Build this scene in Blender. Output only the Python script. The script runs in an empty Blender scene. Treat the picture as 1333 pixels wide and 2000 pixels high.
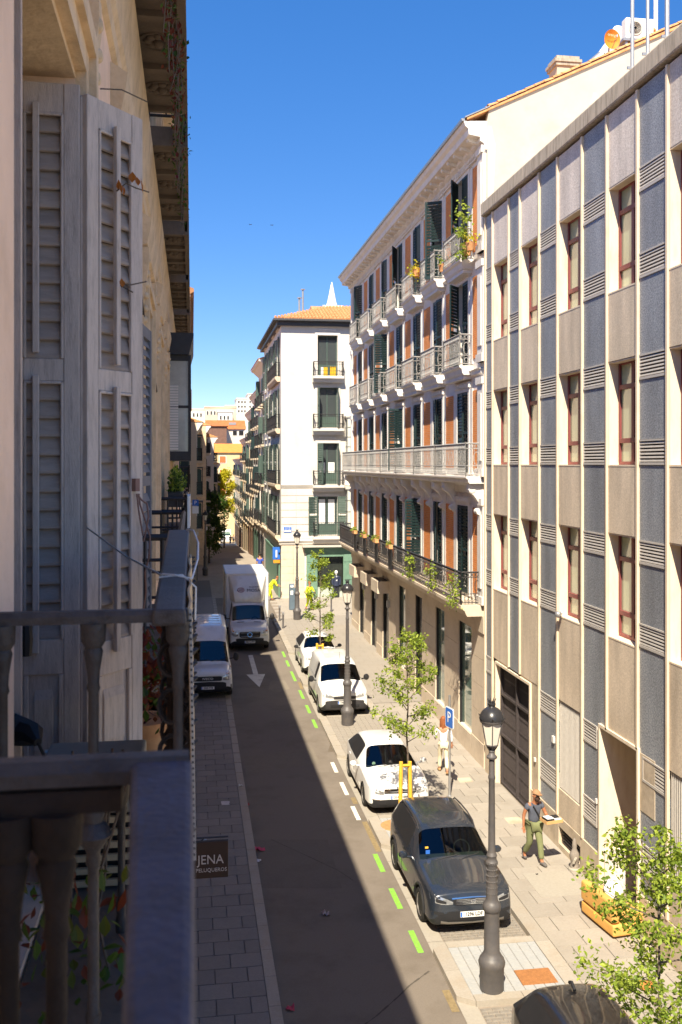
import bpy, bmesh, math, random
import numpy as np
from mathutils import Vector, Matrix
from mathutils.bvhtree import BVHTree
random.seed(7)
R = math.radians
SC = bpy.context.scene
COL = SC.collection
# ---------------------------------------------------------------- camera, sky, sun, exposure
H = 9.6                       # eye height above the street
YAW = math.atan(291 / 1900)
CY, SY = math.cos(YAW), math.sin(YAW)
cam_d = bpy.data.cameras.new('camera')
cam = bpy.data.objects.new('camera', cam_d)
COL.objects.link(cam)
cam.location = (0, 0, H)
cam.rotation_euler = (R(90), 0, -YAW)
cam_d.sensor_fit = 'AUTO'
cam_d.sensor_width = 36
cam_d.lens = 36 * 1900 / 2000
cam_d.shift_y = -94 / 2000
cam_d.clip_start = 0.05
cam_d.clip_end = 6000
cam_d.dof.use_dof = True
cam_d.dof.focus_distance = 9.0
cam_d.dof.aperture_fstop = 6.3
SC.camera = cam
SUN = Vector((1.0, 3.0, -3.75)).normalized()      # direction the light travels
world = bpy.data.worlds.new('World')
SC.world = world
world.use_nodes = True
wn = world.node_tree.nodes
wl = world.node_tree.links
sky = wn.new('ShaderNodeTexSky')
sky.sky_type = 'NISHITA'
sky.sun_disc = False
sky.sun_elevation = math.asin(-SUN.z)
sky.sun_rotation = math.atan2(-SUN.x, -SUN.y)
sky.altitude = 2600
sky.air_density = 1.0
sky.dust_density = 0.0
sky.ozone_density = 3.0
hsv = wn.new('ShaderNodeHueSaturation')
hsv.inputs['Saturation'].default_value = 1.72
hsv.inputs['Hue'].default_value = 0.514
hsv.inputs['Value'].default_value = 1.15
gam = wn.new('ShaderNodeGamma')
gam.inputs[1].default_value = 0.6
wl.new(sky.outputs[0], gam.inputs[0]); wl.new(gam.outputs[0], hsv.inputs['Color']); wl.new(hsv.outputs[0], wn['Background'].inputs[0])
wn['Background'].inputs[1].default_value = 0.15
sd = bpy.data.lights.new('sun', 'SUN')
sd.energy = 5.0
sd.angle = R(0.5)
sd.color = (1.0, 0.89, 0.71)
so = bpy.data.objects.new('sun', sd)
COL.objects.link(so)
so.rotation_euler = SUN.to_track_quat('-Z', 'Y').to_euler()
so.location = (-20, -60, 80)
SC.view_settings.view_transform = 'Standard'
SC.view_settings.look = 'None'
SC.view_settings.exposure = 1.1
SC.view_settings.gamma = 1
SC.view_settings.use_curve_mapping = False
SC.cycles.max_bounces = 8
SC.cycles.diffuse_bounces = 5

# ---------------------------------------------------------------- pixel to place
def gz(y):                    # the street rises gently, then drops beyond the crossing
    return float(np.interp(y, [-200, 30, 43, 56, 70, 80, 100, 130, 170, 220, 300, 3000],
                           [0, 0, .17, .42, .62, .58, -.2, -2.0, -4.6, -7.5, -11, -14]))
def at(px, py, z=0.0):
    k = (H - z) / (py - 906)
    X = CY * k * (px - 375)
    return X, (1900 * k - X * SY) / CY
def dep(X, Y): return X * SY + Y * CY
def onX(px, X): return (1900 * X / CY / (px - 375) - X * SY) / CY
def zat(py, d): return H - (py - 906) * d / 1900
def xat(px, d): return (px - 375) * CY * d / 1900

# ---------------------------------------------------------------- materials
def mat(name, col, rough=.75, var=.18, scale=5.0, bump=0.0, bscale=None, metal=0.0, spec=.4, rand=0.0,
        stretch=(1, 1, 1), dirt=None, dscale=.8, damt=.5, coat=0.0, alpha=None, local=False, trans=0.0, emit=None, sheen=0):
    m = bpy.data.materials.new(name)
    m.use_nodes = True
    N = m.node_tree.nodes; L = m.node_tree.links
    b = N['Principled BSDF']
    b.inputs['Roughness'].default_value = rough
    b.inputs['Metallic'].default_value = metal
    b.inputs['Specular IOR Level'].default_value = spec
    b.inputs['Coat Weight'].default_value = coat
    b.inputs['Coat Roughness'].default_value = .04
    b.inputs['Transmission Weight'].default_value = trans
    if local:
        src = N.new('ShaderNodeTexCoord').outputs['Object']
    else:
        src = N.new('ShaderNodeNewGeometry').outputs['Position']
    mp = N.new('ShaderNodeMapping'); mp.inputs['Scale'].default_value = stretch
    L.new(src, mp.inputs[0])
    n = N.new('ShaderNodeTexNoise'); n.inputs['Scale'].default_value = scale; n.inputs['Detail'].default_value = 6
    n.inputs['Roughness'].default_value = .65
    L.new(mp.outputs[0], n.inputs['Vector'])
    mr = N.new('ShaderNodeMapRange'); mr.inputs[1].default_value = .28; mr.inputs[2].default_value = .72
    mr.inputs[3].default_value = 1 - var; mr.inputs[4].default_value = 1 + var
    L.new(n.outputs['Fac'], mr.inputs[0])
    val = mr.outputs[0]
    if rand:
        oi = N.new('ShaderNodeObjectInfo')
        r2 = N.new('ShaderNodeMapRange'); r2.inputs[3].default_value = 1 - rand; r2.inputs[4].default_value = 1 + rand
        L.new(oi.outputs['Random'], r2.inputs[0])
        mm = N.new('ShaderNodeMath'); mm.operation = 'MULTIPLY'
        L.new(val, mm.inputs[0]); L.new(r2.outputs[0], mm.inputs[1]); val = mm.outputs[0]
    vm = N.new('ShaderNodeVectorMath'); vm.operation = 'SCALE'; vm.inputs[0].default_value = col[:3]
    L.new(val, vm.inputs['Scale'])
    out = vm.outputs[0]
    if dirt:
        n2 = N.new('ShaderNodeTexNoise'); n2.inputs['Scale'].default_value = dscale; n2.inputs['Detail'].default_value = 8
        n2.inputs['Roughness'].default_value = .7
        L.new(mp.outputs[0], n2.inputs['Vector'])
        m2 = N.new('ShaderNodeMapRange'); m2.inputs[1].default_value = .48; m2.inputs[2].default_value = .72
        m2.inputs[4].default_value = damt
        L.new(n2.outputs['Fac'], m2.inputs[0])
        mx = N.new('ShaderNodeMix'); mx.data_type = 'RGBA'
        L.new(m2.outputs[0], mx.inputs[0]); L.new(out, mx.inputs[6])
        mx.inputs[7].default_value = (*dirt[:3], 1)
        out = mx.outputs[2]
    L.new(out, b.inputs['Base Color'])
    if bump:
        n3 = N.new('ShaderNodeTexNoise'); n3.inputs['Scale'].default_value = bscale or scale * 4
        n3.inputs['Detail'].default_value = 4
        L.new(mp.outputs[0], n3.inputs['Vector'])
        bp = N.new('ShaderNodeBump'); bp.inputs['Strength'].default_value = bump; bp.inputs['Distance'].default_value = .02
        L.new(n3.outputs['Fac'], bp.inputs['Height']); L.new(bp.outputs[0], b.inputs['Normal'])
    if emit:
        b.inputs['Emission Color'].default_value = (*emit[:3], 1); b.inputs['Emission Strength'].default_value = emit[3]
    if alpha is not None:
        b.inputs['Alpha'].default_value = alpha
    return m
def brickmat(name, c1, c2, mortar, w=.25, h=.068, axis='Y'):
    m = bpy.data.materials.new(name); m.use_nodes = True
    N = m.node_tree.nodes; L = m.node_tree.links; b = N['Principled BSDF']; b.inputs['Roughness'].default_value = .85
    g = N.new('ShaderNodeNewGeometry'); s = N.new('ShaderNodeSeparateXYZ'); c = N.new('ShaderNodeCombineXYZ')
    L.new(g.outputs['Position'], s.inputs[0]); L.new(s.outputs[axis], c.inputs[0]); L.new(s.outputs['Z'], c.inputs[1])
    t = N.new('ShaderNodeTexBrick'); L.new(c.outputs[0], t.inputs['Vector'])
    t.inputs['Color1'].default_value = (*c1, 1); t.inputs['Color2'].default_value = (*c2, 1); t.inputs['Mortar'].default_value = (*mortar, 1)
    t.inputs['Scale'].default_value = 1; t.inputs['Brick Width'].default_value = w; t.inputs['Row Height'].default_value = h
    t.inputs['Mortar Size'].default_value = .007; t.inputs['Bias'].default_value = -.2
    n = N.new('ShaderNodeTexNoise'); n.inputs['Scale'].default_value = 1.3; n.inputs['Detail'].default_value = 5
    L.new(g.outputs['Position'], n.inputs['Vector'])
    r = N.new('ShaderNodeMapRange'); r.inputs[3].default_value = .75; r.inputs[4].default_value = 1.2; L.new(n.outputs['Fac'], r.inputs[0])
    v = N.new('ShaderNodeVectorMath'); v.operation = 'SCALE'; L.new(t.outputs['Color'], v.inputs[0]); L.new(r.outputs[0], v.inputs['Scale'])
    L.new(v.outputs[0], b.inputs['Base Color'])
    bp = N.new('ShaderNodeBump'); bp.inputs['Strength'].default_value = .5; bp.inputs['Distance'].default_value = .01; bp.invert = True
    L.new(t.outputs['Fac'], bp.inputs['Height']); L.new(bp.outputs[0], b.inputs['Normal'])
    return m
def speckle(name, c1, c2, scale=55, rough=.6, stain=None):
    m = bpy.data.materials.new(name); m.use_nodes = True
    N = m.node_tree.nodes; L = m.node_tree.links; b = N['Principled BSDF']; b.inputs['Roughness'].default_value = rough
    g = N.new('ShaderNodeNewGeometry')
    n = N.new('ShaderNodeTexNoise'); n.inputs['Scale'].default_value = scale; n.inputs['Detail'].default_value = 3; n.inputs['Roughness'].default_value = .8
    L.new(g.outputs['Position'], n.inputs['Vector'])
    r = N.new('ShaderNodeValToRGB'); r.color_ramp.elements[0].position = .36; r.color_ramp.elements[1].position = .66
    r.color_ramp.elements[0].color = (*c1, 1); r.color_ramp.elements[1].color = (*c2, 1)
    L.new(n.outputs['Fac'], r.inputs[0]); out = r.outputs[0]
    n2 = N.new('ShaderNodeTexNoise'); n2.inputs['Scale'].default_value = .9; n2.inputs['Detail'].default_value = 6
    mp = N.new('ShaderNodeMapping'); mp.inputs['Scale'].default_value = (2.5, 2.5, .5); L.new(g.outputs['Position'], mp.inputs[0]); L.new(mp.outputs[0], n2.inputs['Vector'])
    r2 = N.new('ShaderNodeMapRange'); r2.inputs[1].default_value = .3; r2.inputs[2].default_value = .75; r2.inputs[3].default_value = 1.12; r2.inputs[4].default_value = .72
    L.new(n2.outputs['Fac'], r2.inputs[0])
    oi = N.new('ShaderNodeObjectInfo'); r3 = N.new('ShaderNodeMapRange'); r3.inputs[3].default_value = .92; r3.inputs[4].default_value = 1.06
    L.new(oi.outputs['Random'], r3.inputs[0])
    mm = N.new('ShaderNodeMath'); mm.operation = 'MULTIPLY'; L.new(r2.outputs[0], mm.inputs[0]); L.new(r3.outputs[0], mm.inputs[1])
    v = N.new('ShaderNodeVectorMath'); v.operation = 'SCALE'; L.new(out, v.inputs[0]); L.new(mm.outputs[0], v.inputs['Scale'])
    L.new(v.outputs[0], b.inputs['Base Color'])
    bp = N.new('ShaderNodeBump'); bp.inputs['Strength'].default_value = .25; bp.inputs['Distance'].default_value = .01
    L.new(n.outputs['Fac'], bp.inputs['Height']); L.new(bp.outputs[0], b.inputs['Normal'])
    return m
def paint(name, col, rough=.28, dirt=(.25, .22, .18), damt=.25, metal=0.0):
    return mat(name, col, rough=rough, var=.03, scale=2, coat=.7, dirt=dirt, dscale=1.4, damt=damt, local=True, metal=metal, spec=.5)
def leafmat(name, c1, c2):
    m = bpy.data.materials.new(name); m.use_nodes = True
    N = m.node_tree.nodes; L = m.node_tree.links; b = N['Principled BSDF']; b.inputs['Roughness'].default_value = .55
    b.inputs['Specular IOR Level'].default_value = .35
    g = N.new('ShaderNodeNewGeometry')
    r = N.new('ShaderNodeValToRGB'); r.color_ramp.elements[0].color = (*c1, 1); r.color_ramp.elements[1].color = (*c2, 1)
    L.new(g.outputs['Random Per Island'], r.inputs[0]); L.new(r.outputs[0], b.inputs['Base Color'])
    t = N.new('ShaderNodeBsdfTranslucent'); L.new(r.outputs[0], t.inputs[0])
    mx = N.new('ShaderNodeMixShader'); mx.inputs[0].default_value = .42
    L.new(b.outputs[0], mx.inputs[1]); L.new(t.outputs[0], mx.inputs[2]); L.new(mx.outputs[0], N['Material Output'].inputs[0])
    return m

MT = {}
def m_(k): return MT[k]
MT['asphalt'] = mat('worn_asphalt', (.178, .150, .121), .9, .10, 30, .35, 90, dirt=(.105, .085, .063), dscale=.55, damt=.7)
MT['earth'] = mat('grey_ground', (.2, .18, .15), .95, .2, 2)
MT['slab'] = mat('granite_slab', (.315, .282, .238), .85, .09, 22, .15, 60, rand=.10, dirt=(.235, .20, .16), dscale=1.3, damt=.5)
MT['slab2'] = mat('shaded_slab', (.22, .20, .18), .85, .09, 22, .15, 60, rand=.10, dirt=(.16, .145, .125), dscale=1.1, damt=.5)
MT['kerb'] = mat('kerb_granite', (.335, .30, .25), .85, .12, 25, .2, 60, rand=.07, dirt=(.30, .24, .17), dscale=1.6, damt=.6)
MT['joint'] = mat('mortar_joint', (.25, .21, .17), .95, .15, 12)
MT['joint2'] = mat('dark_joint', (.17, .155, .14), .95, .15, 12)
MT['sett'] = mat('grey_setts', (.20, .18, .155), .85, .25, 9, .3, 50, dirt=(.3, .25, .18), dscale=1.4, damt=.5)
MT['tact'] = mat('blue_grey_tile', (.33, .335, .33), .85, .08, 14, .15, 60, dirt=(.42, .38, .31), dscale=.9, damt=.4)
MT['green_line'] = mat('green_road_paint', (.20, .46, .05), .8, .25, 18, dirt=(.19, .22, .09), dscale=5, damt=.8)
MT['white_line'] = mat('white_road_paint', (.72, .68, .58), .8, .12, 18, dirt=(.3, .26, .2), dscale=3, damt=.6)
MT['yellow_stain'] = mat('old_yellow_paint', (.225, .168, .085), .9, .3, 14)
MT['rust_plate'] = mat('rusty_cover', (.33, .145, .05), .85, .25, 20, .4, 120)
MT['conc_plate'] = mat('concrete_cover', (.33, .30, .25), .9, .08, 18)
MT['granite'] = speckle('dark_granite', (.13, .14, .16), (.40, .42, .445), 30)
MT['spandrel'] = speckle('ribbed_concrete', (.56, .455, .335), (.78, .655, .50), 34, .85)
MT['topspan'] = speckle('pale_concrete', (.54, .47, .41), (.84, .76, .68), 26, .85)
MT['fin'] = mat('cream_metal_fin', (.74, .60, .43), .6, .06, 8, dirt=(.35, .22, .12), dscale=2, damt=.35)
MT['jamb'] = mat('cream_stone_jamb', (.78, .66, .50), .7, .08, 5, stretch=(3, 3, .6), dirt=(.45, .30, .16), dscale=2.5, damt=.5)
MT['copingm'] = mat('stained_coping', (.45, .385, .30), .9, .18, 5, .2, 30, stretch=(3, 3, .35), dirt=(.16, .13, .095), dscale=3, damt=.85)
MT['plinth'] = mat('plinth_stone', (.54, .45, .335), .85, .1, 8, dirt=(.22, .16, .10), dscale=1.2, damt=.7)
MT['louvre'] = mat('grey_louvre', (.50, .465, .42), .6, .08, 8)
MT['maroon'] = mat('maroon_frame', (.22, .055, .055), .5, .1, 6)
MT['iron_door'] = mat('black_iron_grille', (.055, .045, .045), .6, .2, 9)
MT['dark_in'] = mat('dark_interior', (.012, .012, .014), .9, .1, 3)
MT['curtain'] = mat('pale_green_blind', (.44, .48, .36), .9, .1, 3)
MT['pane'] = mat('window_glass', (.05, .06, .06), .03, .05, 2, spec=.8)
MT['glassclear'] = mat('clear_glass', (.8, .9, .86), .02, .02, 2, trans=1.0, spec=.5)
MT['stucco'] = mat('white_stucco', (.64, .60, .55), .85, .06, 1.4, .1, 40, dirt=(.52, .46, .38), dscale=1.1, damt=.45)
MT['partywall'] = mat('party_wall_render', (.47, .435, .38), .9, .08, 1.0, .15, 30, dirt=(.37, .32, .255), dscale=.9, damt=.5)
MT['white_trim'] = mat('white_trim', (.74, .70, .65), .75, .05, 3, .08, 40, dirt=(.46, .40, .34), dscale=2.2, damt=.4)
MT['brick'] = brickmat('orange_brick', (.78, .25, .045), (.66, .19, .035), (.66, .38, .20))
MT['shopstone'] = mat('beige_shop_stone', (.62, .52, .40), .7, .06, 6, dirt=(.36, .28, .2), dscale=1.0, damt=.45)
MT['shutter_g'] = mat('dark_green_shutter', (.012, .030, .031), .5, .15, 6)
MT['shutter_g2'] = mat('green_shutter', (.06, .095, .08), .55, .15, 6)
MT['iron_w'] = mat('grey_white_iron', (.34, .335, .325), .6, .12, 9, dirt=(.2, .16, .12), dscale=6, damt=.5)
MT['iron_b'] = mat('black_iron', (.035, .033, .035), .55, .2, 9)
MT['tile'] = mat('terracotta_tile', (.58, .27, .11), .85, .25, 3.5, .1, 30, rand=.14, dirt=(.62, .43, .22), dscale=3.5, damt=.6)
MT['tile_red'] = mat('red_roof', (.50, .15, .045), .85, .25, 1.5)
MT['lead'] = mat('dark_gutter', (.06, .06, .065), .5, .15, 5)
MT['shopgreen'] = mat('green_shopfront', (.15, .26, .19), .5, .12, 4, dirt=(.09, .16, .12), dscale=1.3, damt=.5)
MT['cream_wall'] = mat('cream_wall', (.62, .50, .36), .9, .1, 1.2, dirt=(.42, .32, .22), dscale=.6, damt=.5)
MT['pale_wall'] = mat('pale_wall', (.70, .63, .54), .9, .1, 1.2, dirt=(.5, .42, .33), dscale=.6, damt=.5)
MT['yellow_wall'] = mat('yellow_wall', (.66, .50, .27), .9, .1, 1.2)
MT['brown_wall'] = mat('brown_brick_wall', (.17, .095, .07), .95, .2, 2)
MT['pink_wall'] = mat('pink_plaster', (.92, .66, .48), .85, .09, 2.2, .25, 26, dirt=(.66, .45, .29), dscale=3.2, damt=.45)
MT['ochre'] = mat('ochre_plaster', (.74, .56, .36), .85, .14, 3, .3, 30, dirt=(.36, .23, .12), dscale=4, damt=.5)
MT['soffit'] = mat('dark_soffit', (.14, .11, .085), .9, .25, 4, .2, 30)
MT['oldwood'] = mat('grey_lilac_paint', (.54, .44, .375), .6, .10, 5, .3, 60, stretch=(6, 6, .8), dirt=(.20, .16, .14), dscale=9, damt=.6)
MT['oldwood_lit'] = mat('lit_lilac_paint', (.60, .50, .43), .6, .10, 5, .3, 60, stretch=(6, 6, .8), dirt=(.26, .21, .17), dscale=9, damt=.6)  # paler copy of oldwood: light on the outer leaf put into its colour
MT['slatw'] = mat('taupe_slat', (.36, .285, .235), .65, .10, 6, .2, 60, stretch=(1, 1, 6), rand=.1, dirt=(.17, .135, .11), dscale=5, damt=.5)
MT['rail'] = mat('bluegrey_rail_paint', (.070, .062, .060), .5, .25, 14, .25, 110, dirt=(.03, .022, .018), dscale=16, damt=.8, spec=.3)
MT['rusty'] = mat('rusty_black_iron', (.030, .023, .020), .75, .3, 12, .3, 60, dirt=(.04, .026, .018), dscale=9, damt=.6, spec=.12)
MT['greyiron'] = mat('worn_grey_iron', (.052, .045, .043), .5, .3, 14, .3, 80, dirt=(.03, .022, .018), dscale=10, damt=.8, spec=.35)
MT['canvas'] = mat('beige_canvas', (.62, .47, .28), .9, .05, 8, .1, 90)
MT['whitep'] = mat('white_plastic', (.78, .76, .72), .45, .05, 4)
MT['black'] = mat('black_plastic', (.018, .018, .02), .55, .1, 8)
MT['rubber'] = mat('tyre_rubber', (.022, .021, .02), .85, .15, 20, local=True)
MT['rim'] = mat('alloy_rim', (.42, .40, .37), .35, .08, 9, metal=.8, local=True)
MT['rimd'] = mat('steel_wheel_cover', (.22, .21, .20), .45, .1, 9, metal=.5, local=True)
MT['chrome'] = mat('chrome', (.75, .75, .75), .15, .03, 5, metal=1, local=True)
MT['lamp_l'] = mat('headlight_glass', (.42, .43, .44), .08, .3, 26, metal=.55, local=True, spec=.8)
MT['amber'] = mat('amber_lens', (.75, .28, .03), .15, .1, 20, local=True)
MT['cglass'] = mat('car_glass', (.018, .024, .026), .03, .1, 3, spec=.9, local=True)
def carglass():
    m = bpy.data.materials.new('car_glass'); m.use_nodes = True
    N = m.node_tree.nodes; L = m.node_tree.links
    t = N.new('ShaderNodeBsdfTransparent'); t.inputs[0].default_value = (.42, .50, .46, 1)
    g = N.new('ShaderNodeBsdfGlossy'); g.inputs['Roughness'].default_value = .015; g.inputs[0].default_value = (1, 1, 1, 1)
    w = N.new('ShaderNodeFresnel'); w.inputs[0].default_value = 1.62
    x = N.new('ShaderNodeMixShader'); L.new(w.outputs[0], x.inputs[0]); L.new(t.outputs[0], x.inputs[1]); L.new(g.outputs[0], x.inputs[2])
    L.new(x.outputs[0], N['Material Output'].inputs[0]); N.remove(N['Principled BSDF'])
    return m
MT['cglass'] = carglass()
MT['dash'] = mat('dashboard_plastic', (.075, .08, .078), .7, .1, 8, local=True)
MT['seat'] = mat('seat_fabric', (.035, .035, .037), .95, .1, 9, local=True)
MT['plate'] = mat('number_plate', (.80, .79, .75), .4, .03, 5, local=True)
MT['blue'] = mat('sign_blue', (.03, .14, .52), .45, .06, 5)
MT['white'] = mat('sign_white', (.82, .82, .80), .5, .04, 5)
MT['lampmetal'] = mat('dark_grey_lamp_paint', (.088, .082, .082), .48, .14, 8, .12, 60, dirt=(.15, .125, .1), dscale=5, damt=.45)
MT['lampglass'] = mat('frosted_lamp_glass', (.74, .68, .58), .35, .06, 6)
MT['galv'] = mat('galvanised_steel', (.40, .40, .40), .4, .1, 9, metal=.6)
MT['yellow_wood'] = mat('yellow_stake', (.80, .45, .05), .6, .15, 8)
MT['bark'] = mat('bark', (.13, .10, .075), .9, .3, 14, .5, 60)
MT['leaf'] = leafmat('leaf_green', (.13, .21, .025), (.42, .50, .065))
MT['leaf_y'] = leafmat('leaf_yellow', (.36, .36, .015), (.70, .60, .03))
MT['leaf_d'] = leafmat('leaf_dark', (.022, .055, .010), (.09, .16, .02))
MT['leaf_r'] = leafmat('leaf_red', (.10, .012, .015), (.20, .06, .02))
MT['ivy'] = leafmat('ivy_leaf', (.05, .075, .01), (.15, .17, .025))
MT['leaf_o'] = leafmat('leaf_orange', (.42, .10, .015), (.50, .2, .03))
MT['skin'] = mat('skin', (.46, .22, .13), .55, .06, 8, local=True)

# ---------------------------------------------------------------- mesh building
class MB:
    def __init__(s, M=None):
        s.v = []; s.f = []; s.m = []; s.s = []; s.M = M; s.flip = bool(M) and M.determinant() < 0
    def add(s, vs, fs, mi=0, smooth=False):
        o = len(s.v)
        if s.M: vs = [tuple(s.M @ Vector(p)) for p in vs]
        s.v += [tuple(p) for p in vs]
        for f in fs:
            f = [i + o for i in f]
            if s.flip: f.reverse()
            s.f.append(f); s.m.append(mi); s.s.append(smooth)
        return s
    def box(s, a, b, c, d, e, f, mi=0):           # x0,x1,y0,y1,z0,z1
        if a > b: a, b = b, a
        if c > d: c, d = d, c
        if e > f: e, f = f, e
        return s.add([(a, c, e), (b, c, e), (b, d, e), (a, d, e), (a, c, f), (b, c, f), (b, d, f), (a, d, f)],
                     [(0, 3, 2, 1), (4, 5, 6, 7), (0, 1, 5, 4), (1, 2, 6, 5), (2, 3, 7, 6), (3, 0, 4, 7)], mi)
    def quad(s, p, mi=0): return s.add(p, [tuple(range(len(p)))], mi)
    def tube(s, pts, r, n=8, mi=0, caps=True, smooth=True):
        pts = [Vector(p) for p in pts]
        rs = r if isinstance(r, (list, tuple)) else [r] * len(pts)
        vs = []; fs = []; up = None
        for i, p in enumerate(pts):
            t = (pts[min(i + 1, len(pts) - 1)] - pts[max(i - 1, 0)]).normalized()
            if up is None:
                up = Vector((0, 0, 1)) if abs(t.z) < .9 else Vector((1, 0, 0))
            a = t.cross(up).normalized(); b = a.cross(t).normalized(); up = b
            for k in range(n):
                w = 2 * math.pi * k / n
                vs.append(p + (a * math.cos(w) + b * math.sin(w)) * rs[i])
        for i in range(len(pts) - 1):
            for k in range(n):
                fs.append((i * n + k, i * n + (k + 1) % n, (i + 1) * n + (k + 1) % n, (i + 1) * n + k))
        if caps:
            fs.append(tuple(range(n))[::-1]); fs.append(tuple(range((len(pts) - 1) * n, len(pts) * n)))
        return s.add(vs, fs, mi, smooth)
    def lathe(s, prof, n=16, c=(0, 0, 0), mi=0, smooth=True, axis='z', a0=0):
        vs = []; fs = []
        for (r, z) in prof:
            for k in range(n):
                w = 2 * math.pi * k / n + a0
                p = (r * math.cos(w), r * math.sin(w), z)
                if axis == 'x': p = (z, p[0], p[1])
                if axis == 'y': p = (p[1], z, p[0])
                vs.append((p[0] + c[0], p[1] + c[1], p[2] + c[2]))
        m = len(prof)
        for i in range(m - 1):
            for k in range(n):
                fs.append((i * n + k, i * n + (k + 1) % n, (i + 1) * n + (k + 1) % n, (i + 1) * n + k))
        if prof[0][0] > 1e-4: fs.append(tuple(range(n))[::-1])
        if prof[-1][0] > 1e-4: fs.append(tuple(range((m - 1) * n, m * n)))
        return s.add(vs, fs, mi, smooth)
    def ball(s, c, r, n=12, mi=0, sq=1.0):
        return s.lathe([(r * math.sin(math.pi * i / 8) + 1e-5, -r * sq * math.cos(math.pi * i / 8)) for i in range(9)], n, c, mi)
    def prism(s, poly, a, b, axis='y', mi=0):     # poly in the other two axes, extruded a..b
        n = len(poly); vs = []
        for t in (a, b):
            for (p, q) in poly:
                vs.append({'x': (t, p, q), 'y': (p, t, q), 'z': (p, q, t)}[axis])
        fs = [tuple(range(n)), tuple(range(n, 2 * n))[::-1]] + [(i, i + n, (i + 1) % n + n, (i + 1) % n) for i in range(n)]
        return s.add(vs, fs, mi)
    def sweep(s, prof, u0, u1, mi=0):             # moulding: prof of (n, v) extruded along u
        return s.prism([(p[0], p[1]) for p in prof], u0, u1, 'x', mi)
    def mesh(s, name, mats, fix=True, origin=None):
        me = bpy.data.meshes.new(name)
        vs = s.v
        if origin is not None: vs = [(p[0] - origin[0], p[1] - origin[1], p[2] - origin[2]) for p in vs]
        me.from_pydata(vs, [], s.f)
        for mm in (mats if isinstance(mats, (list, tuple)) else [mats]): me.materials.append(mm)
        me.polygons.foreach_set('material_index', s.m)
        me.polygons.foreach_set('use_smooth', s.s)
        if fix:
            bm = bmesh.new(); bm.from_mesh(me); bmesh.ops.recalc_face_normals(bm, faces=bm.faces); bm.to_mesh(me); bm.free()
        if any(s.s): me.set_sharp_from_angle(angle=R(40))
        me.update()
        return me
    def build(s, name, mats, parent=None, fix=True, bevel=0, kind=None, local=False, label=None):
        if not s.v: return None
        a = np.array(s.v); lo = a.min(0); hi = a.max(0)
        o0 = Vector(((lo[0] + hi[0]) / 2, (lo[1] + hi[1]) / 2, lo[2]))
        me = s.mesh(name, mats, fix, o0)
        ob = bpy.data.objects.new(name, me)
        COL.objects.link(ob)
        if parent is not None:
            ob.parent = parent
            ob.location = o0 if local else o0 - wloc(parent)
        else: ob.location = o0
        if bevel:
            bv = ob.modifiers.new('bevel', 'BEVEL'); bv.width = bevel; bv.segments = 2; bv.limit_method = 'ANGLE'; bv.angle_limit = R(50)
        if kind: ob['kind'] = kind
        if label: ob['label'] = label
        return ob
def wloc(o):
    v = Vector(o.location)
    while o.parent: o = o.parent; v = v + o.location
    return v
def tag(o, label, cat, group=None):
    o['label'] = label; o['category'] = cat
    if group: o['group'] = group
    return o
def thing(name, label, cat, loc=(0, 0, 0), group=None, rz=0):
    o = bpy.data.objects.new(name, None); COL.objects.link(o)
    o.empty_display_size = .2
    o.location = loc; o.rotation_euler = (0, 0, rz)
    return tag(o, label, cat, group)
def link(name, me, parent=None, loc=(0, 0, 0), rot=(0, 0, 0)):
    o = bpy.data.objects.new(name, me); COL.objects.link(o); o.parent = parent; o.location = loc; o.rotation_euler = rot
    return o
def copytree(o, parent=None):
    c = o.copy(); COL.objects.link(c)
    if parent is not None: c.parent = parent
    for ch in list(o.children): copytree(ch, c)
    return c
def FR(X0): return Matrix(((0, -1, 0, X0), (1, 0, 0, 0), (0, 0, 1, 0), (0, 0, 0, 1)))   # faces -X : (u,n,v)
def FL(X0): return Matrix(((0, 1, 0, X0), (1, 0, 0, 0), (0, 0, 1, 0), (0, 0, 0, 1)))    # faces +X
def FF(Y0): return Matrix(((1, 0, 0, 0), (0, -1, 0, Y0), (0, 0, 1, 0), (0, 0, 0, 1)))   # faces -Y
def wallholes(mb, u0, u1, v0, v1, holes, n0, n1, mi=0):
    us = sorted({u0, u1} | {h[i] for h in holes for i in (0, 1) if u0 < h[i] < u1})
    for a, b in zip(us[:-1], us[1:]):
        c = (a + b) / 2
        iv = sorted([(max(h[2], v0), min(h[3], v1)) for h in holes if h[0] < c < h[1]])
        z = v0
        for lo, hi in iv:
            if lo > z + 1e-4: mb.box(a, b, n0, n1, z, lo, mi)
            z = max(z, hi)
        if z < v1 - 1e-4: mb.box(a, b, n0, n1, z, v1, mi)
def text(s, size, m, parent, loc, rot, extr=.004, name='lettering', world=True, align='CENTER', sx=1.0, bold=0):
    cu = bpy.data.curves.new('lettering', 'FONT'); cu.body = s; cu.size = size; cu.extrude = extr
    cu.align_x = align; cu.align_y = 'CENTER'; cu.resolution_u = 2; cu.offset = bold
    t = bpy.data.objects.new('tmp', cu); TS.collection.objects.link(t)
    me = evalmesh(t)
    bpy.data.objects.remove(t); bpy.data.curves.remove(cu)
    me.materials.clear(); me.materials.append(m)
    for v in me.vertices: v.co.x *= sx
    o = link(name, me, parent)
    L = Vector(loc)
    o.location = L - wloc(parent) if (world and parent is not None) else L
    o.rotation_euler = rot
    return o
TS = bpy.data.scenes.new('workbench')        # scratch scene: keeps modifier evaluation quick
def evalmesh(ob):
    with bpy.context.temp_override(scene=TS, view_layer=TS.view_layers[0]):
        dg = bpy.context.evaluated_depsgraph_get(); dg.update()
        return bpy.data.meshes.new_from_object(ob.evaluated_get(dg))
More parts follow.
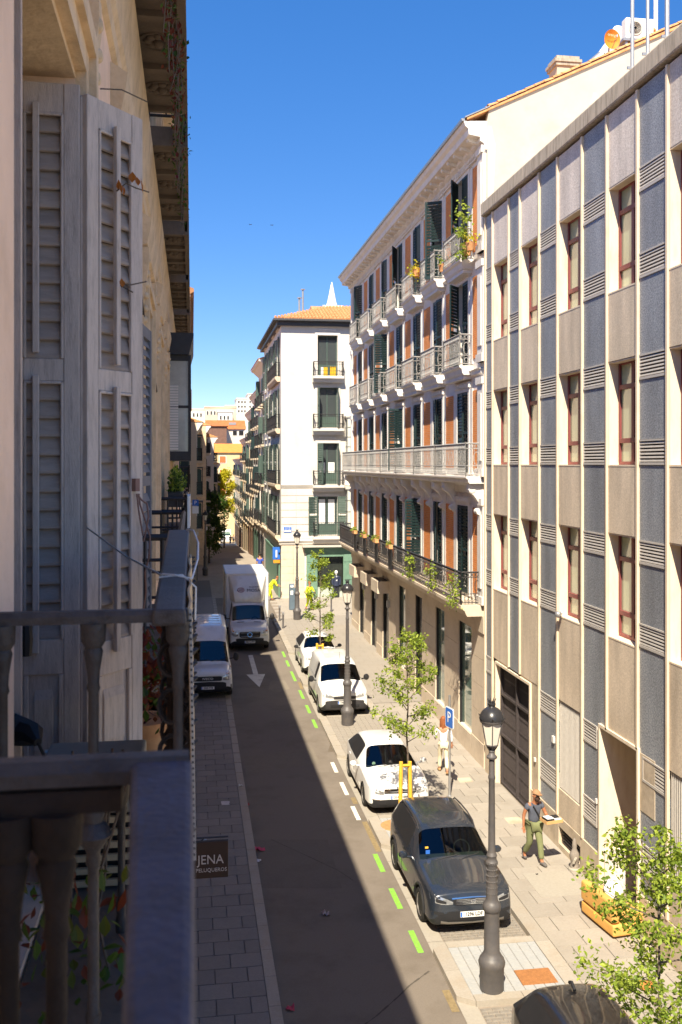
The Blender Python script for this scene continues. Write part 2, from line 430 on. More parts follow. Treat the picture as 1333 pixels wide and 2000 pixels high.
def strip(name, x0f, x1f, y0, y1, dz, m, dy=2.0, nx=1):     # a sheet following the street's slope
    ys = [y0 + (y1 - y0) * i / max(1, int((y1 - y0) / dy)) for i in range(int((y1 - y0) / dy) + 1)]
    mb = MB(); vs = []; fs = []
    for y in ys:
        for k in range(nx + 1):
            a = x0f(y) if callable(x0f) else x0f; b = x1f(y) if callable(x1f) else x1f
            vs.append((a + (b - a) * k / nx, y, gz(y) + dz))
    w = nx + 1
    for i in range(len(ys) - 1):
        for k in range(nx): fs.append((i * w + k, i * w + k + 1, (i + 1) * w + k + 1, (i + 1) * w + k))
    mb.add(vs, fs)
    ob = mb.build(name, m, fix=False); ob['kind'] = 'structure'
    return ob
# ---------------------------------------------------------------- the ground
ys_ = [-120] + list(np.arange(-60, 320, 5.0)) + [400, 700, 1500, 4000]
mb = MB(); vs = []; fs = []
xs_ = [-3000, -300, -60, -20, 0, 20, 60, 300, 3000]
for y in ys_:
    for x in xs_: vs.append((x, y, gz(y) - .06))
w_ = len(xs_)
for i in range(len(ys_) - 1):
    for k in range(w_ - 1): fs.append((i * w_ + k, i * w_ + k + 1, (i + 1) * w_ + k + 1, (i + 1) * w_ + k))
mb.add(vs, fs); ground = mb.build('ground', MT['earth'], fix=False); ground['kind'] = 'structure'
def farL(y): return float(np.interp(y, [0, 74, 76, 110, 150, 240], [-.55, -.55, .15, 2.0, 3.4, 6.0]))
def farR(y): return float(np.interp(y, [64, 80, 100, 130, 180, 240], [5.85, 6.1, 6.55, 7.0, 7.6, 8.3]))
road = strip('road', 1.4, 5.2, -20, 66, 0.0, MT['asphalt'])
lane = strip('paved_lane', lambda y: farL(y) - 1, lambda y: farR(y) + 1, 66, 232, 0.004, mat('lane_paving', (.34, .29, .235), .9, .15, 3, dirt=(.22, .18, .14), dscale=.4, damt=.6))
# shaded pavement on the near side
pvl = strip('pavement', -6.0, 1.32, -20, 75, .10, MT['joint2'])
mb = MB()
for y in np.arange(-10, 66, 1.0):
    z = gz(y + .5); mb.box(1.325, 1.54, y + .004, y + .996, z - .1, z + .115)
kb = mb.build('kerb', MT['kerb'], bevel=0); kb['kind'] = 'structure'
slabm = {}
def slab(w, l, key, t=.03):
    k = (round(w, 3), round(l, 3), key)
    if k not in slabm:
        b = MB(); e = .006
        b.add([(-w / 2, -l / 2, 0), (w / 2, -l / 2, 0), (w / 2, l / 2, 0), (-w / 2, l / 2, 0),
               (-w / 2 + e, -l / 2 + e, t), (w / 2 - e, -l / 2 + e, t), (w / 2 - e, l / 2 - e, t), (-w / 2 + e, l / 2 - e, t)],
              [(4, 5, 6, 7), (0, 1, 5, 4), (1, 2, 6, 5), (2, 3, 7, 6), (3, 0, 4, 7)])
        slabm[k] = b.mesh('paving_slab', MT[key])
    return slabm[k]
def gslope(y): return math.atan((gz(y + .5) - gz(y - .5)))
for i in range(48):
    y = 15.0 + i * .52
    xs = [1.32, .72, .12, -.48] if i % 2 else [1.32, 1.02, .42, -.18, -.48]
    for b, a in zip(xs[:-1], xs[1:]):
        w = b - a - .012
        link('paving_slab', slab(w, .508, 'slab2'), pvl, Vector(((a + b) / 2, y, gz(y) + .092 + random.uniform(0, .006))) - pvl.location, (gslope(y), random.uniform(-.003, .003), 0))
mb = MB()
for i in range(50):
    y = 40.0 + i * .52; z = gz(y) + .124
    for a, b in ((.73, 1.31), (.13, .72), (-.5, .12)): z0_, z1_ = gz(y - .255) + .124, gz(y + .255) + .124; mb.quad([(a, y - .255, z0_), (b, y - .255, z0_), (b, y + .255, z1_), (a, y + .255, z1_)])
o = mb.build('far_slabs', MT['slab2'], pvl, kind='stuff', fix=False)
# sunny pavement
pvr = strip('pavement', 6.75, 9.6, -4, 57.5, .10, MT['joint'])
kid = 0
for i in range(38):
    y = 14.2 + i * .62
    xs = [7.04, 7.70, 8.36, 9.02] if i % 2 else [7.04, 7.37, 8.03, 8.69, 9.02]
    for a, b in zip(xs[:-1], xs[1:]):
        link('paving_slab', slab(b - a - .010, .608, 'slab'), pvr, Vector(((a + b) / 2, y, gz(y) + .092 + random.uniform(0, .005))) - pvr.location, (gslope(y), random.uniform(-.003, .003), 0))
mb = MB()
for i in range(32):
    y = 37.8 + i * .62; z = gz(y) + .123
    xs = [7.04, 7.70, 8.36, 9.3] if i % 2 else [7.04, 7.37, 8.03, 8.69, 9.3]
    for a, b in zip(xs[:-1], xs[1:]): z0_, z1_ = gz(y - .307) + .123, gz(y + .307) + .123; mb.quad([(a, y - .307, z0_), (b - .008, y - .307, z0_), (b - .008, y + .307, z1_), (a, y + .307, z1_)])
mb.build('far_slabs', MT['slab'], pvr, kind='stuff', fix=False)
for i in range(44):
    y = 13.5 + i
    b = MB(); z = gz(y + .5); b.box(6.73, 7.03, y + .004, y + .996, z - .1, z + .124 + random.uniform(0, .004))
    b.build('kerb_stone', MT['kerb'], pvr)
# parking bays, gutters and the kerbed islands between them
bay = strip('parking_bay', 4.66, 6.735, -4, 57.5, .006, MT['joint'])
mb = MB()
for y in np.arange(4, 56, 1.0):
    mb.quad([(4.66, y, gz(y) + .018), (4.98, y, gz(y) + .018), (4.98, y + .99, gz(y + .99) + .018), (4.66, y + .99, gz(y + .99) + .018)])
mb.build('gutter_strip', MT['conc_plate'], bay, fix=False)
ISL = [(9.4, 11.7), (16.6, 18.75), (23.6, 25.8), (31.1, 36.0), (40.8, 42.6), (47.3, 57.0)]
BAYS = [(11.7, 16.6), (18.75, 23.6), (25.8, 31.1), (36.0, 40.8), (42.6, 47.3)]
mb = MB()
for (a, b) in BAYS:
    i = 0; y = a + .01
    while y < b - .1:
        x = 5.0 - (i % 2) * .1
        while x < 6.7:
            x0 = max(x, 5.0); x1 = min(x + .195, 6.715)
            if x1 - x0 > .04:
                z = gz(y) + .016 + random.uniform(0, .007); e = .012; y1 = y + .093
                mb.add([(x0, y, z - .02), (x1, y, z - .02), (x1, y1, z - .02), (x0, y1, z - .02), (x0 + e, y + e, z), (x1 - e, y + e, z), (x1 - e, y1 - e, z), (x0 + e, y1 - e, z)],
                       [(4, 5, 6, 7), (0, 1, 5, 4), (1, 2, 6, 5), (2, 3, 7, 6), (3, 0, 4, 7)])
            x += .205
        y += .103; i += 1
mb.build('setts', MT['sett'], bay, kind='stuff', fix=False)
for n, (a, b) in enumerate(ISL):
    mb = MB()
    yy = [a + .2 + (b - a - .4) * i / 4 for i in range(5)]
    for y0, y1 in zip(yy[:-1], yy[1:]):
        mb.add([(4.9, y0, gz(y0) + .1), (6.74, y0, gz(y0) + .1), (6.74, y1, gz(y1) + .1), (4.9, y1, gz(y1) + .1)], [(0, 1, 2, 3)])
    isl = mb.build('pavement_island', MT['joint'], fix=False); isl['kind'] = 'structure'
    k = max(1, round((b - a - .5) / 1.0)); st = (b - a) / k
    for i in range(k):
        y0 = a + i * st; z = gz(y0); bb = MB(); e0 = .22 if i == 0 else 0; e1 = .22 if i == k - 1 else 0
        bb.prism([(4.66, y0 + .004 + e0), (4.95, y0 + .004), (4.95, y0 + st - .004), (4.66, y0 + st - .004 - e1)], z - .1, z + .122, 'z')
        bb.build('kerb_stone', MT['kerb'], isl)
    for y0 in (a, b - .22):
        for x0, x1 in ((4.96, 5.84), (5.85, 6.725)):
            bb = MB(); z = gz(y0); bb.box(x0, x1, y0, y0 + .22, z - .1, z + .120); bb.build('kerb_stone', MT['kerb'], isl)
    mb = MB(); s = .2 if n < 4 else .4
    key = 'tact' if n in (1, 2) else 'slab'
    y = a + .225
    while y < b - .23 - .03:
        x = 4.955; y1 = min(y + s - .006, b - .225)
        while x < 6.72:
            x1 = min(x + s - .006, 6.725); z = gz(y) + .116 + random.uniform(0, .002)
            if n in (1, 2):
                if x1 - x > .05 and y1 - y > .05: link('floor_tile', slab(x1 - x, y1 - y, 'tact', .02), isl, Vector(((x + x1) / 2, (y + y1) / 2, z - .02)) - isl.location)
                x += s; continue
            mb.add([(x, y, z - .02), (x1, y, z - .02), (x1, y1, z - .02), (x, y1, z - .02), (x, y, z), (x1, y, z), (x1, y1, z), (x, y1, z)],
                   [(4, 5, 6, 7), (0, 1, 5, 4), (1, 2, 6, 5), (2, 3, 7, 6), (3, 0, 4, 7)])
            x += s
        y += s
    mb.build('small_tiles', MT[key], isl, kind='stuff', fix=False)
# paved crossing in front of the white corner house
plaza = strip('pavement', 5.0, 40, 57.0, 66.5, .06, MT['joint'], dy=1)
mb = MB()
for i in range(15):
    y = 57.3 + i * .62
    for j in range(30):
        x = 5.05 + j * .8 + (i % 2) * .4; z = gz(y) + .067
        z0_ = gz(y - .305) + .067; mb.quad([(x, y - .305, z0_), (x + .79, y - .305, z0_), (x + .79, y + .305, gz(y + .305) + .067), (x, y + .305, gz(y + .305) + .067)])
mb.build('far_slabs', MT['slab'], plaza, kind='stuff', fix=False)
# covers, patches, paint
def flat(name, x0, x1, y0, y1, m, dz, parent=None, skew=0, kind='structure'):
    b = MB(); b.box(x0, x1, y0, y1, gz(y0) + dz - .02, gz(y0) + dz)
    o = b.build(name, m, parent)
    if kind: o['kind'] = kind
    return o
x0, y0 = at(1045, 1919, .12); x1, y1 = at(1072, 1886, .12)
hc = flat('access_cover', 5.95, 6.62, 16.98, 17.50, MT['rust_plate'], .126, kind=None)
tag(hc, 'rusty orange ribbed steel cover in the tiled island beside the lamp post', 'manhole cover')
mb = MB()
for i in range(15):
    for j in range(11):
        x = 5.98 + i * .043; y = 17.01 + j * .044
        mb.box(x, x + .026, y + (.012 if i % 2 else 0), y + .018 + (.012 if i % 2 else 0), .126, .1295)
mb.build('tread_relief', MT['rust_plate'], hc)
o = flat('repair_slab', 7.55, 8.62, 20.35, 21.6, MT['conc_plate'], .1285, kind=None)
tag(o, 'large smooth grey concrete cover set in the sunny pavement', 'manhole cover')
X, Y = at(1002, 1603, .12); o = flat('drain_cover', X - .18, X + .25, Y - .22, Y + .22, MT['plinth'], .129, kind=None); tag(o, 'small brown square cover on the pavement behind the man with the tray', 'manhole cover', None)
X, Y = at(908, 1524, .12); o = flat('drain_cover', X - .2, X + .2, Y - .2, Y + .2, MT['plinth'], .129, kind=None); tag(o, 'small brown square cover on the pavement near the parking sign post', 'manhole cover', None)
X, Y = at(672, 1208, .5); o = flat('drain_cover', X - .6, X + .6, Y - .3, Y + .3, MT['plinth'], .072, kind=None); tag(o, 'brown cover in the paving near the green shop', 'manhole cover', None)
def dash(y0, y1, key, name):
    b = MB(); b.add([(4.385, y0, gz(y0) + .005), (4.505, y0, gz(y0) + .005), (4.505, y1, gz(y1) + .005), (4.385, y1, gz(y1) + .005)], [(0, 1, 2, 3)])
    o = b.build(name, MT[key], fix=False); o['kind'] = 'structure'
for py0, py1 in ((1863, 1818), (1774, 1733), (1700, 1664), (1418, 1402), (1390, 1375), (1363, 1347), (1330, 1312), (1303, 1292), (1286, 1276)):
    dash(at(800, py0, gz(25))[1], at(800, py1, gz(25))[1], 'green_line', 'green_dash')
for py0, py1 in ((1602, 1575), (1552, 1527), (1507, 1488)):
    dash(at(700, py0)[1], at(690, py1)[1], 'white_line', 'white_dash')
for py0, py1 in ((1660, 1600), (1565, 1552), (1345, 1332), (1985, 1940)):
    b = MB(); y0 = at(800, py0)[1]; y1 = at(800, py1)[1]
    b.add([(4.5, y0, gz(y0) + .0055), (4.64, y0, gz(y0) + .0055), (4.64, y1, gz(y1) + .0055), (4.5, y1, gz(y1) + .0055)], [(0, 1, 2, 3)])
    o = b.build('faded_line', MT['yellow_stain'], fix=False); o['kind'] = 'structure'
# white arrow in the lane
def garrow():
    b = MB(); y1 = 41.2; yk = 43.6; ye = 47.6; x = 2.82
    p = [(x, y1), (x + .42, yk), (x + .11, yk), (x + .11, ye), (x - .11, ye), (x - .11, yk), (x - .42, yk)]
    P = [(a, c, gz(c) + .006) for a, c in p]
    b.add(P, [(0, 1, 2), (0, 2, 5), (0, 5, 6), (2, 3, 4, 5)])
    o = b.build('arrow_marking', MT['white_line'], fix=False); o['kind'] = 'structure'
garrow()
# crack and oil stains in the asphalt
def crack(pts, w):
    b = MB()
    P = [Vector((*at(px, py), 0)) for px, py in pts]
    for a, c in zip(P[:-1], P[1:]):
        for t in range(4):
            q0 = a.lerp(c, t / 4); q1 = a.lerp(c, (t + 1) / 4); d = (c - a).normalized(); n = Vector((-d.y, d.x, 0)) * w * random.uniform(.5, 1.3)
            b.add([(q0 - n) + Vector((0, 0, .0045)), (q1 - n) + Vector((0, 0, .0045)), (q1 + n) + Vector((0, 0, .0045)), (q0 + n) + Vector((0, 0, .0045))], [(0, 1, 2, 3)])
    o = b.build('asphalt_crack', mat('crack_filler', (.085, .072, .058), .9, .2, 9), fix=False); o['kind'] = 'structure'
crack([(700, 2010), (735, 1985), (780, 1945), (800, 1925), (838, 1897)], .016)
def patch_(name, pts, col):
    b = MB(); P = []
    for px, py in pts:
        x, y = at(px, py, 0); P.append((x, y, gz(y) + .0035))
    b.add(P, [tuple(range(len(P)))]); o = b.build(name, mat(name, col, .9, .14, 22, .3, 80, dirt=(col[0] * .75, col[1] * .75, col[2] * .72), dscale=1.2, damt=.6), fix=False); o['kind'] = 'structure'
patch_('asphalt_patch', [(470, 1640), (640, 1640), (668, 1735), (480, 1735)], (.160, .136, .110))
patch_('asphalt_patch', [(528, 1338), (556, 1336), (566, 1352), (545, 1358), (524, 1354)], (.21, .18, .14))
patch_('asphalt_patch', [(475, 1480), (610, 1462), (625, 1492), (480, 1512)], (.182, .155, .12))
patch_('asphalt_patch', [(700, 1470), (640, 1470), (648, 1448), (690, 1446)], (.13, .105, .078))
crack([(530, 1640), (600, 1672), (660, 1700), (690, 1720)], .012)
# ---------------------------------------------------------------- office building with granite strips
FX = 8.97
off = thing('office_building', 'modern office building with grey granite strips, beige panels and maroon windows', 'building', (FX, 18, 0))
F = FR(FX)
WB = [(26.76, 28.27), (24.29, 25.8), (21.46, 23.0), (18.62, 20.1), (15.9, 17.36), (13.1, 14.6), (10.3, 11.8)]
GB = [(28.27, 29.0), (25.8, 26.76), (23.0, 24.29), (20.1, 21.46), (17.36, 18.62), (14.6, 15.9), (11.8, 13.1), (9.0, 10.3)]
ROWS = [(13.31, 15.59), (9.58, 11.81), (5.86, 8.10)]
LB = [(1.45, 1.98), (3.22, 3.72), (5.90, 6.38), (7.58, 8.06), (9.58, 10.09), (11.30, 11.81), (13.35, 13.86), (15.10, 15.60)]
LOW = [(25.0, 27.9, -1, 3.66), (18.55, 20.5, -1, 3.77)]
mb = MB(F)
core = LOW
wallholes(mb, 8, 29.05, -.5, 17.25, [(h[0] + .0, h[1], h[2], h[3]) for h in LOW], -.55, -.30)
mb.box(8, 29.05, -14, -.9, -.5, 17.25)
for a, b in ((8, 18.5), (20.55, 24.95), (27.95, 29.05)): mb.box(a, b, -.9, -.55, -.5, 3.9)
mb.box(8, 29.05, -.9, -.55, 3.9, 17.25)
mb.build('wall', MT['jamb'], off)
def panel(u0, u1, z0, z1, key, name, t=.3, n=0.0):
    hs = [h for h in LOW if h[0] < u1 and h[1] > u0 and h[3] > z0]
    m = MB(F); g = .006
    wallholes(m, u0 + g, u1 - g, z0 + g, z1 - g, hs, -t, n)
    m.build(name, MT[key], off)
for (a, b) in GB:
    zs = [.93] + [v for p in LB for v in p] + [17.2]
    for z0, z1 in zip(zs[0::2], zs[1::2]): panel(a, b, z0, z1, 'granite', 'granite_panel')
for (a, b) in WB:
    panel(a, b, 15.59, 17.2, 'topspan', 'concrete_panel')
    panel(a, b, 11.81, 13.28, 'spandrel', 'concrete_panel', n=.012)
    panel(a, b, 8.10, 9.55, 'spandrel', 'concrete_panel', n=.012)
    z = 3.78
    panel(a, b, z, 5.83, 'spandrel', 'concrete_panel', n=.012)
    if a not in (26.76, 24.29, 18.62): panel(a, b, .93, 1.60, 'spandrel', 'concrete_panel', n=.012)
panel(24.29, 25.0, .93, 3.78, 'plinth', 'stone_pier'); panel(27.9, 28.27, .93, 3.78, 'plinth', 'stone_pier')
panel(25.0, 28.27, 3.66, 3.78, 'plinth', 'stone_pier')
panel(20.1, 20.5, 2.9, 3.77, 'plinth', 'stone_pier')
panel(17.9, 18.55, 2.6, 3.77, 'plinth', 'stone_pier', n=.012)
# plinth stones
for a, b in ((8.2, 9.9), (9.9, 11.6), (11.6, 13.3), (13.3, 15.0), (15.0, 16.8), (16.8, 18.55), (20.5, 21.55), (22.9, 23.9), (23.9, 25.0), (27.9, 29.0)):
    m = MB(F); m.box(a + .004, b - .004, -.3, .035, -.3, .92); m.build('plinth_stone', MT['plinth'], off)
m = MB(F); m.box(21.56, 22.89, -.3, .035, .68, .92); m.box(21.56, 22.89, -.3, .035, -.3, .26); m.build('plinth_stone', MT['plinth'], off)
m = MB(F); m.box(21.56, 22.89, -.28, -.1, .26, .68)
m.build('basement_opening', MT['dark_in'], off)
m = MB(F)
for k in range(5): m.box(21.6, 22.85, -.06, -.03, .3 + k * .08, .32 + k * .08)
m.build('basement_grille', MT['iron_door'], off)
# fins and coping
for u in sorted({v for p in WB + GB for v in p}):
    m = MB(F); z0 = .93
    if 25.05 < u < 27.8: z0 = 3.8
    if 18.6 < u < 20.4: z0 = 3.8
    m.box(u - .036, u + .036, .0, .055, z0, 17.19); m.build('fin', MT['fin'], off)
for i in range(11):
    u = 8 + i * 1.92; m = MB(F)
    m.prism([(-.9, 17.255), (.11, 17.255), (.13, 17.29), (.13, 17.63), (.11, 17.67), (-.9, 17.62)], u + .004, u + 1.916, 'x'); m.build('coping_stone', MT['copingm'], off)
# windows
blind = mat('blind_behind_glass', (.27, .325, .225), .25, .10, 2, coat=1.0, spec=.6, rand=.28)
for wi, (a, b) in enumerate(WB):
    for ri, (z0, z1) in enumerate(ROWS):
        m = MB(F)
        fr = .07; n0, n1 = -.285, -.225
        m.box(a + .05, b - .05, n0, n1, z0, z0 + fr); m.box(a + .05, b - .05, n0, n1, z1 - fr, z1)
        for u in (a + .05, b - .05 - fr, (a + b) / 2 - .06): m.box(u, u + (fr if u != (a + b) / 2 - .06 else .12), n0 + .001, n1 + .004, z0 + fr, z1 - fr)
        zt = z1 - .55; zb = z0 + .52
        for z in (zt, zb): m.box(a + .05 + fr, b - .05 - fr, n0 + .002, n1 + .012, z - .05, z + .05)
        w = m.build('window', MT['maroon'], off)
        for u0, u1 in ((a + .12, (a + b) / 2 - .06), ((a + b) / 2 + .06, b - .12)):
            for za, zc in ((z0 + fr, zb - .05), (zb + .05, zt - .05), (zt + .05, z1 - fr)):
                p = MB(F); p.box(u0, u1, -.275, -.262, za, zc); p.build('pane', blind, w)
        m = MB(F); m.box(a + .01, b - .01, -.22, .018, z0 - .035, z0 - .002); m.build('sill', MT['jamb'], off)
        m = MB(F)
        for u in (a, b - .045): m.box(u + .002, u + .043, -.295, -.004, z0, z1 - .002)
        m.box(a + .045, b - .045, -.295, -.006, z1 - .03, z1 - .004)
        m.build('window_lining', MT['jamb'], off)
# louvres
lvm = {}
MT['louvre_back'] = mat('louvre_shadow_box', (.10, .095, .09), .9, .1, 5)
for (A, B) in GB:
    for (z0, z1) in LB:
        if any(h[0] < (A + B) / 2 < h[1] and h[3] > z0 + .1 for h in LOW): continue
        a = max(A, 20.62) if z1 < 3.8 and A < 20.5 < B else A
        b = min(B, 18.46) if z1 < 3.8 and A < 18.55 < B else B
        k = (round(b - a, 3), round(z1 - z0, 3))
        if k not in lvm:
            m = MB(F); W = b - a - .07; h = z1 - z0
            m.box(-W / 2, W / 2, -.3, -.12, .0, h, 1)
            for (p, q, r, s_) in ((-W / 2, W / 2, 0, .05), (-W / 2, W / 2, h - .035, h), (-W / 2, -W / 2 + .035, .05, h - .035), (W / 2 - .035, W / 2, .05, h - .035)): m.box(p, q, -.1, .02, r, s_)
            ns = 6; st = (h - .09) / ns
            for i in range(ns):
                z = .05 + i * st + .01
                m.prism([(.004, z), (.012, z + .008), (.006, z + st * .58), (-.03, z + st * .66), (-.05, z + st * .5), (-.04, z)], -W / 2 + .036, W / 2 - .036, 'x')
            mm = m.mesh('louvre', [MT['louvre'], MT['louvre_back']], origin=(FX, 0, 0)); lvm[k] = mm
        link('louvre', lvm[k], off, Vector((FX, (a + b) / 2, z0)) - off.location)
# gate, grilles, entrance
m = MB(F); m.box(25.0, 27.9, -.26, -.22, .1, 3.66); g = m.build('gate', MT['dark_in'], off)
m = MB(F)
for i in range(47):
    u = 25.07 + i * .0605
    m.box(u - .010, u + .010, -.2, -.165, .12, 3.62)
    for k in range(8): m.box(u - .019, u + .019, -.205, -.16, .3 + k * .42, .345 + k * .42)
m.build('bars', MT['iron_door'], g)
m = MB(F)
for z in (.12, 1.55, 2.75, 3.58): m.box(25.02, 27.88, -.16, -.10, z, z + .06)
for u in (25.02, 26.42, 27.82): m.box(u, u + .06, -.215, -.09, .12, 3.64)
m.build('gate_frame', MT['iron_door'], g)
m = MB(F); m.box(24.93, 25.0, -.3, .05, 0, 3.73); m.box(27.9, 27.97, -.3, .05, 0, 3.73); m.box(25.0, 27.9, -.3, .05, 3.66, 3.73); m.build('door_surround', MT['jamb'], off)
for (a, b, z0, z1) in ((21.50, 22.96, 1.62, 3.76), (15.95, 17.31, 1.64, 3.76), (13.15, 14.55, 1.64, 3.76)):
    m = MB(F); m.box(a, b, -.30, -.2, z0, z1, 1)
    n = 19
    for i in range(n):
        u = a + .04 + (b - a - .08) * i / (n - 1); m.box(u - .011, u + .011, -.06, -.01, z0, z1)
    for z in (z0, z1 - .03): m.box(a, b, -.09, -.061, z, z + .03)
    m.build('window_grille', [MT['louvre'], mat('grey_pane', (.42, .39, .35), .4, .1, 4)], off)
m = MB(F)
m.box(18.55, 18.62, -.9, .055, 0, 3.84); m.box(20.43, 20.5, -.9, .055, 0, 3.84); m.box(18.62, 20.43, -.9, .055, 3.77, 3.84)
m.build('entrance_surround', MT['jamb'], off)
m = MB(F); m.box(18.62, 20.43, -.93, -.88, .1, 3.77); ed = m.build('entrance_door', mat('brown_door', (.10, .075, .055), .4, .15, 5, coat=.5), off)
m = MB(F)
for u in (18.7, 19.5, 20.3): m.box(u, u + .07, -.88, -.84, .1, 3.7)
m.box(18.7, 20.37, -.88, -.845, 2.6, 2.68); m.build('door_frame', mat('bronze', (.16, .12, .08), .4, .1, 5, metal=.5), ed)
m = MB(F); m.box(20.36, 20.425, -.8, -.05, .1, 1.05); m.build('entrance_lining', MT['topspan'], off)
# small fittings
m = MB(F); m.box(23.22, 23.34, .0, .05, 2.62, 2.78); m.box(24.55, 24.63, .013, .05, 1.75, 1.85); m.box(20.62, 20.70, .0, .04, 2.0, 2.1); m.build('wall_box', MT['white_trim'], off)
cm = MB(); X, Yc = FX - .12, 22.7
cm.ball((X, Yc, 5.92), .085, 12); sc = cm.build('security_camera', MT['galv'])
tag(sc, 'small dome security camera on the sill of a lowest row office window', 'camera')
mb = MB(); mb.tube([(X, Yc, 5.94), (X + .1, Yc, 5.96)], .03, 6); mb.build('bracket', MT['galv'], sc)
# aerial masts on its roof
for i, (px, h, r) in enumerate(((1235, 22.5, .045), (1265, 22.5, .04), (1303, 23.5, .05))):
    X = 9.6; Y = onX(px, X); m = MB()
    m.tube([(X, Y, 17.2), (X, Y, h)], r, 8)
    o = m.build('aerial_mast', MT['galv'])
    tag(o, ['slim steel mast on the office roof, nearest the gable end', 'slim steel mast on the office roof, between two other masts', 'thicker steel mast on the office roof at the right edge of the view'][i], 'mast', 'masts on the office roof')
    m = MB(); m.box(X - .12, X + .02, Y - .02, Y + .02, 18.3, 18.36); m.lathe([(.09, 17.62), (.09, 17.66)], 8, (X, Y, 0)); m.build('clamp', MT['galv'], o)

# ---------------------------------------------------------------- brick apartment building
BX = 9.05
F = FR(BX)
bri = thing('brick_building', 'orange brick apartment building with white trim, iron balconies and green shutters', 'building', (BX, 42, 0))
U0, U1 = 29.2, 54.6
CEN = [31.78 + 3.37 * k for k in range(7)]
FL_ = [(5.3, 8.2), (9.3, 12.0), (12.9, 15.67), (16.35, 19.2)]
wh = [(c - .68, c + .68, a, b) for c in CEN for a, b in FL_]
shops = [(30.65, 32.2, .8, 4.3), (34.1, 35.4, .8, 4.3), (37.55, 38.75, .1, 4.3), (40.6, 41.95, .8, 4.3), (44.1, 45.6, .1, 4.0), (47.1, 48.6, .1, 4.0), (50.6, 52.1, .1, 4.0)]
m = MB(F)
wallholes(m, U0 + .25, U1, 5.0, 19.35, wh, -.4, 0)
wallholes(m, U0 + .25, U1, -.3, 5.0, shops, -.5, 0)
m.box(U0 + .25, U1, -14, -.75, -.3, 19.35)
m.box(U0 + .25, U1, -.75, 0, 19.35, 19.75)
m.build('wall', MT['white_trim'], bri)
m = MB(F); m.box(U0 + .26, U1 - .02, -.74, -.42, .0, 19.3); m.build('room_interior', MT['dark_in'], bri)
for a, b in FL_:
    for k in range(8):
        l = U0 + 1.05 if k == 0 else CEN[k - 1] + .68 + .47
        r = U1 - .5 if k == 7 else CEN[k] - .68 - .47
        if k == 0: r = CEN[0] - .68 - .48; l = U0 + .85
        p = MB(F); p.box(l, r, 0, .028, a + .12, b - .02); p.build('brick_panel', MT['brick'], bri)
# white surrounds and bands
for fi, (a, b) in enumerate(FL_):
    for c in CEN:
        m = MB(F)
        for s in (-1, 1):
            u = c + s * .68; m.box(u, u + s * .16, .0, .055, a - .05, b + .12)
            m.box(u + s * .16, u + s * .465, .0, .036, a - .05, b + .05)
        m.box(c - .9, c + .9, .0, .10, b + .12, b + .30)
        m.box(c - .8, c + .8, .0, .05, b + .002, b + .12)
        for i in range(7): m.box(c - .6 + i * .18, c - .5 + i * .18, .1, .13, b + .16, b + .26)
        m.build('window_surround', MT['white_trim'], bri)
for z0, z1, n in ((8.62, 8.95, .10), (12.42, 12.62, .09), (16.02, 16.12, .08)):
    m = MB(F); m.prism([(0, z0), (n, z0 + .05), (n, z1 - .05), (n + .06, z1), (0, z1)], U0 + .3, U1, 'x'); m.build('string_course', MT['white_trim'], bri)
for (u0, u1) in ((U0 + .02, U0 + .62), (U1 - .42, U1 + .02)):
    for a, b in FL_:
        m = MB(F); m.box(u0, u1, .0, .12, a - .1, b + .1); m.box(u0 - .02, u1 + .05, .0, .17, b + .1, b + .32); m.box(u0 - .02, u1 + .05, .0, .16, a - .1, a + .15)
        m.box(u0 + .12, u1 - .12, .12, .15, a + .4, b - .2); m.build('pilaster', MT['white_trim'], bri)
# cornice
m = MB(F)
m.prism([(0, 19.36), (.08, 19.36), (.10, 19.55), (.22, 19.62), (.22, 19.74), (.58, 19.80), (.60, 19.98), (.70, 20.06), (.74, 20.20), (0, 20.24)], U0 - .05, U1 + .35, 'x')
m.build('cornice', MT['white_trim'], bri)
m = MB(F); m.prism([(.70, 20.205), (.80, 20.205), (.82, 20.28), (.70, 20.28)], U0 - .05, U1 + .4, 'x'); m.build('gutter', MT['galv'], bri)
mod = MB(F); mod.prism([(.0, 19.5), (.12, 19.52), (.2, 19.62), (.50, 19.70), (.52, 19.79), (.0, 19.79)], -.09, .09, 'x')
mm = mod.mesh('cornice_bracket', MT['white_trim'], origin=(BX, 0, 0))
for i in range(32): link('cornice_bracket', mm, bri, Vector((BX, U0 + .4 + i * .795, 0)) - bri.location)
m = MB(F)
for i in range(126): m.box(U0 + .3 + i * .2, U0 + .40 + i * .2, .101, .135, 19.42, 19.53)
m.build('dentils', MT['white_trim'], bri, kind='stuff')
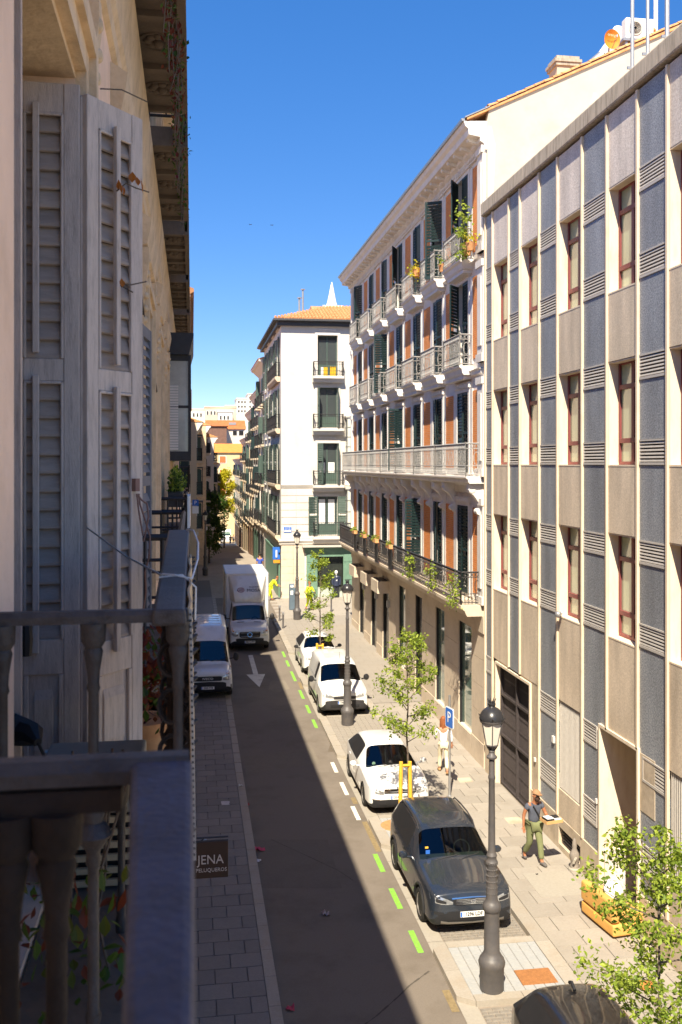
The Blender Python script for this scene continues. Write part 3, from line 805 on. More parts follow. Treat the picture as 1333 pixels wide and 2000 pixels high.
# shutters, windows
def leafshutter(w, h, key, ns=24, t=.04):
    m = MB()
    for x0, x1 in ((0, .06), (w - .06, w)): m.box(x0, x1, -t / 2, t / 2, 0, h)
    for z0, z1 in ((0, .12), (h * .48, h * .48 + .08), (h - .09, h)): m.box(.06, w - .06, -t / 2 + .002, t / 2 - .002, z0, z1)
    st = (h - .12) / ns
    for i in range(ns):
        z = .12 + i * st
        if abs(z - h * .48) < st or z > h - .09: continue
        m.prism([(-t / 2 + .004, z), (-t / 2 + .012, z), (t / 2 - .004, z + st * .8), (t / 2 - .012, z + st * .8)], .06, w - .06, 'x')
    return m.mesh('shutter', MT[key])
sh1 = [leafshutter(.665, b - a - .02, 'shutter_g') for a, b in FL_]
rnd = random.Random(3)
for fi, (a, b) in enumerate(FL_):
    for k, c in enumerate(CEN):
        m = MB(F)
        for u in (c - .675, c + .615, c - .03): m.box(u, u + .06, -.33, -.27, a, b)
        for z in (a, a + .85, b - .06): m.box(c - .615, c + .615, -.329, -.275, z, z + .06)
        w = m.build('window', MT['shutter_g'], bri)
        for u0, u1 in ((c - .615, c - .03), (c + .03, c + .615)):
            p = MB(F); p.box(u0, u1, -.31, -.30, a + .06, b - .06); p.build('pane', MT['pane'], w)
        base = wloc(w)
        # far leaf hinged at the far jamb, near leaf at the near jamb: both swing out over the balcony
        q = (fi * 7 + k * 3) % 10
        if fi == 3: af, an, o_ = [34, 20, 6, 28, 12, 4, 30][k], [2, 60, 4, 3, 8, 2, 30][k], .02
        elif q in (1, 6): af, an, o_ = rnd.choice([10, 20]), rnd.choice([4, 70]), .0
        elif q == 4: af, an, o_ = 40, 2, 0
        else: af, an, o_ = rnd.choice([2, 4, 9]), rnd.choice([1, 3, 6]), .01
        far = link('shutter', sh1[fi], w, Vector((BX - o_, c + .67, a + .01)) - base, (0, 0, R(-90 - af)))
        near = link('shutter', sh1[fi], w, Vector((BX - o_, c - .67, a + .01)) - base, (0, 0, R(90 + an)))
# railings
def railing(m, path, z0, h, sp=.125, r=.0085, fancy=True, post=.022):
    """path of (u,n); bars, rails and scroll work"""
    P = [Vector((p[0], p[1], 0)) for p in path]
    for a, b in zip(P[:-1], P[1:]):
        L = (b - a).length; d = (b - a).normalized()
        nrm = Vector((-d.y, d.x, 0))
        def bar(p, q, rr):
            m.tube([p, q], rr, 4, smooth=False)
        for z, rr in ((z0 + h, .024), (z0 + h - .16, .012), (z0 + .34, .012), (z0 + .07, .016)):
            bar(a + Vector((0, 0, z)), b + Vector((0, 0, z)), rr)
        for p in (a, b): bar(p + Vector((0, 0, z0)), p + Vector((0, 0, z0 + h + .05)), post)
        n = max(1, int(L / sp))
        for i in range(1, n):
            p = a + d * (L * i / n)
            bar(p + Vector((0, 0, z0 + .07)), p + Vector((0, 0, z0 + h)), r)
            if fancy:
                q = p - d * (L / n / 2)
                for zc, rad in ((z0 + h - .08, .045), (z0 + .2, .055)):
                    pts = [q + d * (rad * math.cos(t * math.pi / 3)) + Vector((0, 0, zc + rad * 1.3 * math.sin(t * math.pi / 3))) for t in range(7)]
                    m.tube(pts, .009, 3, caps=False, smooth=False)
                if i % 4 == 2:
                    zc = z0 + h * .56
                    pts = [q + d * (.10 * math.sin(t * math.pi / 4)) + Vector((0, 0, zc + .2 * math.cos(t * math.pi / 8 * 2) * (1 if t < 5 else 1))) for t in range(9)]
                    m.tube(pts, .010, 3, caps=False, smooth=False)
bal = MB(F)
bal.prism([(0, -.30), (.32, -.30), (.36, -.24), (.39, -.10), (.46, -.06), (.48, 0), (0, 0)], -1.12, 1.12, 'x')
bal.box(-1.0, 1.0, .0, .30, -.42, -.301)
balm = bal.mesh('balcony', MT['white_trim'], origin=(BX, 0, 0))
rl = MB(F); railing(rl, [(-1.05, 0), (-1.05, .43), (1.05, .43), (1.05, 0)], 0, 1.02)
rlm = rl.mesh('railing', MT['iron_w'], fix=False, origin=(BX, 0, 0))
for z in (12.8, 16.26):
    for c in CEN:
        o = link('balcony', balm, bri, Vector((BX, c, z)) - bri.location)
        link('railing', rlm, o)
m = MB(F); m.prism([(0, 8.98), (.50, 8.98), (.54, 9.03), (.56, 9.12), (.62, 9.16), (.62, 9.2), (0, 9.2)], U0 + .15, U1 + .3, 'x')
o = m.build('balcony', MT['white_trim'], bri)
m = MB(F)
us = [U0 + .35] + [(CEN[i] + CEN[i + 1]) / 2 for i in range(6)] + [U1 + .1]
railing(m, [(us[0], .02)] + [(u, .57) for u in us] + [(us[-1], .02)], 9.2, 1.04)
m.build('railing', MT['iron_w'], o, fix=False)
cons = MB(F)
cons.prism([(0, 7.9), (.10, 7.95), (.16, 8.15), (.12, 8.3), (.2, 8.45), (.32, 8.62), (.46, 8.70), (.49, 8.96), (0, 8.96)], -.14, .14, 'x')
cons.lathe([(.10, -.16), (.10, .16)], 10, (0, .14, 8.1), axis='x'); cons.lathe([(.11, -.16), (.11, .16)], 10, (0, .38, 8.80), axis='x')
consm = cons.mesh('scroll_bracket', MT['white_trim'], origin=(BX, 0, 0))
for i in range(8):
    u = U0 + .45 if i == 0 else (U1 - .2 if i == 7 else (CEN[i - 1] + CEN[i]) / 2 - .02)
    for du in ((0,) if i in (0, 7) else (-.72, .72)): link('scroll_bracket', consm, bri, Vector((BX, u + du, 0)) - bri.location)
m = MB(F); m.prism([(0, 4.84), (.58, 4.84), (.62, 4.92), (.66, 5.02), (.78, 5.08), (.78, 5.18), (0, 5.18)], U0 + .15, U1 + .3, 'x'); o = m.build('balcony', MT['shopstone'], bri)
m = MB(F); railing(m, [(us[0], .02)] + [(u, .72) for u in us] + [(us[-1], .02)], 5.18, 1.02, sp=.105)
m.build('railing', MT['iron_b'], o, fix=False)
# shop front in stone panels
def stonep(u0, u1, z0, z1, n=.06):
    p = MB(F); p.box(u0 + .007, u1 - .007, .0, n, z0 + .007, z1 - .007); p.build('stone_panel', MT['shopstone'], bri)
edges = [U0 + .02] + [v for s in shops for v in s[:2]] + [U1]
for (a, b) in zip(edges[0::2], edges[1::2]):
    for z0, z1 in ((.85, 1.75), (1.75, 2.6), (2.6, 3.45), (3.45, 4.3)): stonep(a, b, z0, z1)
    stonep(a, b, -.2, .85, .085)
for s in shops:
    if s[2] > .5: stonep(s[0], s[1], -.2, .8, .085)
for i in range(20): stonep(U0 + .02 + i * 1.27, U0 + .02 + (i + 1) * 1.27, 4.3, 4.84, .10)
shopglass = mat('green_shop_glass', (.16, .25, .21), .03, .05, 2, spec=1.0, coat=1.0)
for i, s in enumerate(shops):
    g = MB(F); g.box(s[0], s[1], -.10, -.06, s[2], s[3])
    o = g.build('shop_window' if s[2] > .5 else 'shop_door', shopglass if s[2] > .5 else mat('dark_doorway', (.02, .02, .02), .2, .1, 3), bri)
    fr = MB(F)
    for u in (s[0], s[1] - .05): fr.box(u, u + .05, -.06, .02, s[2], s[3])
    fr.box(s[0] + .05, s[1] - .05, -.06, .02, s[3] - .05, s[3]); fr.build('frame', MT['black'], o)
for k, s in enumerate(shops[4:]):
    c = MB(F); c.box(s[0] - .10, s[1] + .02, .061, .62, 3.62, 4.18); c.box(s[0] - .06, s[1] - .02, .1, .5, 4.181, 4.2, 1)
    c.build('canopy', [MT['shopstone'], MT['iron_b']], bri)
    c = MB(F); c.box(s[0] - .3, s[0] - .12, .061, .2, 3.0, 3.3); c.build('wall_light', MT['galv'], bri)
# roof and party wall
PW = [(9.08, -1), (20, -1), (20, 24.6), (17.4, 24.6), (9.13, 20.7), (9.08, 20.3)]
m = MB(); m.prism([(9.06, 15.0), (21, 15.0), (21, 22.0), (17.4, 24.62), (9.13, 20.68), (9.06, 20.24)], 29.17, 29.44, 'y')
m.build('party_wall', MT['partywall'], bri)
m = MB(); m.prism([(9.0, 13.0), (9.0, 20.2), (8.75, 20.25)], 29.10, 29.169, 'y')
m = MB(); m.add([(8.40, 29.1, 20.30), (8.40, 54.9, 20.30), (17.4, 54.9, 24.58), (17.4, 29.1, 24.58), (8.40, 29.1, 20.24), (8.40, 54.9, 20.24), (17.4, 54.9, 24.5), (17.4, 29.1, 24.5)],
               [(0, 1, 2, 3), (7, 6, 5, 4), (0, 4, 5, 1), (1, 5, 6, 2), (2, 6, 7, 3), (3, 7, 4, 0)])
m.add([(17.41, 29.1, 24.58), (17.41, 54.9, 24.58), (26, 54.9, 20.3), (26, 29.1, 20.3)], [(0, 1, 2, 3)])
m.build('roof', MT['tile'], bri)
tl = MB()
for i in range(7):
    w0 = math.pi * i / 6; tl.v
vs = []; fs = []
for t, rr in ((0, .105), (.36, .088)):
    for i in range(7):
        w0 = math.pi * i / 6; vs.append((t, -rr * math.cos(w0), rr * math.sin(w0) * .8))
    for i in range(7):
        w0 = math.pi * i / 6; vs.append((t, -(rr - .018) * math.cos(w0), (rr - .018) * math.sin(w0) * .8))
for i in range(6):
    fs += [(i, i + 1, i + 15, i + 14), (i + 7, i + 21, i + 22, i + 8), (i, i + 7, i + 8, i + 1), (i + 14, i + 15, i + 22, i + 21)]
tl.add(vs, fs, smooth=False); tilem = tl.mesh('roof_tile', MT['tile'])
ang = math.atan2(24.58 - 20.30, 17.4 - 8.4)
for i in range(28):
    x = 9.1 + i * .30
    for y in (29.2, 29.42):
        link('roof_tile', tilem, bri, Vector((x, y, 20.36 + (x - 8.4) * math.tan(ang))) - bri.location, (0, -ang + R(random.uniform(-2, 4)), R(random.uniform(-3, 3))))
m = MB()
for j in range(10):
    y = 29.7 + j * .25
    for i in range(28):
        x = 8.45 + i * .32; z = 20.31 + (x - 8.4) * math.tan(ang)
        m.add([(p[0] * math.cos(ang) - p[2] * math.sin(ang) + x, p[1] + y, p[0] * math.sin(ang) + p[2] * math.cos(ang) + z) for p in vs], fs)
m.build('roof_tiles', MT['tile'], bri, kind='stuff', fix=False)
m = MB(); m.prism([(8.33, 20.285), (9.12, 20.66), (9.12, 20.70), (8.33, 20.325)], 29.08, 29.75, 'y'); m.build('flashing', MT['galv'], bri)
# repair patch on the party wall
m = MB(); p = [(math.cos(t * .5) * (.2 + .05 * math.sin(t * 2.1)), math.sin(t * .5) * (.26 + .06 * math.cos(t * 1.7))) for t in range(12)]
m.prism([(12.62 + a, 21.05 + b) for a, b in p], 29.163, 29.172, 'y'); m.build('render_patch', mat('patch_render', (.56, .50, .41), .9, .1, 6), bri)
m = MB(); m.prism([(9.07, 15.2), (9.3, 15.2), (9.27, 18), (9.33, 19.5), (9.2, 20.1), (9.07, 20.1)], 29.164, 29.172, 'y'); m.build('render_patch', mat('patch_render_grey', (.60, .54, .45), .9, .1, 6), bri)
# things on that roof
def roofz(x): return 20.3 + (x - 8.4) * math.tan(ang)
ch = thing('chimney', 'square cream chimney with stepped cap on the tiled roof', 'chimney', (13.3, 33.6, roofz(13.3)))
m = MB(); m.box(12.9, 13.7, 33.2, 34.0, 21.9, 23.85); m.build('stack', MT['cream_wall'], ch)
m = MB(); m.box(12.84, 13.76, 33.14, 34.06, 23.85, 23.97); m.box(12.8, 13.8, 33.1, 34.1, 23.97, 24.07); m.box(12.87, 13.73, 33.17, 34.03, 24.07, 24.2); m.build('cap', MT['copingm'], ch)
du = thing('vent_duct', 'thick bent white vent duct rising along the roof edge beside the orange dish', 'duct', (13.6, 31.6, roofz(13.4)))
m = MB(); m.tube([(12.85, 31.5, 22.65), (13.9, 31.5, 23.55), (14.2, 31.5, 23.85)], [.2, .2, .21], 14); m.build('pipe', MT['galv'], du)
m = MB(); m.tube([(13.9, 31.5, 23.5), (14.25, 31.5, 23.95), (14.42, 31.5, 24.35), (14.47, 31.5, 24.5)], [.24, .26, .24, .2], 14); m.build('elbow', MT['whitep'], du)
dish = thing('satellite_dish', 'round orange satellite dish on the roof edge', 'satellite dish', (14.0, 29.9, roofz(14)))
DX = xat(1195, 31.3); DZ = zat(77, 31.3)
m = MB(); m.lathe([(.001, .10), (.12, .085), (.22, .05), (.30, 0), (.305, -.01), (.22, .035), (.12, .07), (.001, .085)], 22, axis='y')
me = m.mesh('reflector', mat('orange_dish_paint', (.75, .26, .03), .5, .06, 4)); link('reflector', me, dish, Vector((DX, 29.6, DZ)) - dish.location, (R(8), 0, R(12)))
m = MB(); m.tube([(DX, 29.72, DZ), (DX, 29.85, DZ - .2), (DX, 29.9, roofz(DX) - .05)], .03, 6); m.build('mount', MT['galv'], dish)
m = MB(); m.tube([(DX, 29.6, DZ - .29), (DX - .02, 29.2, DZ - .1)], .012, 5); m.lathe([(.001, 0), (.03, .0), (.03, .08), (.001, .08)], 8, (DX - .02, 29.18, DZ - .12)); m.build('feed_arm', MT['galv'], dish)
text('orange', .13, mat('pale_print', (.85, .60, .38), .5), dish, (DX, 29.57, DZ + .12), (R(98), 0, R(12)), .002)
AX = xat(1254, 31.6); AZ = zat(72, 31.6)
acu = thing('air_conditioner', 'white air conditioner box on the roof edge beside the orange dish', 'air conditioner', (AX, 30.2, AZ - .12))
m = MB(); m.box(AX - .48, AX + .48, 29.9, 30.25, AZ, AZ + .68); m.build('case', MT['whitep'], acu, bevel=.03)
m = MB(); m.lathe([(.24, 0), (.24, -.02), (.2, -.02), (.2, -.01), (.001, -.01)], 18, (AX - .16, 29.895, AZ + .34), axis='y')
for i in range(5): m.lathe([(.05 + i * .035, -.013), (.058 + i * .035, -.022), (.066 + i * .035, -.013)], 18, (AX - .16, 29.895, AZ + .34), axis='y')
m.build('fan_grille', MT['louvre'], acu)
m = MB(); m.box(AX - .6, AX + .7, 29.85, 30.3, AZ - .1, AZ - .03); m.box(AX - .5, AX - .42, 29.9, 30.2, AZ - .6, AZ - .1); m.box(AX + .42, AX + .5, 29.9, 30.2, AZ - .5, AZ - .1); m.build('stand', MT['galv'], acu)
VX = xat(1292, 31.5); VZ = zat(60, 31.5)
vp = thing('roof_vent', 'terracotta vent pipe beside a white mast on the ridge of the gable wall', 'vent', (VX, 30.3, VZ))
m = MB(); m.lathe([(.13, -.3), (.12, .25), (.16, .28), (.16, .34), (.05, .42)], 12, (VX, 30.3, VZ)); m.build('pipe', MT['tile'], vp)
m = MB(); m.tube([(VX + .22, 30.4, VZ - .3), (VX + .22, 30.4, VZ + 2.5)], .07, 8); m.tube([(VX + .55, 30.4, VZ - .5), (VX + .55, 30.4, VZ + .5)], .035, 8); m.build('mast', MT['whitep'], vp)
# ---------------------------------------------------------------- the near house on the shaded side
LX = -.47
F = FL(LX)
left = thing('balcony_house', 'old pink and ochre plaster house with weathered grey shutters and balconies', 'building', (LX, 10, 0))
OPN = [(2.70, 4.08)] + [(6.15 + 3.4 * k, 7.45 + 3.4 * k) for k in range(9)]
FLZ = [(3.6, 6.6), (8.2, 11.2), (13.15, 14.15)]
holes = [(a, b, z0, z1) for a, b in OPN for z0, z1 in FLZ] + [(a, b, .1, 3.2) for a, b in OPN]
m = MB(F)
wallholes(m, -32, 35.8, -.3, 14.35, holes, -.45, 0)
m.box(-32, 35.8, -12, -.9, -.3, 14.35); m.box(-32, 35.8, -.9, -.45, 14.2, 14.35)
m.build('wall', MT['pink_wall'], left)
m = MB(F); m.box(-31.9, 35.7, -.89, -.6, -.2, 14.1); m.build('room_interior', MT['dark_in'], left)
# main cornice and roof
m = MB(F); m.prism([(0, 14.18), (.06, 14.2), (.08, 14.34), (.2, 14.40), (.22, 14.56), (.31, 14.62), (.365, 14.86), (.365, 14.92), (.2, 14.95), (-.8, 14.95), (-.8, 14.36), (0, 14.36)], -32, 35.9, 'x'); m.build('cornice', MT['ochre'], left)
m = MB(F); m.prism([(-.6, 14.96), (-6, 16.9), (-12, 14.96)], -32, 35.9, 'x'); m.build('roof', MT['tile'], left)
# door surrounds, hoods, consoles
for i, (a, b) in enumerate(OPN[:8]):
    for j, (z0, z1) in enumerate(FLZ[1:]):
        m = MB(F)
        for s, u in ((-1, a), (1, b)):
            if i == 0 and s < 0: continue
            m.box(u, u + s * .10, .0, .045, z0 - .1, z1 + .1); m.box(u + s * .10, u + s * .19, .0, .075, z0 - .1, z1 + .19); m.box(u + s * .19, u + s * .23, 0, .04, z0 - .1, z1 + .23)
        m.box(a, b, 0, .045, z1, z1 + .10); m.box(a - (.10 if i else 0), b + .10, 0, .075, z1 + .10, z1 + .19)
        m.build('architrave', MT['ochre'], left)
        if j == 0:
            m = MB(F); m.prism([(0, z1 + .42), (.06, z1 + .45), (.08, z1 + .55), (.09, z1 + .6), (.10, z1 + .68), (0, z1 + .74)], a - (.36 if i else 0), b + .36, 'x'); m.build('hood_moulding', MT['ochre'], left)
            for u in (a - .33, b + .21):
                m = MB(F); m.prism([(0, z1 - .35), (.03, z1 - .3), (.025, z1 - .1), (.05, z1 + .1), (.075, z1 + .3), (.075, z1 + .42), (0, z1 + .42)], u, u + .13, 'x')
                for q in range(6): m.ball((u + .065 + .03 * math.sin(q * 2.1), .03 + .006 * q, z1 - .25 + q * .11), .035, 6)
                m.build('carved_bracket', MT['ochre'], left)
m = MB(F); m.prism([(0, 12.25), (.03, 12.3), (.04, 12.42), (.03, 12.5), (.05, 12.66), (.07, 12.88), (0, 12.88)], -8, 35.7, 'x'); m.build('cove_moulding', MT['ochre'], left)
m = MB(F); m.prism([(0, 11.98), (.03, 12.0), (.04, 12.06), (0, 12.1)], 4.6, 35.7, 'x'); m.build('picture_moulding', MT['ochre'], left)
m = MB(F); m.box(4.082, 4.10, -.44, -.0, 8.2, 11.19); m.box(2.7, 4.08, -.44, -.0, 11.17, 11.199); m.build('reveal_plaster', MT['ochre'], left)
# frames inside other openings
for i, (a, b) in enumerate(OPN[1:]):
    for (z0, z1) in FLZ:
        m = MB(F)
        for u in (a, (a + b) / 2 - .03, b - .07): m.box(u, u + .07, -.35, -.28, z0, z1)
        m.box(a + .07, b - .07, -.349, -.285, z0, z0 + .5); m.box(a + .07, b - .07, -.349, -.285, z1 - .07, z1)
        w = m.build('window', MT['oldwood'], left)
        p = MB(F); p.box(a + .07, b - .07, -.33, -.32, z0 + .5, z1 - .07); p.build('pane', MT['pane'], w)
for (a, b) in OPN[:8]:
    m = MB(F); m.box(a, b, -.32, -.26, .1, 3.2); m.build('shop_door', MT['iron_b'], left)
m = MB(F); m.prism([(0, 7.4), (.05, 7.45), (.07, 7.6), (0, 7.7)], -8, 35.7, 'x'); m.prism([(0, 3.3), (.06, 3.32), (.08, 3.48), (0, 3.52)], -8, 35.7, 'x'); m.build('string_course', MT['ochre'], left)
# ---- the two shutter leaves in front of the camera
slm = {}
def oldleaf(p0, p1, z0, z1, t, key, slatkey, nm_label):
    p0 = Vector((*p0, 0)); p1 = Vector((*p1, 0)); w = (p1 - p0).length; rz = math.atan2(p1.y - p0.y, p1.x - p0.x)
    h = z1 - z0; st = .062 if w < .3 else .068
    m = MB()
    zu1 = h - .12; zu0 = h - 1.10; zl1 = h - 1.19; zl0 = h - 2.22; zp1 = h - 2.36
    m.box(0, st, -t / 2, t / 2, 0, h); m.box(w - st, w, -t / 2, t / 2, 0, h)
    for a, b in ((zu1, h), (zl1, zu0), (zp1, zl0), (0, .12)): m.box(st, w - st, -t / 2 + .003, t / 2 - .003, a, b)
    for a, b in ((zu0, zu1), (zl0, zl1)):          # inner beads
        m.box(st, st + .012, -t / 2 - .004, -t / 2 + .012, a, b); m.box(w - st - .012, w - st, -t / 2 - .004, -t / 2 + .012, a, b); m.box(st, w - st, -t / 2 - .004, -t / 2 + .01, b - .012, b)
    m.box(st, w - st, -.006, .008, .12, zp1)
    m.box(st, st + .02, -t / 2, -.006, .12, zp1); m.box(w - st - .02, w - st, -t / 2, -.006, .12, zp1)
    m.prism([(-.006, .2), (-.016, .24), (-.016, zp1 - .1), (-.006, zp1 - .06)], st + .04, w - st - .04, 'x')
    me = m.mesh('shutter', MT[key])
    o = link('shutter', me, left, Vector((p0.x, p0.y, z0)) - left.location, (0, 0, rz)); o['label'] = nm_label
    bv = o.modifiers.new('bevel', 'BEVEL'); bv.width = .004; bv.segments = 2
    sw = w - 2 * st
    k = round(sw, 3)
    if k not in slm:
        s = MB(); s.prism([(-.017, -.036), (-.010, -.041), (.013, .030), (.012, .040), (.005, .038), (-.017, -.026)], -sw / 2, sw / 2, 'x')
        slm[k] = s.mesh('slat', MT[slatkey])
    for a, b in ((zu0, zu1), (zl0, zl1)):
        n = int((b - a) / .0715)
        for i in range(n):
            link('slat', slm[k], o, (w / 2, .002, a + (b - a) * (i + .5) / n), (R(random.uniform(-2.5, 2.5)), R(random.uniform(-.5, .5)), 0))
    for a, b in ((zu0 + .02, zu1 + .03), (zl0 - .05, zl1 + .02)):
        r = MB(); xr = w * (.40 if w < .3 else .47)
        r.box(xr - .013, xr + .013, -t / 2 - .026, -t / 2 - .004, a, b)
        q = r.build('control_rod', MT[key], o, local=True, bevel=.004)
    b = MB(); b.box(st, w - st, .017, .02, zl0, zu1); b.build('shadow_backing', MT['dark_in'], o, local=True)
    return o
def pt(px, d): X = xat(px, d); return (X, (d - X * SY) / CY)
leafA = oldleaf(pt(14, 3.86), pt(156, 3.92), 8.22, 11.12, .045, 'oldwood', 'slatw', 'grey lilac louvred leaf folded against the reveal')
leafB = oldleaf(pt(162, 3.92), pt(271, 4.22), 8.22, 11.09, .045, 'oldwood_lit', 'slatw', 'paler louvred leaf swung out over the balcony')
m = MB(); a = pt(27, 3.0); m.box(xat(26, 3.0), xat(40, 3.0), a[1], a[1] + .03, 8.22, 11.15); m.build('door_frame', MT['oldwood'], left)
m = MB(); p = pt(159, 3.93); m.tube([(p[0], p[1], 8.25), (p[0], p[1], 11.08)], .012, 8); m.build('hinge_rod', MT['oldwood'], left)
m = MB()
p = pt(118, 3.86)
m.box(p[0], p[0] + .05, p[1] - .06, p[1] - .03, 8.28, 8.31); m.tube([(p[0] - .05, p[1] - .07, 8.48), (p[0] + .06, p[1] - .05, 8.46), (p[0] + .12, p[1] - .03, 8.42)], .010, 6); m.build('shutter_hook', MT['galv'], left)
# shutter further along
MT['slate'] = mat('slate_blue_paint', (.17, .175, .20), .6, .15, 6)
sw = leafshutter(.5, 2.5, 'slate', 30)
link('shutter', sw, left, Vector((LX + .06, 7.9, 8.22)) - left.location, (0, 0, R(84)))
# ---- upper balconies: seen from below
ros = MB()
for k in range(8):
    w0 = k * math.pi / 4
    ros.ball((.085 * math.cos(w0), .085 * math.sin(w0), 0), .042, 8, sq=.6)
ros.ball((0, 0, -.012), .045, 8); ros.lathe([(.15, .012), (.165, -.012), (.18, .012)], 16)
rosm = ros.mesh('rosette', MT['soffit']); rosm2 = rosm.copy(); rosm2.materials[0] = mat('rust_rosette', (.45, .13, .04), .9, .2, 9)
UB = [(1.5, 9.3), (10.25, 13.4), (14.2, 17.2), (17.9, 21.0), (21.8, 25.0), (25.8, 29.5), (30.3, 34.0)]
for n, (a, b) in enumerate(UB):
    m = MB(F); z = 12.9
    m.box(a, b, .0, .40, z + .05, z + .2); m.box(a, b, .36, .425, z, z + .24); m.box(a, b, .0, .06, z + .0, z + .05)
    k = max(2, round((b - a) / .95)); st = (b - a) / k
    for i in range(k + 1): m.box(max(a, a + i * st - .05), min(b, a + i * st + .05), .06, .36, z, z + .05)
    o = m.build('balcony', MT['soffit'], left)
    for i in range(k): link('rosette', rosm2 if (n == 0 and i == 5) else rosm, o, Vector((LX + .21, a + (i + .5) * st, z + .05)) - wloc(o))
    r = MB(F); railing(r, [(a, .02), (a, .39), (b, .39), (b, .02)], z + .24, 1.0, sp=.14, fancy=n < 4); r.build('railing', MT['iron_b'], o, fix=False)
# ---- the neighbour's balcony just below the camera
def baluster(m, x, y, zt, zb, sc=1.0, knob=True, n=14, cap=True):
    h = zt - zb
    pr = [(.024, 0), (.026, .03), (.018, .05), (.022, .075), (.016, .09), (.0145, h * .35)]
    if knob: pr += [(.0145, h * .42), (.02, h * .43), (.018, h * .46), (.03, h * .475), (.05, h * .50), (.034, h * .525), (.026, h * .53), (.03, h * .55), (.026, h * .575), (.017, h * .585), (.022, h * .60), (.014, h * .62)]
    pr += [(.0135, h - .17), (.018, h - .16), (.015, h - .145), (.017, h - .12), (.022, h - .09), (.026, h - .07), (.022, h - .06), (.032, h - .045), (.034, h)]
    if not cap: pr = pr[:6] + [(.0145, h)]
    m.lathe([(r * sc, z + zb) for r, z in pr], n, (x, y, 0))
nb = thing('balcony', 'weathered cast iron balcony in front of the louvred shutters', 'balcony', (LX, 3.9, 8.1))
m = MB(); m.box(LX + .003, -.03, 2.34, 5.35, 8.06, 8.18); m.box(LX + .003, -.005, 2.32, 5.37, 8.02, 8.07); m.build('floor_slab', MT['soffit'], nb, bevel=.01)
YB = 2.44
m = MB(); m.prism([(YB - .020, 9.212), (YB + .020, 9.212), (YB + .021, 9.230), (YB + .012, 9.242), (YB - .012, 9.242), (YB - .021, 9.230)], -.72, -.010, 'x'); m.build('side_rail', MT['rail'], nb)
for px in (15, 185, 348):
    m = MB(); baluster(m, xat(px, 2.41), YB, 9.212, 8.18, .92); m.build('baluster', MT['greyiron'], nb)
m = MB(); m.add([(-.098, 2.40, 9.205), (-.012, 2.40, 9.205), (-.010, 5.3, 9.205), (-.13, 5.3, 9.205), (-.094, 2.40, 9.246), (-.016, 2.40, 9.246), (-.014, 5.3, 9.246), (-.126, 5.3, 9.246)],
                [(3, 2, 1, 0), (4, 5, 6, 7), (0, 1, 5, 4), (1, 2, 6, 5), (2, 3, 7, 6), (3, 0, 4, 7)]); m.build('front_rail', MT['rail'], nb, bevel=.008)
for i in range(13):
    y = 2.66 + i * .21
    m = MB(); baluster(m, -.055, y, 9.205, 8.18, .85, n=10); m.build('baluster', MT['rusty'], nb)
m = MB()
for i in range(13):
    y = 2.55 + i * .21
    for z in (9.10, 8.98, 8.86):
        m.tube([(-.05 + (.052 - .002 * t) * math.sin(t * .5), y + .03 * math.cos(t * .5), z + (.055 - .002 * t) * math.cos(t * .5)) for t in range(15)], .0065, 5, smooth=True)
        m.tube([(-.02, y, z), (.004, y + .01, z + .015), (.016, y + .01, z + .02)], [.012, .009, .003], 5)
m.build('scroll_work', MT['iron_b'], nb, kind='stuff')
m = MB(); m.tube([(xat(236, 3.1), 3.2, 8.2), (xat(236, 3.1), 3.2, 8.6)], .012, 8); baluster(m, xat(236, 2.9), 2.98, 8.64, 8.2, .7, knob=False); m.build('iron_rod', MT['greyiron'], nb)
# the photographer's own balcony
ob = thing('balcony', 'nearest blurred balcony with a thick bluish painted iron handrail', 'balcony', (LX, .4, 8.1))
YA = 1.305
m = MB(); m.box(LX + .003, -.03, -1.5, 1.36, 8.04, 8.16); m.build('floor_slab', MT['soffit'], ob)
m = MB(); m.prism([(YA - .022, 9.186), (YA + .022, 9.186), (YA + .024, 9.204), (YA + .013, 9.218), (YA - .013, 9.218), (YA - .024, 9.204)], -.6, -.004, 'x'); m.build('side_rail', MT['rail'], ob)
m = MB(); m.prism([(YA - .018, 9.150), (YA + .018, 9.150), (YA + .018, 9.179), (YA - .018, 9.179)], -.6, -.09, 'x'); m.build('under_rail', MT['rusty'], ob)
m = MB(); vs = []
for y, l, r in ((-1.0, -.046, .001), (.3, -.044, .001), (.66, -.046, .001), (1.0, -.062, .001), (YA, -.079, .0)):
    vs += [(l - .002, y, 9.172), (r + .002, y, 9.172), (r, y, 9.212), (l, y, 9.212)]
fs = [(0, 1, 2, 3), (19, 18, 17, 16)]
for i in range(4):
    for k in range(4): fs.append((i * 4 + k, i * 4 + (k + 1) % 4, i * 4 + 4 + (k + 1) % 4, i * 4 + 4 + k))
m.add(vs, fs)
m.build('front_rail', mat('blue_rail_paint', (.072, .076, .112), .6, .25, 6, .3, 90, dirt=(.05, .045, .045), dscale=9, damt=.7, spec=.25), ob, bevel=.008)
for px in (-60, 24, 114):
    m = MB(); baluster(m, xat(px, 1.28), YA, 9.15, 8.16, 1.0, knob=False, n=18); m.build('baluster', MT['rusty'], ob)
for y in (1.1, .88, .66, .44):
    m = MB(); baluster(m, -.03, y, 9.17, 8.16, .6, knob=False); m.build('baluster', MT['rusty'], ob)
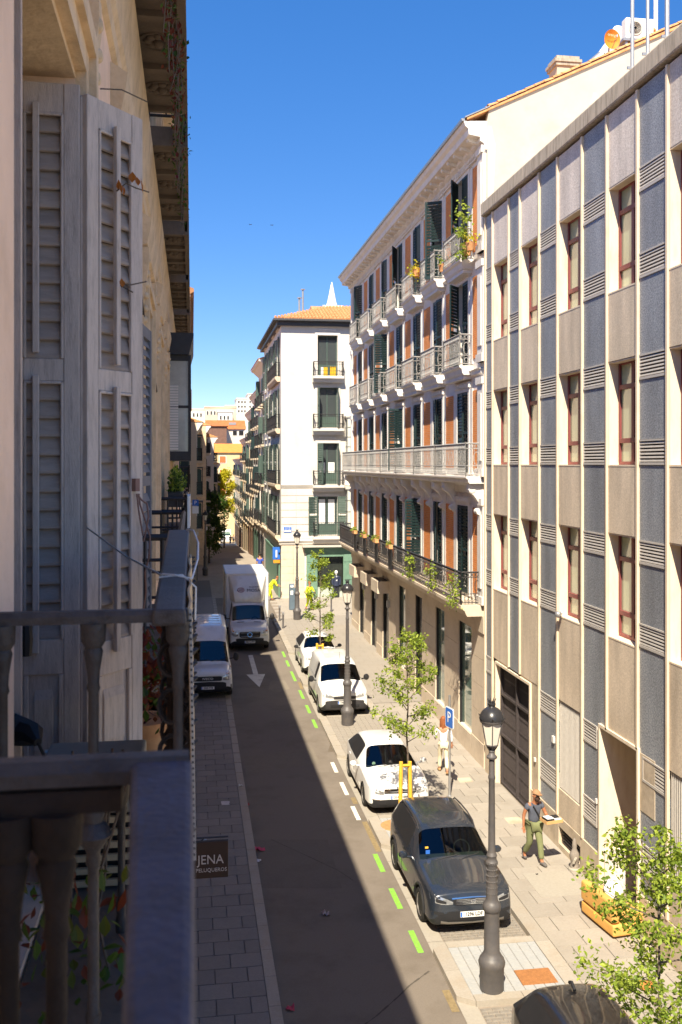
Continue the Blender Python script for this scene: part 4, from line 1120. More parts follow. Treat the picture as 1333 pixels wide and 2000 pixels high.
# canvas strip tied on the neighbour's rail
cv = thing('privacy_screen', 'beige canvas privacy screen hanging from the balcony rail, edged with white eyelets', 'screen', (0, 2.5, 8.63))
m = MB(); n = 8
def cx(t, z): return -.004 + .010 * (9.24 - z) / .6 + .004 * math.sin(t * 9)
vs = []; fs = []
for i in range(13):
    y = 2.44 + i * .12
    for j in range(5):
        z = 9.245 - j * .155
        vs.append((cx(i * .2, z), y, z)); 
for i in range(12):
    for j in range(4): fs.append((i * 5 + j, i * 5 + j + 1, i * 5 + j + 6, i * 5 + j + 5))
m.add(vs, fs); o = m.build('canvas', MT['canvas'], cv, fix=False); so_ = o.modifiers.new('thick', 'SOLIDIFY'); so_.thickness = .006
m = MB(); m.add([(cx(0, 9.24) - .004, 2.43, 9.24), (cx(0, 9.24) + .004, 2.43, 9.24), (cx(0, 8.62) + .004, 2.43, 8.62), (cx(0, 8.62) - .004, 2.43, 8.62),
                 (cx(0, 9.24) - .004, 2.437, 9.24), (cx(0, 9.24) + .004, 2.437, 9.24), (cx(0, 8.62) + .004, 2.437, 8.62), (cx(0, 8.62) - .004, 2.437, 8.62)],
                [(0, 1, 2, 3), (4, 7, 6, 5), (0, 4, 5, 1), (1, 5, 6, 2), (2, 6, 7, 3), (3, 7, 4, 0)]); m.build('edge_tape', mat('dirty_white_tape', (.45, .42, .38), .8, .15, 40), cv)
m = MB()
for i in range(40): m.box(cx(0, 9.23 - i * .0152) - .0022, cx(0, 9.23 - i * .0152) + .0022, 2.4265, 2.4295, 9.226 - i * .0152, 9.231 - i * .0152)
m.build('eyelets', MT['black'], cv)
m = MB(); m.tube([(-.09, 3.05, 9.26), (-.05, 3.0, 9.262), (0, 3.0, 9.25), (.018, 3.1, 9.30), (.02, 3.25, 9.34), (.005, 3.4, 9.37), (-.02, 3.6, 9.36)], .003, 6)
m.tube([(-.10, 3.05, 9.25), (-.03, 3.04, 9.258), (.012, 3.03, 9.22), (.01, 3.03, 9.12)], .0028, 6); o = m.build('white_cord', MT['white'])
tag(o, 'white cord knotted round the bluish balcony rail', 'cord')
a = pt(172, 3.88); m = MB(); m.tube([(a[0], a[1] - .05, zat(1030, 3.85)), (xat(250, 3.6), 3.55, zat(1080, 3.6)), (-.09, 3.05, 9.255)], .0035, 5)
tag(m.build('guy_wire', MT['galv']), 'thin taut wire running from the louvred shutter down to the balcony rail', 'wire')
a = pt(272, 4.15); m = MB(); y = a[1]
def hang(pts, r): m.tube([(xat(px, 4.1), y, zat(py, 4.1)) for px, py in pts], r, 5)
hang([(270, 965), (272, 985), (280, 1010), (292, 1050), (290, 1090), (282, 1120), (284, 1160), (278, 1200)], .004)
hang([(268, 968), (276, 978), (286, 985), (289, 1010), (284, 1040), (279, 1060)], .004); hang([(266, 965), (270, 1000), (278, 1048)], .004)
hang([(264, 935), (264, 960)], .018)
tag(m.build('tied_cord', mat('pinkish_cord', (.30, .17, .13), .9, .1, 9)), 'pinkish cord knotted on the edge of the paler shutter leaf', 'cord')
m = MB(); m.tube([(xat(56, 3.75), 3.74, zat(1240, 3.75)), (xat(54, 3.7), 3.66, zat(1320, 3.7)), (xat(52, 3.6), 3.6, zat(1400, 3.6)), (xat(56, 3.4), 3.4, zat(1470, 3.4))], .006, 6)
m.lathe([(.02, -.06), (.026, 0), (.02, .05), (.008, .06)], 8, (xat(63, 3.75), 3.74, zat(1236, 3.75)))
tag(m.build('lamp_cable', MT['black']), 'black cable with a bulb holder hanging down the shutter', 'cable')
m = MB(); m.tube([(xat(20, 3.1), 3.1, zat(1385, 3.1)), (xat(52, 3.1), 3.1, zat(1410, 3.1)), (xat(80, 3.1), 3.05, zat(1408, 3.1)), (xat(94, 3.1), 3.0, zat(1414, 3.1))], [.03, .045, .035, .012], 8)
m.tube([(xat(94, 3.1), 3.0, zat(1414, 3.1)), (xat(105, 3.1), 3.0, zat(1440, 3.1)), (xat(108, 3.1), 3.0, zat(1490, 3.1))], .005, 5)
tag(m.build('hose_reel_handle', MT['black']), 'black hose nozzle lying behind the middle balusters', 'hose')
# plant box and cabinet on that balcony
cab = thing('slatted_cabinet', 'pale slatted metal cabinet standing low on the balcony behind the balusters', 'cabinet', (-.36, 3.5, 8.18))
m = MB(); m.box(-.52, -.17, 3.3, 3.75, 8.50, 8.56); m.box(-.50, -.18, 3.33, 3.72, 8.43, 8.499); m.build('top', MT['conc_plate'], cab, bevel=.01)
for i in range(6):
    m = MB(); z = 8.42 - i * .042; m.box(-.50, -.18, 3.33, 3.345, z - .02, z); m.build('slat', MT['canvas'], cab)
m = MB(); m.box(-.50, -.18, 3.36, 3.72, 8.18, 8.43); m.build('inside', MT['dark_in'], cab)
m = MB()
rr = random.Random(5)
def leafgeo(m, c, s, rx, rz, mi=0):
    M_ = Matrix.Translation(c) @ Matrix.Rotation(rz, 4, 'Z') @ Matrix.Rotation(rx, 4, 'X')
    p = [(0, -.5, 0), (.28, -.15, .05), (.3, .1, .06), (0, .6, -.05), (-.3, .1, .06), (-.28, -.15, .05)]
    m.add([tuple(M_ @ (Vector(q) * s)) for q in p], [(0, 1, 2, 3), (0, 3, 4, 5)], mi)
ivy = thing('ivy', 'dark ivy with red and green leaves growing on the balcony floor', 'plant', (-.35, 2.85, 8.18))
for i in range(170):
    px = rr.uniform(0, 250); py = rr.uniform(1690, 2000)
    d = rr.uniform(2.48, 2.72)
    c = Vector((xat(px, d), d / CY, zat(py, d)))
    if c.z < 8.2 or c.x < LX + .02: continue
    m = MB(); leafgeo(m, c, rr.uniform(.028, .058), rr.uniform(.1, 2.2), rr.uniform(0, 6.3)); m.build('leaf', MT[['leaf_d', 'ivy', 'leaf_r', 'leaf_d', 'ivy', 'leaf_d', 'leaf_r'][i % 7]], ivy, fix=False)
m = MB()
for i in range(14):
    x = rr.uniform(-.44, -.1); y = rr.uniform(2.75, 3.1); m.tube([(x, y, 8.18), (x + rr.uniform(-.05, .05), y, 8.4), (x + rr.uniform(-.08, .08), y + .05, 8.7)], .004, 4)
m.build('stems', MT['bark'], ivy)
pl = thing('potted_shrub', 'reddish potted shrub on the far end of the louvred balcony', 'plant', (-.25, 4.7, 8.18))
m = MB(); m.lathe([(.09, 8.18), (.13, 8.4), (.14, 8.42), (.12, 8.42), (.1, 8.4)], 14, (-.22, 4.6, 0)); m.build('pot', MT['tile'], pl)
m = MB()
for i in range(420):
    c = Vector((-.22 + rr.gauss(0, .07), 4.6 + rr.gauss(0, .12), 8.62 + rr.gauss(0, .11))); leafgeo(m, c, rr.uniform(.03, .055), rr.uniform(0, 3), rr.uniform(0, 6.3), 0 if i % 3 else 1)
m.build('foliage', [MT['leaf_r'], MT['leaf_d'], MT['leaf_o']], pl, fix=False, kind='stuff')
# withered creeper on the shutter edge
cr = thing('withered_creeper', 'withered creeper twig with orange leaves caught on the paler shutter leaf', 'plant', (xat(262, 4.15), 4.05, zat(380, 4.15)))
d = 4.1
m = MB(); m.tube([(xat(232, d), 4.08, zat(388, d)), (xat(250, d), 4.06, zat(375, d)), (xat(268, d), 4.1, zat(378, d)), (xat(290, d), 4.2, zat(372, d))], .003, 5)
m.tube([(xat(200, d), 4.1, zat(192, d)), (xat(240, d), 4.12, zat(188, d)), (xat(285, d), 4.3, zat(178, d))], .003, 5)
m.tube([(xat(238, d), 4.1, zat(565, d)), (xat(262, d), 4.1, zat(578, d))], .003, 5); m.tube([(xat(240, d), 4.1, zat(568, d)), (xat(285, d), 4.2, zat(548, d))], .003, 5); m.build('twig', MT['bark'], cr)
for px, py, s, a in ((262, 365, .04, 0), (240, 385, .035, 1), (246, 392, .03, 2), (272, 372, .03, .5), (280, 380, .045, 1.5), (236, 380, .03, 2.6), (243, 565, .03, .4)):
    m = MB(); leafgeo(m, Vector((xat(px, d), 4.05, zat(py, d))), s * 1.3, 1.2 + a * .2, a); m.build('leaf', MT['leaf_o'], cr, fix=False)
# hanging vine from the upper balcony
vn = thing('hanging_vine', 'reddish vine trailing from the edge of the upper balcony against the sky', 'plant', (-.05, 8, 13))
m = MB()
for k in range(62):
    y = rr.uniform(5.6, 10.3) if k < 46 else rr.uniform(10.3, 14); x = -.095 + rr.uniform(-.05, .012); z = 13.15; L = rr.uniform(.2, 1.1) * (1 if y < 10.3 else .45)
    pts = []
    for q in range(6): pts.append((x + rr.gauss(0, .012) - .004 * q, y + rr.gauss(0, .03), z - L * q / 5))
    m.tube(pts, .004, 3, mi=2, smooth=False)
    for q in range(int(L * 46)):
        t = rr.random(); c = Vector((x + rr.gauss(0, .03) - .02, y + rr.gauss(0, .05), z + .1 - L * t)); leafgeo(m, c, rr.uniform(.025, .055), rr.uniform(0, 3), rr.uniform(0, 6.3), 0 if rr.random() < (.65 if y < 9.5 else .1) else 1)
m.build('foliage', [MT['leaf_r'], MT['leaf_d'], MT['bark']], vn, fix=False, kind='stuff')
# ---- balconies and the glazed bay farther along
for n, (a, b, zf, lab) in enumerate(((7.0, 10.6, 8.1, 'a'), (13.6, 16.6, 8.62, 'b'))):
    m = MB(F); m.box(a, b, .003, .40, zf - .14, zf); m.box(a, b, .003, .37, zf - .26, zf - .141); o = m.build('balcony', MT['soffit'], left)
    r = MB(F); railing(r, [(a, .02), (a, .385), (b, .385), (b, .02)], zf, .98 if n == 0 else .5, sp=.11, fancy=False, r=.011); r.build('railing', MT['iron_b'], o, fix=False)
m = MB(F); m.box(7.3, 7.36, .0, .42, 7.1, 7.9); m.prism([(.0, 8.02), (.40, 7.9), (.40, 7.35), (.34, 7.35), (.0, 7.6)], 7.0, 10.4, 'x'); m.build('awning', mat('brown_awning', (.10, .07, .05), .9, .1, 6), left)
hb = thing('window_box', 'green leafy plants in a trough on the far dark balcony', 'plant', (LX + .2, 14.2, 9.1))
m = MB(F); m.box(13.7, 15.6, .14, .34, 9.0, 9.2); m.build('trough', MT['iron_b'], hb)
m = MB()
for i in range(700):
    c = Vector((LX + .24 + rr.gauss(0, .05), rr.uniform(13.7, 15.6), 9.22 + abs(rr.gauss(0, .13)))); leafgeo(m, c, rr.uniform(.04, .075), rr.uniform(0, 3), rr.uniform(0, 6.3), i % 2)
m.build('foliage', [MT['leaf_d'], MT['leaf']], hb, fix=False, kind='stuff')
cl = MB(); cl.prism([(LX + .40, 13.75), (LX + .44, 13.75), (LX + .45, 14.6), (LX + .40, 14.6)], 8.7, 9.15, 'z'); tag(cl.build('hanging_cloth', MT['white']), 'white cloth hung over the rail of the far dark balcony', 'cloth')
m = MB(F)
a, b, z0, z1, n1 = 18.2, 21.4, 9.78, 11.55, .45
m.box(a, b, .003, n1, z0 - .12, z0); m.box(a, b, .003, n1, z1, z1 + .06)
m.prism([(.003, z1 + .061), (n1 - .04, z1 + .061), (n1 + .05, z1 + .4), (n1 + .05, z1 + .46), (.003, z1 + .46)], a - .1, b + .1, 'x')
gb = m.build('glazed_bay', MT['iron_b'], left)
m = MB(F)
for u in (a, a + 1.06, a + 2.13, b): m.box(u - .025, u + .025, n1 - .05, n1, z0, z1)
for zz in (z0, z0 + .85, z1 - .05): m.box(a, b, n1 - .045, n1 - .005, zz, zz + .05); m.box(a, a + .04, .02, n1 - .05, zz, zz + .05)
m.build('bay_frame', MT['iron_b'], gb)
m = MB(F); m.box(a + .01, a + .02, .02, n1 - .05, z0 + .05, z1); m.build('pane', mat('bay_glass_side', (.42, .42, .38), .12, .25, 3, coat=1), gb)
m = MB(F); m.box(a + .03, b - .03, n1 - .03, n1 - .02, z0 + .05, z1); m.build('pane', mat('bay_glass_front', (.22, .23, .22), .05, .1, 3, spec=.8), gb)
m = MB(F)
for i in range(24): m.box(a - .01, a + .008, .05, .22, z0 + .08 + i * .05, z0 + .115 + i * .05)
m.build('blind_slats', MT['white_trim'], gb)
m = MB(F); m.tube([(8.6, .02, 11.2), (9.5, .025, 10.9), (11.5, .02, 10.75), (14, .02, 10.3), (18, .02, 10.2)], .012, 5); m.build('facade_cable', MT['black'], left)
# facade air conditioner on the upper balcony and black iron sign lamp
ua = thing('air_conditioner', 'grey air conditioner seen from below between the dark upper balconies', 'air conditioner', (LX + .2, 17.5, 13.1))
m = MB(F); m.box(17.28, 17.8, .04, .34, 13.15, 13.7); m.build('case', MT['louvre'], ua, bevel=.02)
m = MB(F); m.lathe([(.2, .345), (.2, .36), (.17, .36), (.17, .35), (.001, .35)], 16, (17.54, 0, 13.42), axis='y'); m.build('fan_grille', MT['iron_b'], ua)
# hairdresser's hanging sign
hs = thing('hanging_sign', 'square dark brown hairdresser sign hanging over the shaded pavement', 'sign', (.26, 12.4, 4.2))
d = 12.45; x0, x1 = xat(383, d), xat(446, d); z0, z1 = zat(1717, d), zat(1646, d); ys = (d - x0 * SY) / CY
m = MB(); m.box(x0 - .12, x1, ys, ys + .04, z0, z1); m.build('board', mat('brown_sign', (.045, .022, .013), .4, .1, 4), hs, bevel=.006)
m = MB(); m.box(x0 - .12, x1, ys + .01, ys + .03, z1, z1 + .015); m.tube([(LX, ys + .02, z1 + .05), (x1, ys + .02, z1 + .05)], .012, 6); m.tube([(LX, ys + .02, z1 - .4), (x0 + .1, ys + .02, z1 + .04)], .008, 6); m.build('bracket', MT['iron_b'], hs)
gold = mat('sign_letters', (.50, .42, .36), .6, .03, 4)
text('JENA', .165, gold, hs, ((x0 + x1) / 2 - .02, ys - .004, z0 + .235), (R(90), 0, 0), .003, sx=.92)
text('PELUQUEROS', .068, gold, hs, ((x0 + x1) / 2 - .01, ys - .004, z0 + .105), (R(90), 0, 0), .003, sx=.95)
# ---------------------------------------------------------------- white corner house
WX, WY = 5.9, 65.0
wbd = thing('corner_house', 'white stucco corner house with green shutters, tiled roof and a green shop', 'building', (WX, WY, gz(WY)))
F = FF(WY)
WINZ = [(4.8, 7.4), (8.25, 11.0), (12.05, 14.75), (15.57, 18.27)]
w0, w1 = 8.36, 9.72
SW = [(66.6, 67.8), (70.4, 71.6), (74.4, 75.6), (78.0, 79.0)]
G = FR(WX)
front_h = [(w0, w1, a, b) for a, b in WINZ] + [(7.6, 10.9, .3, 4.0)] + [(13, 14.3, a, b) for a, b in WINZ]
m = MB(F); wallholes(m, WX, 17, -.5, 19.1, front_h, -.45, 0); m.box(WX + .45, 17, -15, -.9, -.5, 19.1); m.build('wall', MT['stucco'], wbd)
m = MB(G); wallholes(m, WY + .45, 80.5, -.5, 19.1, [(a, b, z0, z1) for a, b in SW for z0, z1 in WINZ], -.449, 0); m.build('wall', MT['stucco'], wbd)
m = MB(F); m.box(WX + .5, 16.9, -.89, -.5, .0, 19); m.build('room_interior', MT['dark_in'], wbd)
m = MB(F); m.prism([(0, 7.98), (.06, 8.0), (.10, 8.1), (.14, 8.16), (.14, 8.22), (0, 8.25)], WX, 8.2, 'x'); m.prism([(0, 7.98), (.06, 8.0), (.10, 8.1), (.14, 8.16), (.14, 8.22), (0, 8.25)], 9.9, 17, 'x'); m.build('string_course', MT['stucco'], wbd)
m = MB(F); m.prism([(0, 4.15), (.1, 4.2), (.14, 4.34), (.22, 4.42), (.22, 4.5), (0, 4.55)], WX - .15, 17, 'x'); m.build('string_course', MT['stucco'], wbd)
m = MB(G); m.prism([(0, 4.15), (.1, 4.2), (.14, 4.34), (.22, 4.42), (.22, 4.5), (0, 4.55)], WY - .1, 80.5, 'x'); m.build('string_course', MT['cream_wall'], wbd)
for i in range(7):
    z = 4.56 + i * .485
    for (a, b) in ((WX + .01, 6.9), (6.92, 8.13), (9.95, 13.0)):
        m = MB(F); m.box(a, b, .0, .045, z + .018, z + .467); m.build('stone_course', MT['stucco'], wbd)
for zi in range(8):
    for (a, b) in ((WX + .01, 6.7), (6.72, 7.45)):
        m = MB(F); m.box(a, b, .0, .05, .35 + zi * .475 + .01, .35 + (zi + 1) * .475); m.build('stone_block', MT['shopstone'], wbd)
sw_ = [leafshutter(.62, b - a - .02, 'shutter_g2', 22) for a, b in WINZ]
def corner_window(Fm, a, b, z0, z1, i, face):
    m = MB(Fm)
    for u in (a, (a + b) / 2 - .035, b - .07): m.box(u, u + .07, -.34, -.28, z0, z1)
    m.box(a + .07, b - .07, -.339, -.285, z0, z0 + (.75 if face else .5)); m.box(a + .07, b - .07, -.339, -.285, z1 - .08, z1)
    w = m.build('window', MT['shutter_g2'], wbd)
    for u0, u1 in ((a + .07, (a + b) / 2 - .035), ((a + b) / 2 + .035, b - .07)):
        p = MB(Fm); p.box(u0, u1, -.32, -.31, z0 + .5, z1 - .08); p.build('pane', MT['pane'], w)
        if face and i < 2:
            p = MB(Fm); p.box(u0 + .05, u1 - .1, -.306, -.30, z0 + .76, z1 - .2 if i == 0 else z1 - 1.3); p.build('curtain', MT['white'], w)
    s = MB(Fm); t = .18
    s.box(a - t, a - .002, 0, .055, z0 - .05, z1 + t); s.box(b + .002, b + t, 0, .055, z0 - .05, z1 + t); s.box(a, b, 0, .055, z1 + .002, z1 + t); s.box(a - .3, b + .3, 0, .12, z1 + t + .35, z1 + t + .45)
    s.build('window_surround', MT['stucco'], wbd)
    return w
for i, (z0, z1) in enumerate(WINZ):
    w = corner_window(F, w0, w1, z0, z1, i, True)
    bw = wloc(w)
    an = [(10, 10), (60, 85), (88, 86), (90, 90)][i]
    if i < 3:
        link('shutter', sw_[i], w, Vector((w0, WY - .06, z0 + .01)) - bw, (0, 0, R(-[178, 62, 88][i])))
        link('shutter', sw_[i], w, Vector((w1, WY - .06, z0 + .01)) - bw, (0, 0, R(180 + [178, 88, 86][i])))
    m = MB(F); m.prism([(0, z0 - .5), (.34, z0 - .5), (.42, z0 - .3), (.55, z0 - .24), (.55, z0 - .08), (0, z0 - .08)], 8.0, 10.1, 'x'); o = m.build('balcony', MT['stucco'], wbd)
    r = MB(F); railing(r, [(8.06, .02), (8.06, .5), (10.04, .5), (10.04, .02)], z0 - .08, .95, sp=.13, fancy=False); r.build('railing', MT['iron_b'], o, fix=False)
    m = MB(F)
    for q in range(9): m.lathe([(.001, .06), (.05, .075), (.07, .06)], 8, (8.5 + q * .13, 0, z1 + .36), axis='y')
    m.build('frieze_relief', MT['white_trim'], wbd)
    for a, b in SW:
        ww = corner_window(G, a, b, z0, z1, i, False); bw = wloc(ww)
        link('shutter', sw_[i], ww, Vector((WX - .05, a, z0)) - bw, (0, 0, R(90 + 172))); link('shutter', sw_[i], ww, Vector((WX - .05, b, z0)) - bw, (0, 0, R(-90 - 168)))
    m = MB(G); m.prism([(0, z0 - .4), (.2, z0 - .4), (.34, z0 - .2), (.34, z0 - .05), (0, z0 - .05)], 65.8, 73, 'x'); o = m.build('balcony', MT['cream_wall'], wbd)
    r = MB(G); railing(r, [(65.85, .02), (65.85, .31), (72.9, .31), (72.9, .02)], z0 - .05, .95, sp=.17, fancy=False); r.build('railing', MT['iron_b'], o, fix=False)
bx = thing('storage_box', 'yellow box standing left on the top balcony of the white corner house', 'box', (8.75, WY - .3, 15.6))
m = MB(F); m.box(8.56, 8.70, .1, .35, 15.5, 16.1); m.build('white_side', MT['white'], bx)
m = MB(F); m.box(8.71, 8.98, .1, .35, 15.5, 16.1); m.build('body', mat('yellow_plastic', (.75, .45, .02), .5, .1, 4), bx)
m = MB(F); m.box(9.18, 9.56, .1, .35, 15.5, 16.1); m.box(9.16, 9.58, .09, .36, 16.1, 16.13); tag(m.build('storage_box', mat('yellow_plastic', (.75, .45, .02), .5, .1, 4)), 'larger yellow box standing right on the top balcony of the white corner house', 'box')
# eaves, gutter, tiled hip roof
m = MB(); m.box(WX - .45, 17.4, WY - .5, 81, 19.1, 19.22); m.box(WX - .3, 17.3, WY - .3, 80.9, 18.85, 19.1); m.build('eaves', MT['lead'], wbd)
m = MB(); m.box(WX - .55, 17.5, WY - .62, WY - .5, 19.14, 19.27); m.box(WX - .57, WX - .45, WY - .5, 81, 19.14, 19.27); m.build('gutter', MT['lead'], wbd)
RX, RY, RZ = WX + 3.6, WY + 3.6, 20.75
m = MB(); e = [(WX - .5, WY - .55, 19.25), (17.4, WY - .55, 19.25), (17.4, 81, 19.25), (WX - .5, 81, 19.25), (RX, RY, RZ), (14, RY, RZ), (14, 77, RZ), (RX, 77, RZ)]
m.add(e, [(0, 1, 5, 4), (1, 2, 6, 5), (2, 3, 7, 6), (3, 0, 4, 7), (4, 5, 6, 7), (3, 2, 1, 0)]); m.build('roof', MT['tile'], wbd)
m = MB()
n = 50
for i in range(n):
    x = WX - .4 + i * .235; t1 = min(1.0, max(.06, (x - (WX - .5)) / 4.1))
    for q in range(int(8 * t1) + 1):
        a = q / 8; b = min((q + 1.1) / 8, t1 + .05)
        p0 = Vector((x, WY - .6 + 4.15 * a, 19.30 + 1.5 * a)); p1 = Vector((x, WY - .6 + 4.15 * b, 19.27 + 1.5 * b))
        m.tube([p0, p1], [.105, .085], 6, smooth=False)
m.build('roof_tiles', MT['tile'], wbd, kind='stuff', fix=False)
cone = thing('folded_parasol', 'white conical folded parasol standing on the tiled roof terrace', 'parasol', (10, 69, 20.4))
m = MB(); X = xat(645, 70.5); m.lathe([(.42, 20.9), (.32, 21.2), (.2, 21.8), (.08, 22.4), (.02, 22.62), (.001, 22.65)], 12, (X, 69.0, 0)); m.build('canopy', MT['white'], cone)
m = MB(); m.tube([(X, 69, 20.4), (X, 69, 20.9)], .05, 6); m.box(X - .7, X + .7, 68.6, 69.4, 20.75, 20.9); m.build('stand', MT['white'], cone)
for px, h, lab in ((592, 21.8, 'taller thin metal flue with flat cap on the corner house roof'), (585, 21.2, 'shorter thin metal flue on the corner house roof')):
    X = xat(px, 68); m = MB(); m.tube([(X, 67.8, 19.9), (X, 67.8, h)], .07, 8); m.lathe([(.16, h), (.16, h + .05)], 8, (X, 67.8, 0)); tag(m.build('flue', MT['galv']), lab, 'flue', 'flues on the corner house roof')
# shop
m = MB(F)
for (a, b, c, d_) in ((7.6, 8.35, .5, 4.0), (10.1, 10.9, .5, 4.0), (8.35, 10.1, 3.35, 4.0)): m.box(a + .004, b - .004, -.1, .06, c, d_ - .004)
m.box(7.5, 11, .061, .14, 3.6, 4.0); sf = m.build('shop_front', MT['shopgreen'], wbd)
for (a, b) in ((7.66, 8.3), (10.16, 10.84)):
    for z0, z1 in ((.7, 1.7), (1.8, 2.9), (3.0, 3.5)):
        p = MB(F); p.box(a, b, .061, .085, z0, z1); p.build('panel', MT['shopgreen'], sf)
m = MB(F); m.box(8.35, 10.1, -.40, -.36, .5, 3.34); m.build('shop_window', mat('shop_dark_glass', (.03, .035, .03), .05, .3, 2, spec=.7), wbd)
m = MB(F); m.box(8.35, 10.1, -.06, -.03, .55, 1.3); m.build('shop_window', mat('pale_window_display', (.42, .46, .40), .2, .3, 3), wbd)
m = MB(F); m.box(7.3, 11.2, .05, .5, 4.02, 4.14); m.build('awning', MT['louvre'], wbd)
text('SASTRE', .24, MT['white'], sf, (9.2, WY - .055, 3.18 + .3), (R(90), 0, 0), .004)
mq = thing('mannequin', 'dark suited shop mannequin standing in the green shop doorway', 'mannequin', (9.55, WY - .25, gz(65)))
m = MB(F); m.tube([(9.5, .25, .62), (9.52, .25, 1.45)], [.09, .11], 8); m.tube([(9.68, .25, .62), (9.66, .25, 1.45)], [.09, .11], 8); m.build('trousers', mat('dark_trousers', (.02, .022, .03), .9, .1, 4), mq)
m = MB(F); m.tube([(9.59, .25, 1.4), (9.59, .25, 1.7), (9.59, .25, 2.0), (9.59, .25, 2.1)], [.19, .2, .24, .1], 10); m.tube([(9.37, .25, 2.02), (9.33, .27, 1.7), (9.37, .3, 1.45)], [.07, .065, .05], 7); m.tube([(9.81, .25, 2.02), (9.85, .27, 1.7), (9.81, .3, 1.45)], [.07, .065, .05], 7); m.build('jacket', mat('navy_jacket', (.03, .04, .08), .9, .1, 4), mq)
m = MB(F); m.ball((9.59, .25, 2.3), .11, 10, sq=1.25); m.tube([(9.59, .25, 2.08), (9.59, .25, 2.2)], .05, 7); m.box(9.55, 9.63, .44, .46, 1.75, 2.05); m.build('head', MT['white'], mq)
# green hoarding along the side of the corner house
m = MB(G)
for i in range(8): m.box(65.3 + i * 1.5, 66.78 + i * 1.5, .06, .14, gz(66) - .2, 3.5)
m.box(65.2, 77.4, .05, .16, 3.5, 3.65); m.build('side_panel', MT['shopgreen'], wbd)
# street name plate, bracket sign
sp = thing('street_plate', 'blue street name plate on the rusticated corner wall', 'sign', (6.3, WY - .06, 5.0))
PX0, PX1 = xat(554, 65.2), xat(569, 65.2); PZ0, PZ1 = zat(1040, 65.2), zat(1029, 65.2)
m = MB(); m.box(PX0, PX1, WY - .08, WY - .046, PZ0, PZ1); m.build('plate', MT['blue'], sp)
m = MB(); m.box(PX0 + .03, PX1 - .03, WY - .084, WY - .081, PZ0 + .05, PZ0 + .14); m.build('number_band', MT['white'], sp)
text('CALLE DE', .085, MT['white'], sp, ((PX0 + PX1) / 2, WY - .083, PZ1 - .07), (R(90), 0, 0), .002)
text('HORTALEZA', .075, MT['white'], sp, ((PX0 + PX1) / 2, WY - .083, PZ1 - .17), (R(90), 0, 0), .002)
# glazed bays at the right of the white house
for z0, z1 in ((10.1, 12.7), (4.9, 7.9)):
    m = MB(F); a, b = 10.25, 11.9; m.box(a - .1, b + .1, .003, .85, z1, z1 + .12); m.box(a, b, .003, .8, z0 - .1, z0)
    gb = m.build('glazed_bay', MT['louvre'], wbd)
    m = MB(F)
    for u in (a, a + .42, a + .84, a + 1.26, b): m.box(u - .02, u + .02, .76, .80, z0, z1)
    for q in range(5): m.box(a, b, .762, .798, z0 + q * (z1 - z0) / 4 - .015, z0 + q * (z1 - z0) / 4 + .015); m.box(a - .015, a + .015, .02, .76, z0 + q * (z1 - z0) / 4 - .015, z0 + q * (z1 - z0) / 4 + .015)
    m.box(a - .02, a + .02, .38, .42, z0, z1); m.build('bay_frame', MT['lead'], gb)
    m = MB(F); m.box(a + .02, b, .77, .775, z0, z1); m.box(a - .004, a + .004, .02, .76, z0, z1); m.build('pane', mat('pale_bay_glass', (.62, .63, .55), .1, .1, 3, coat=1), gb)
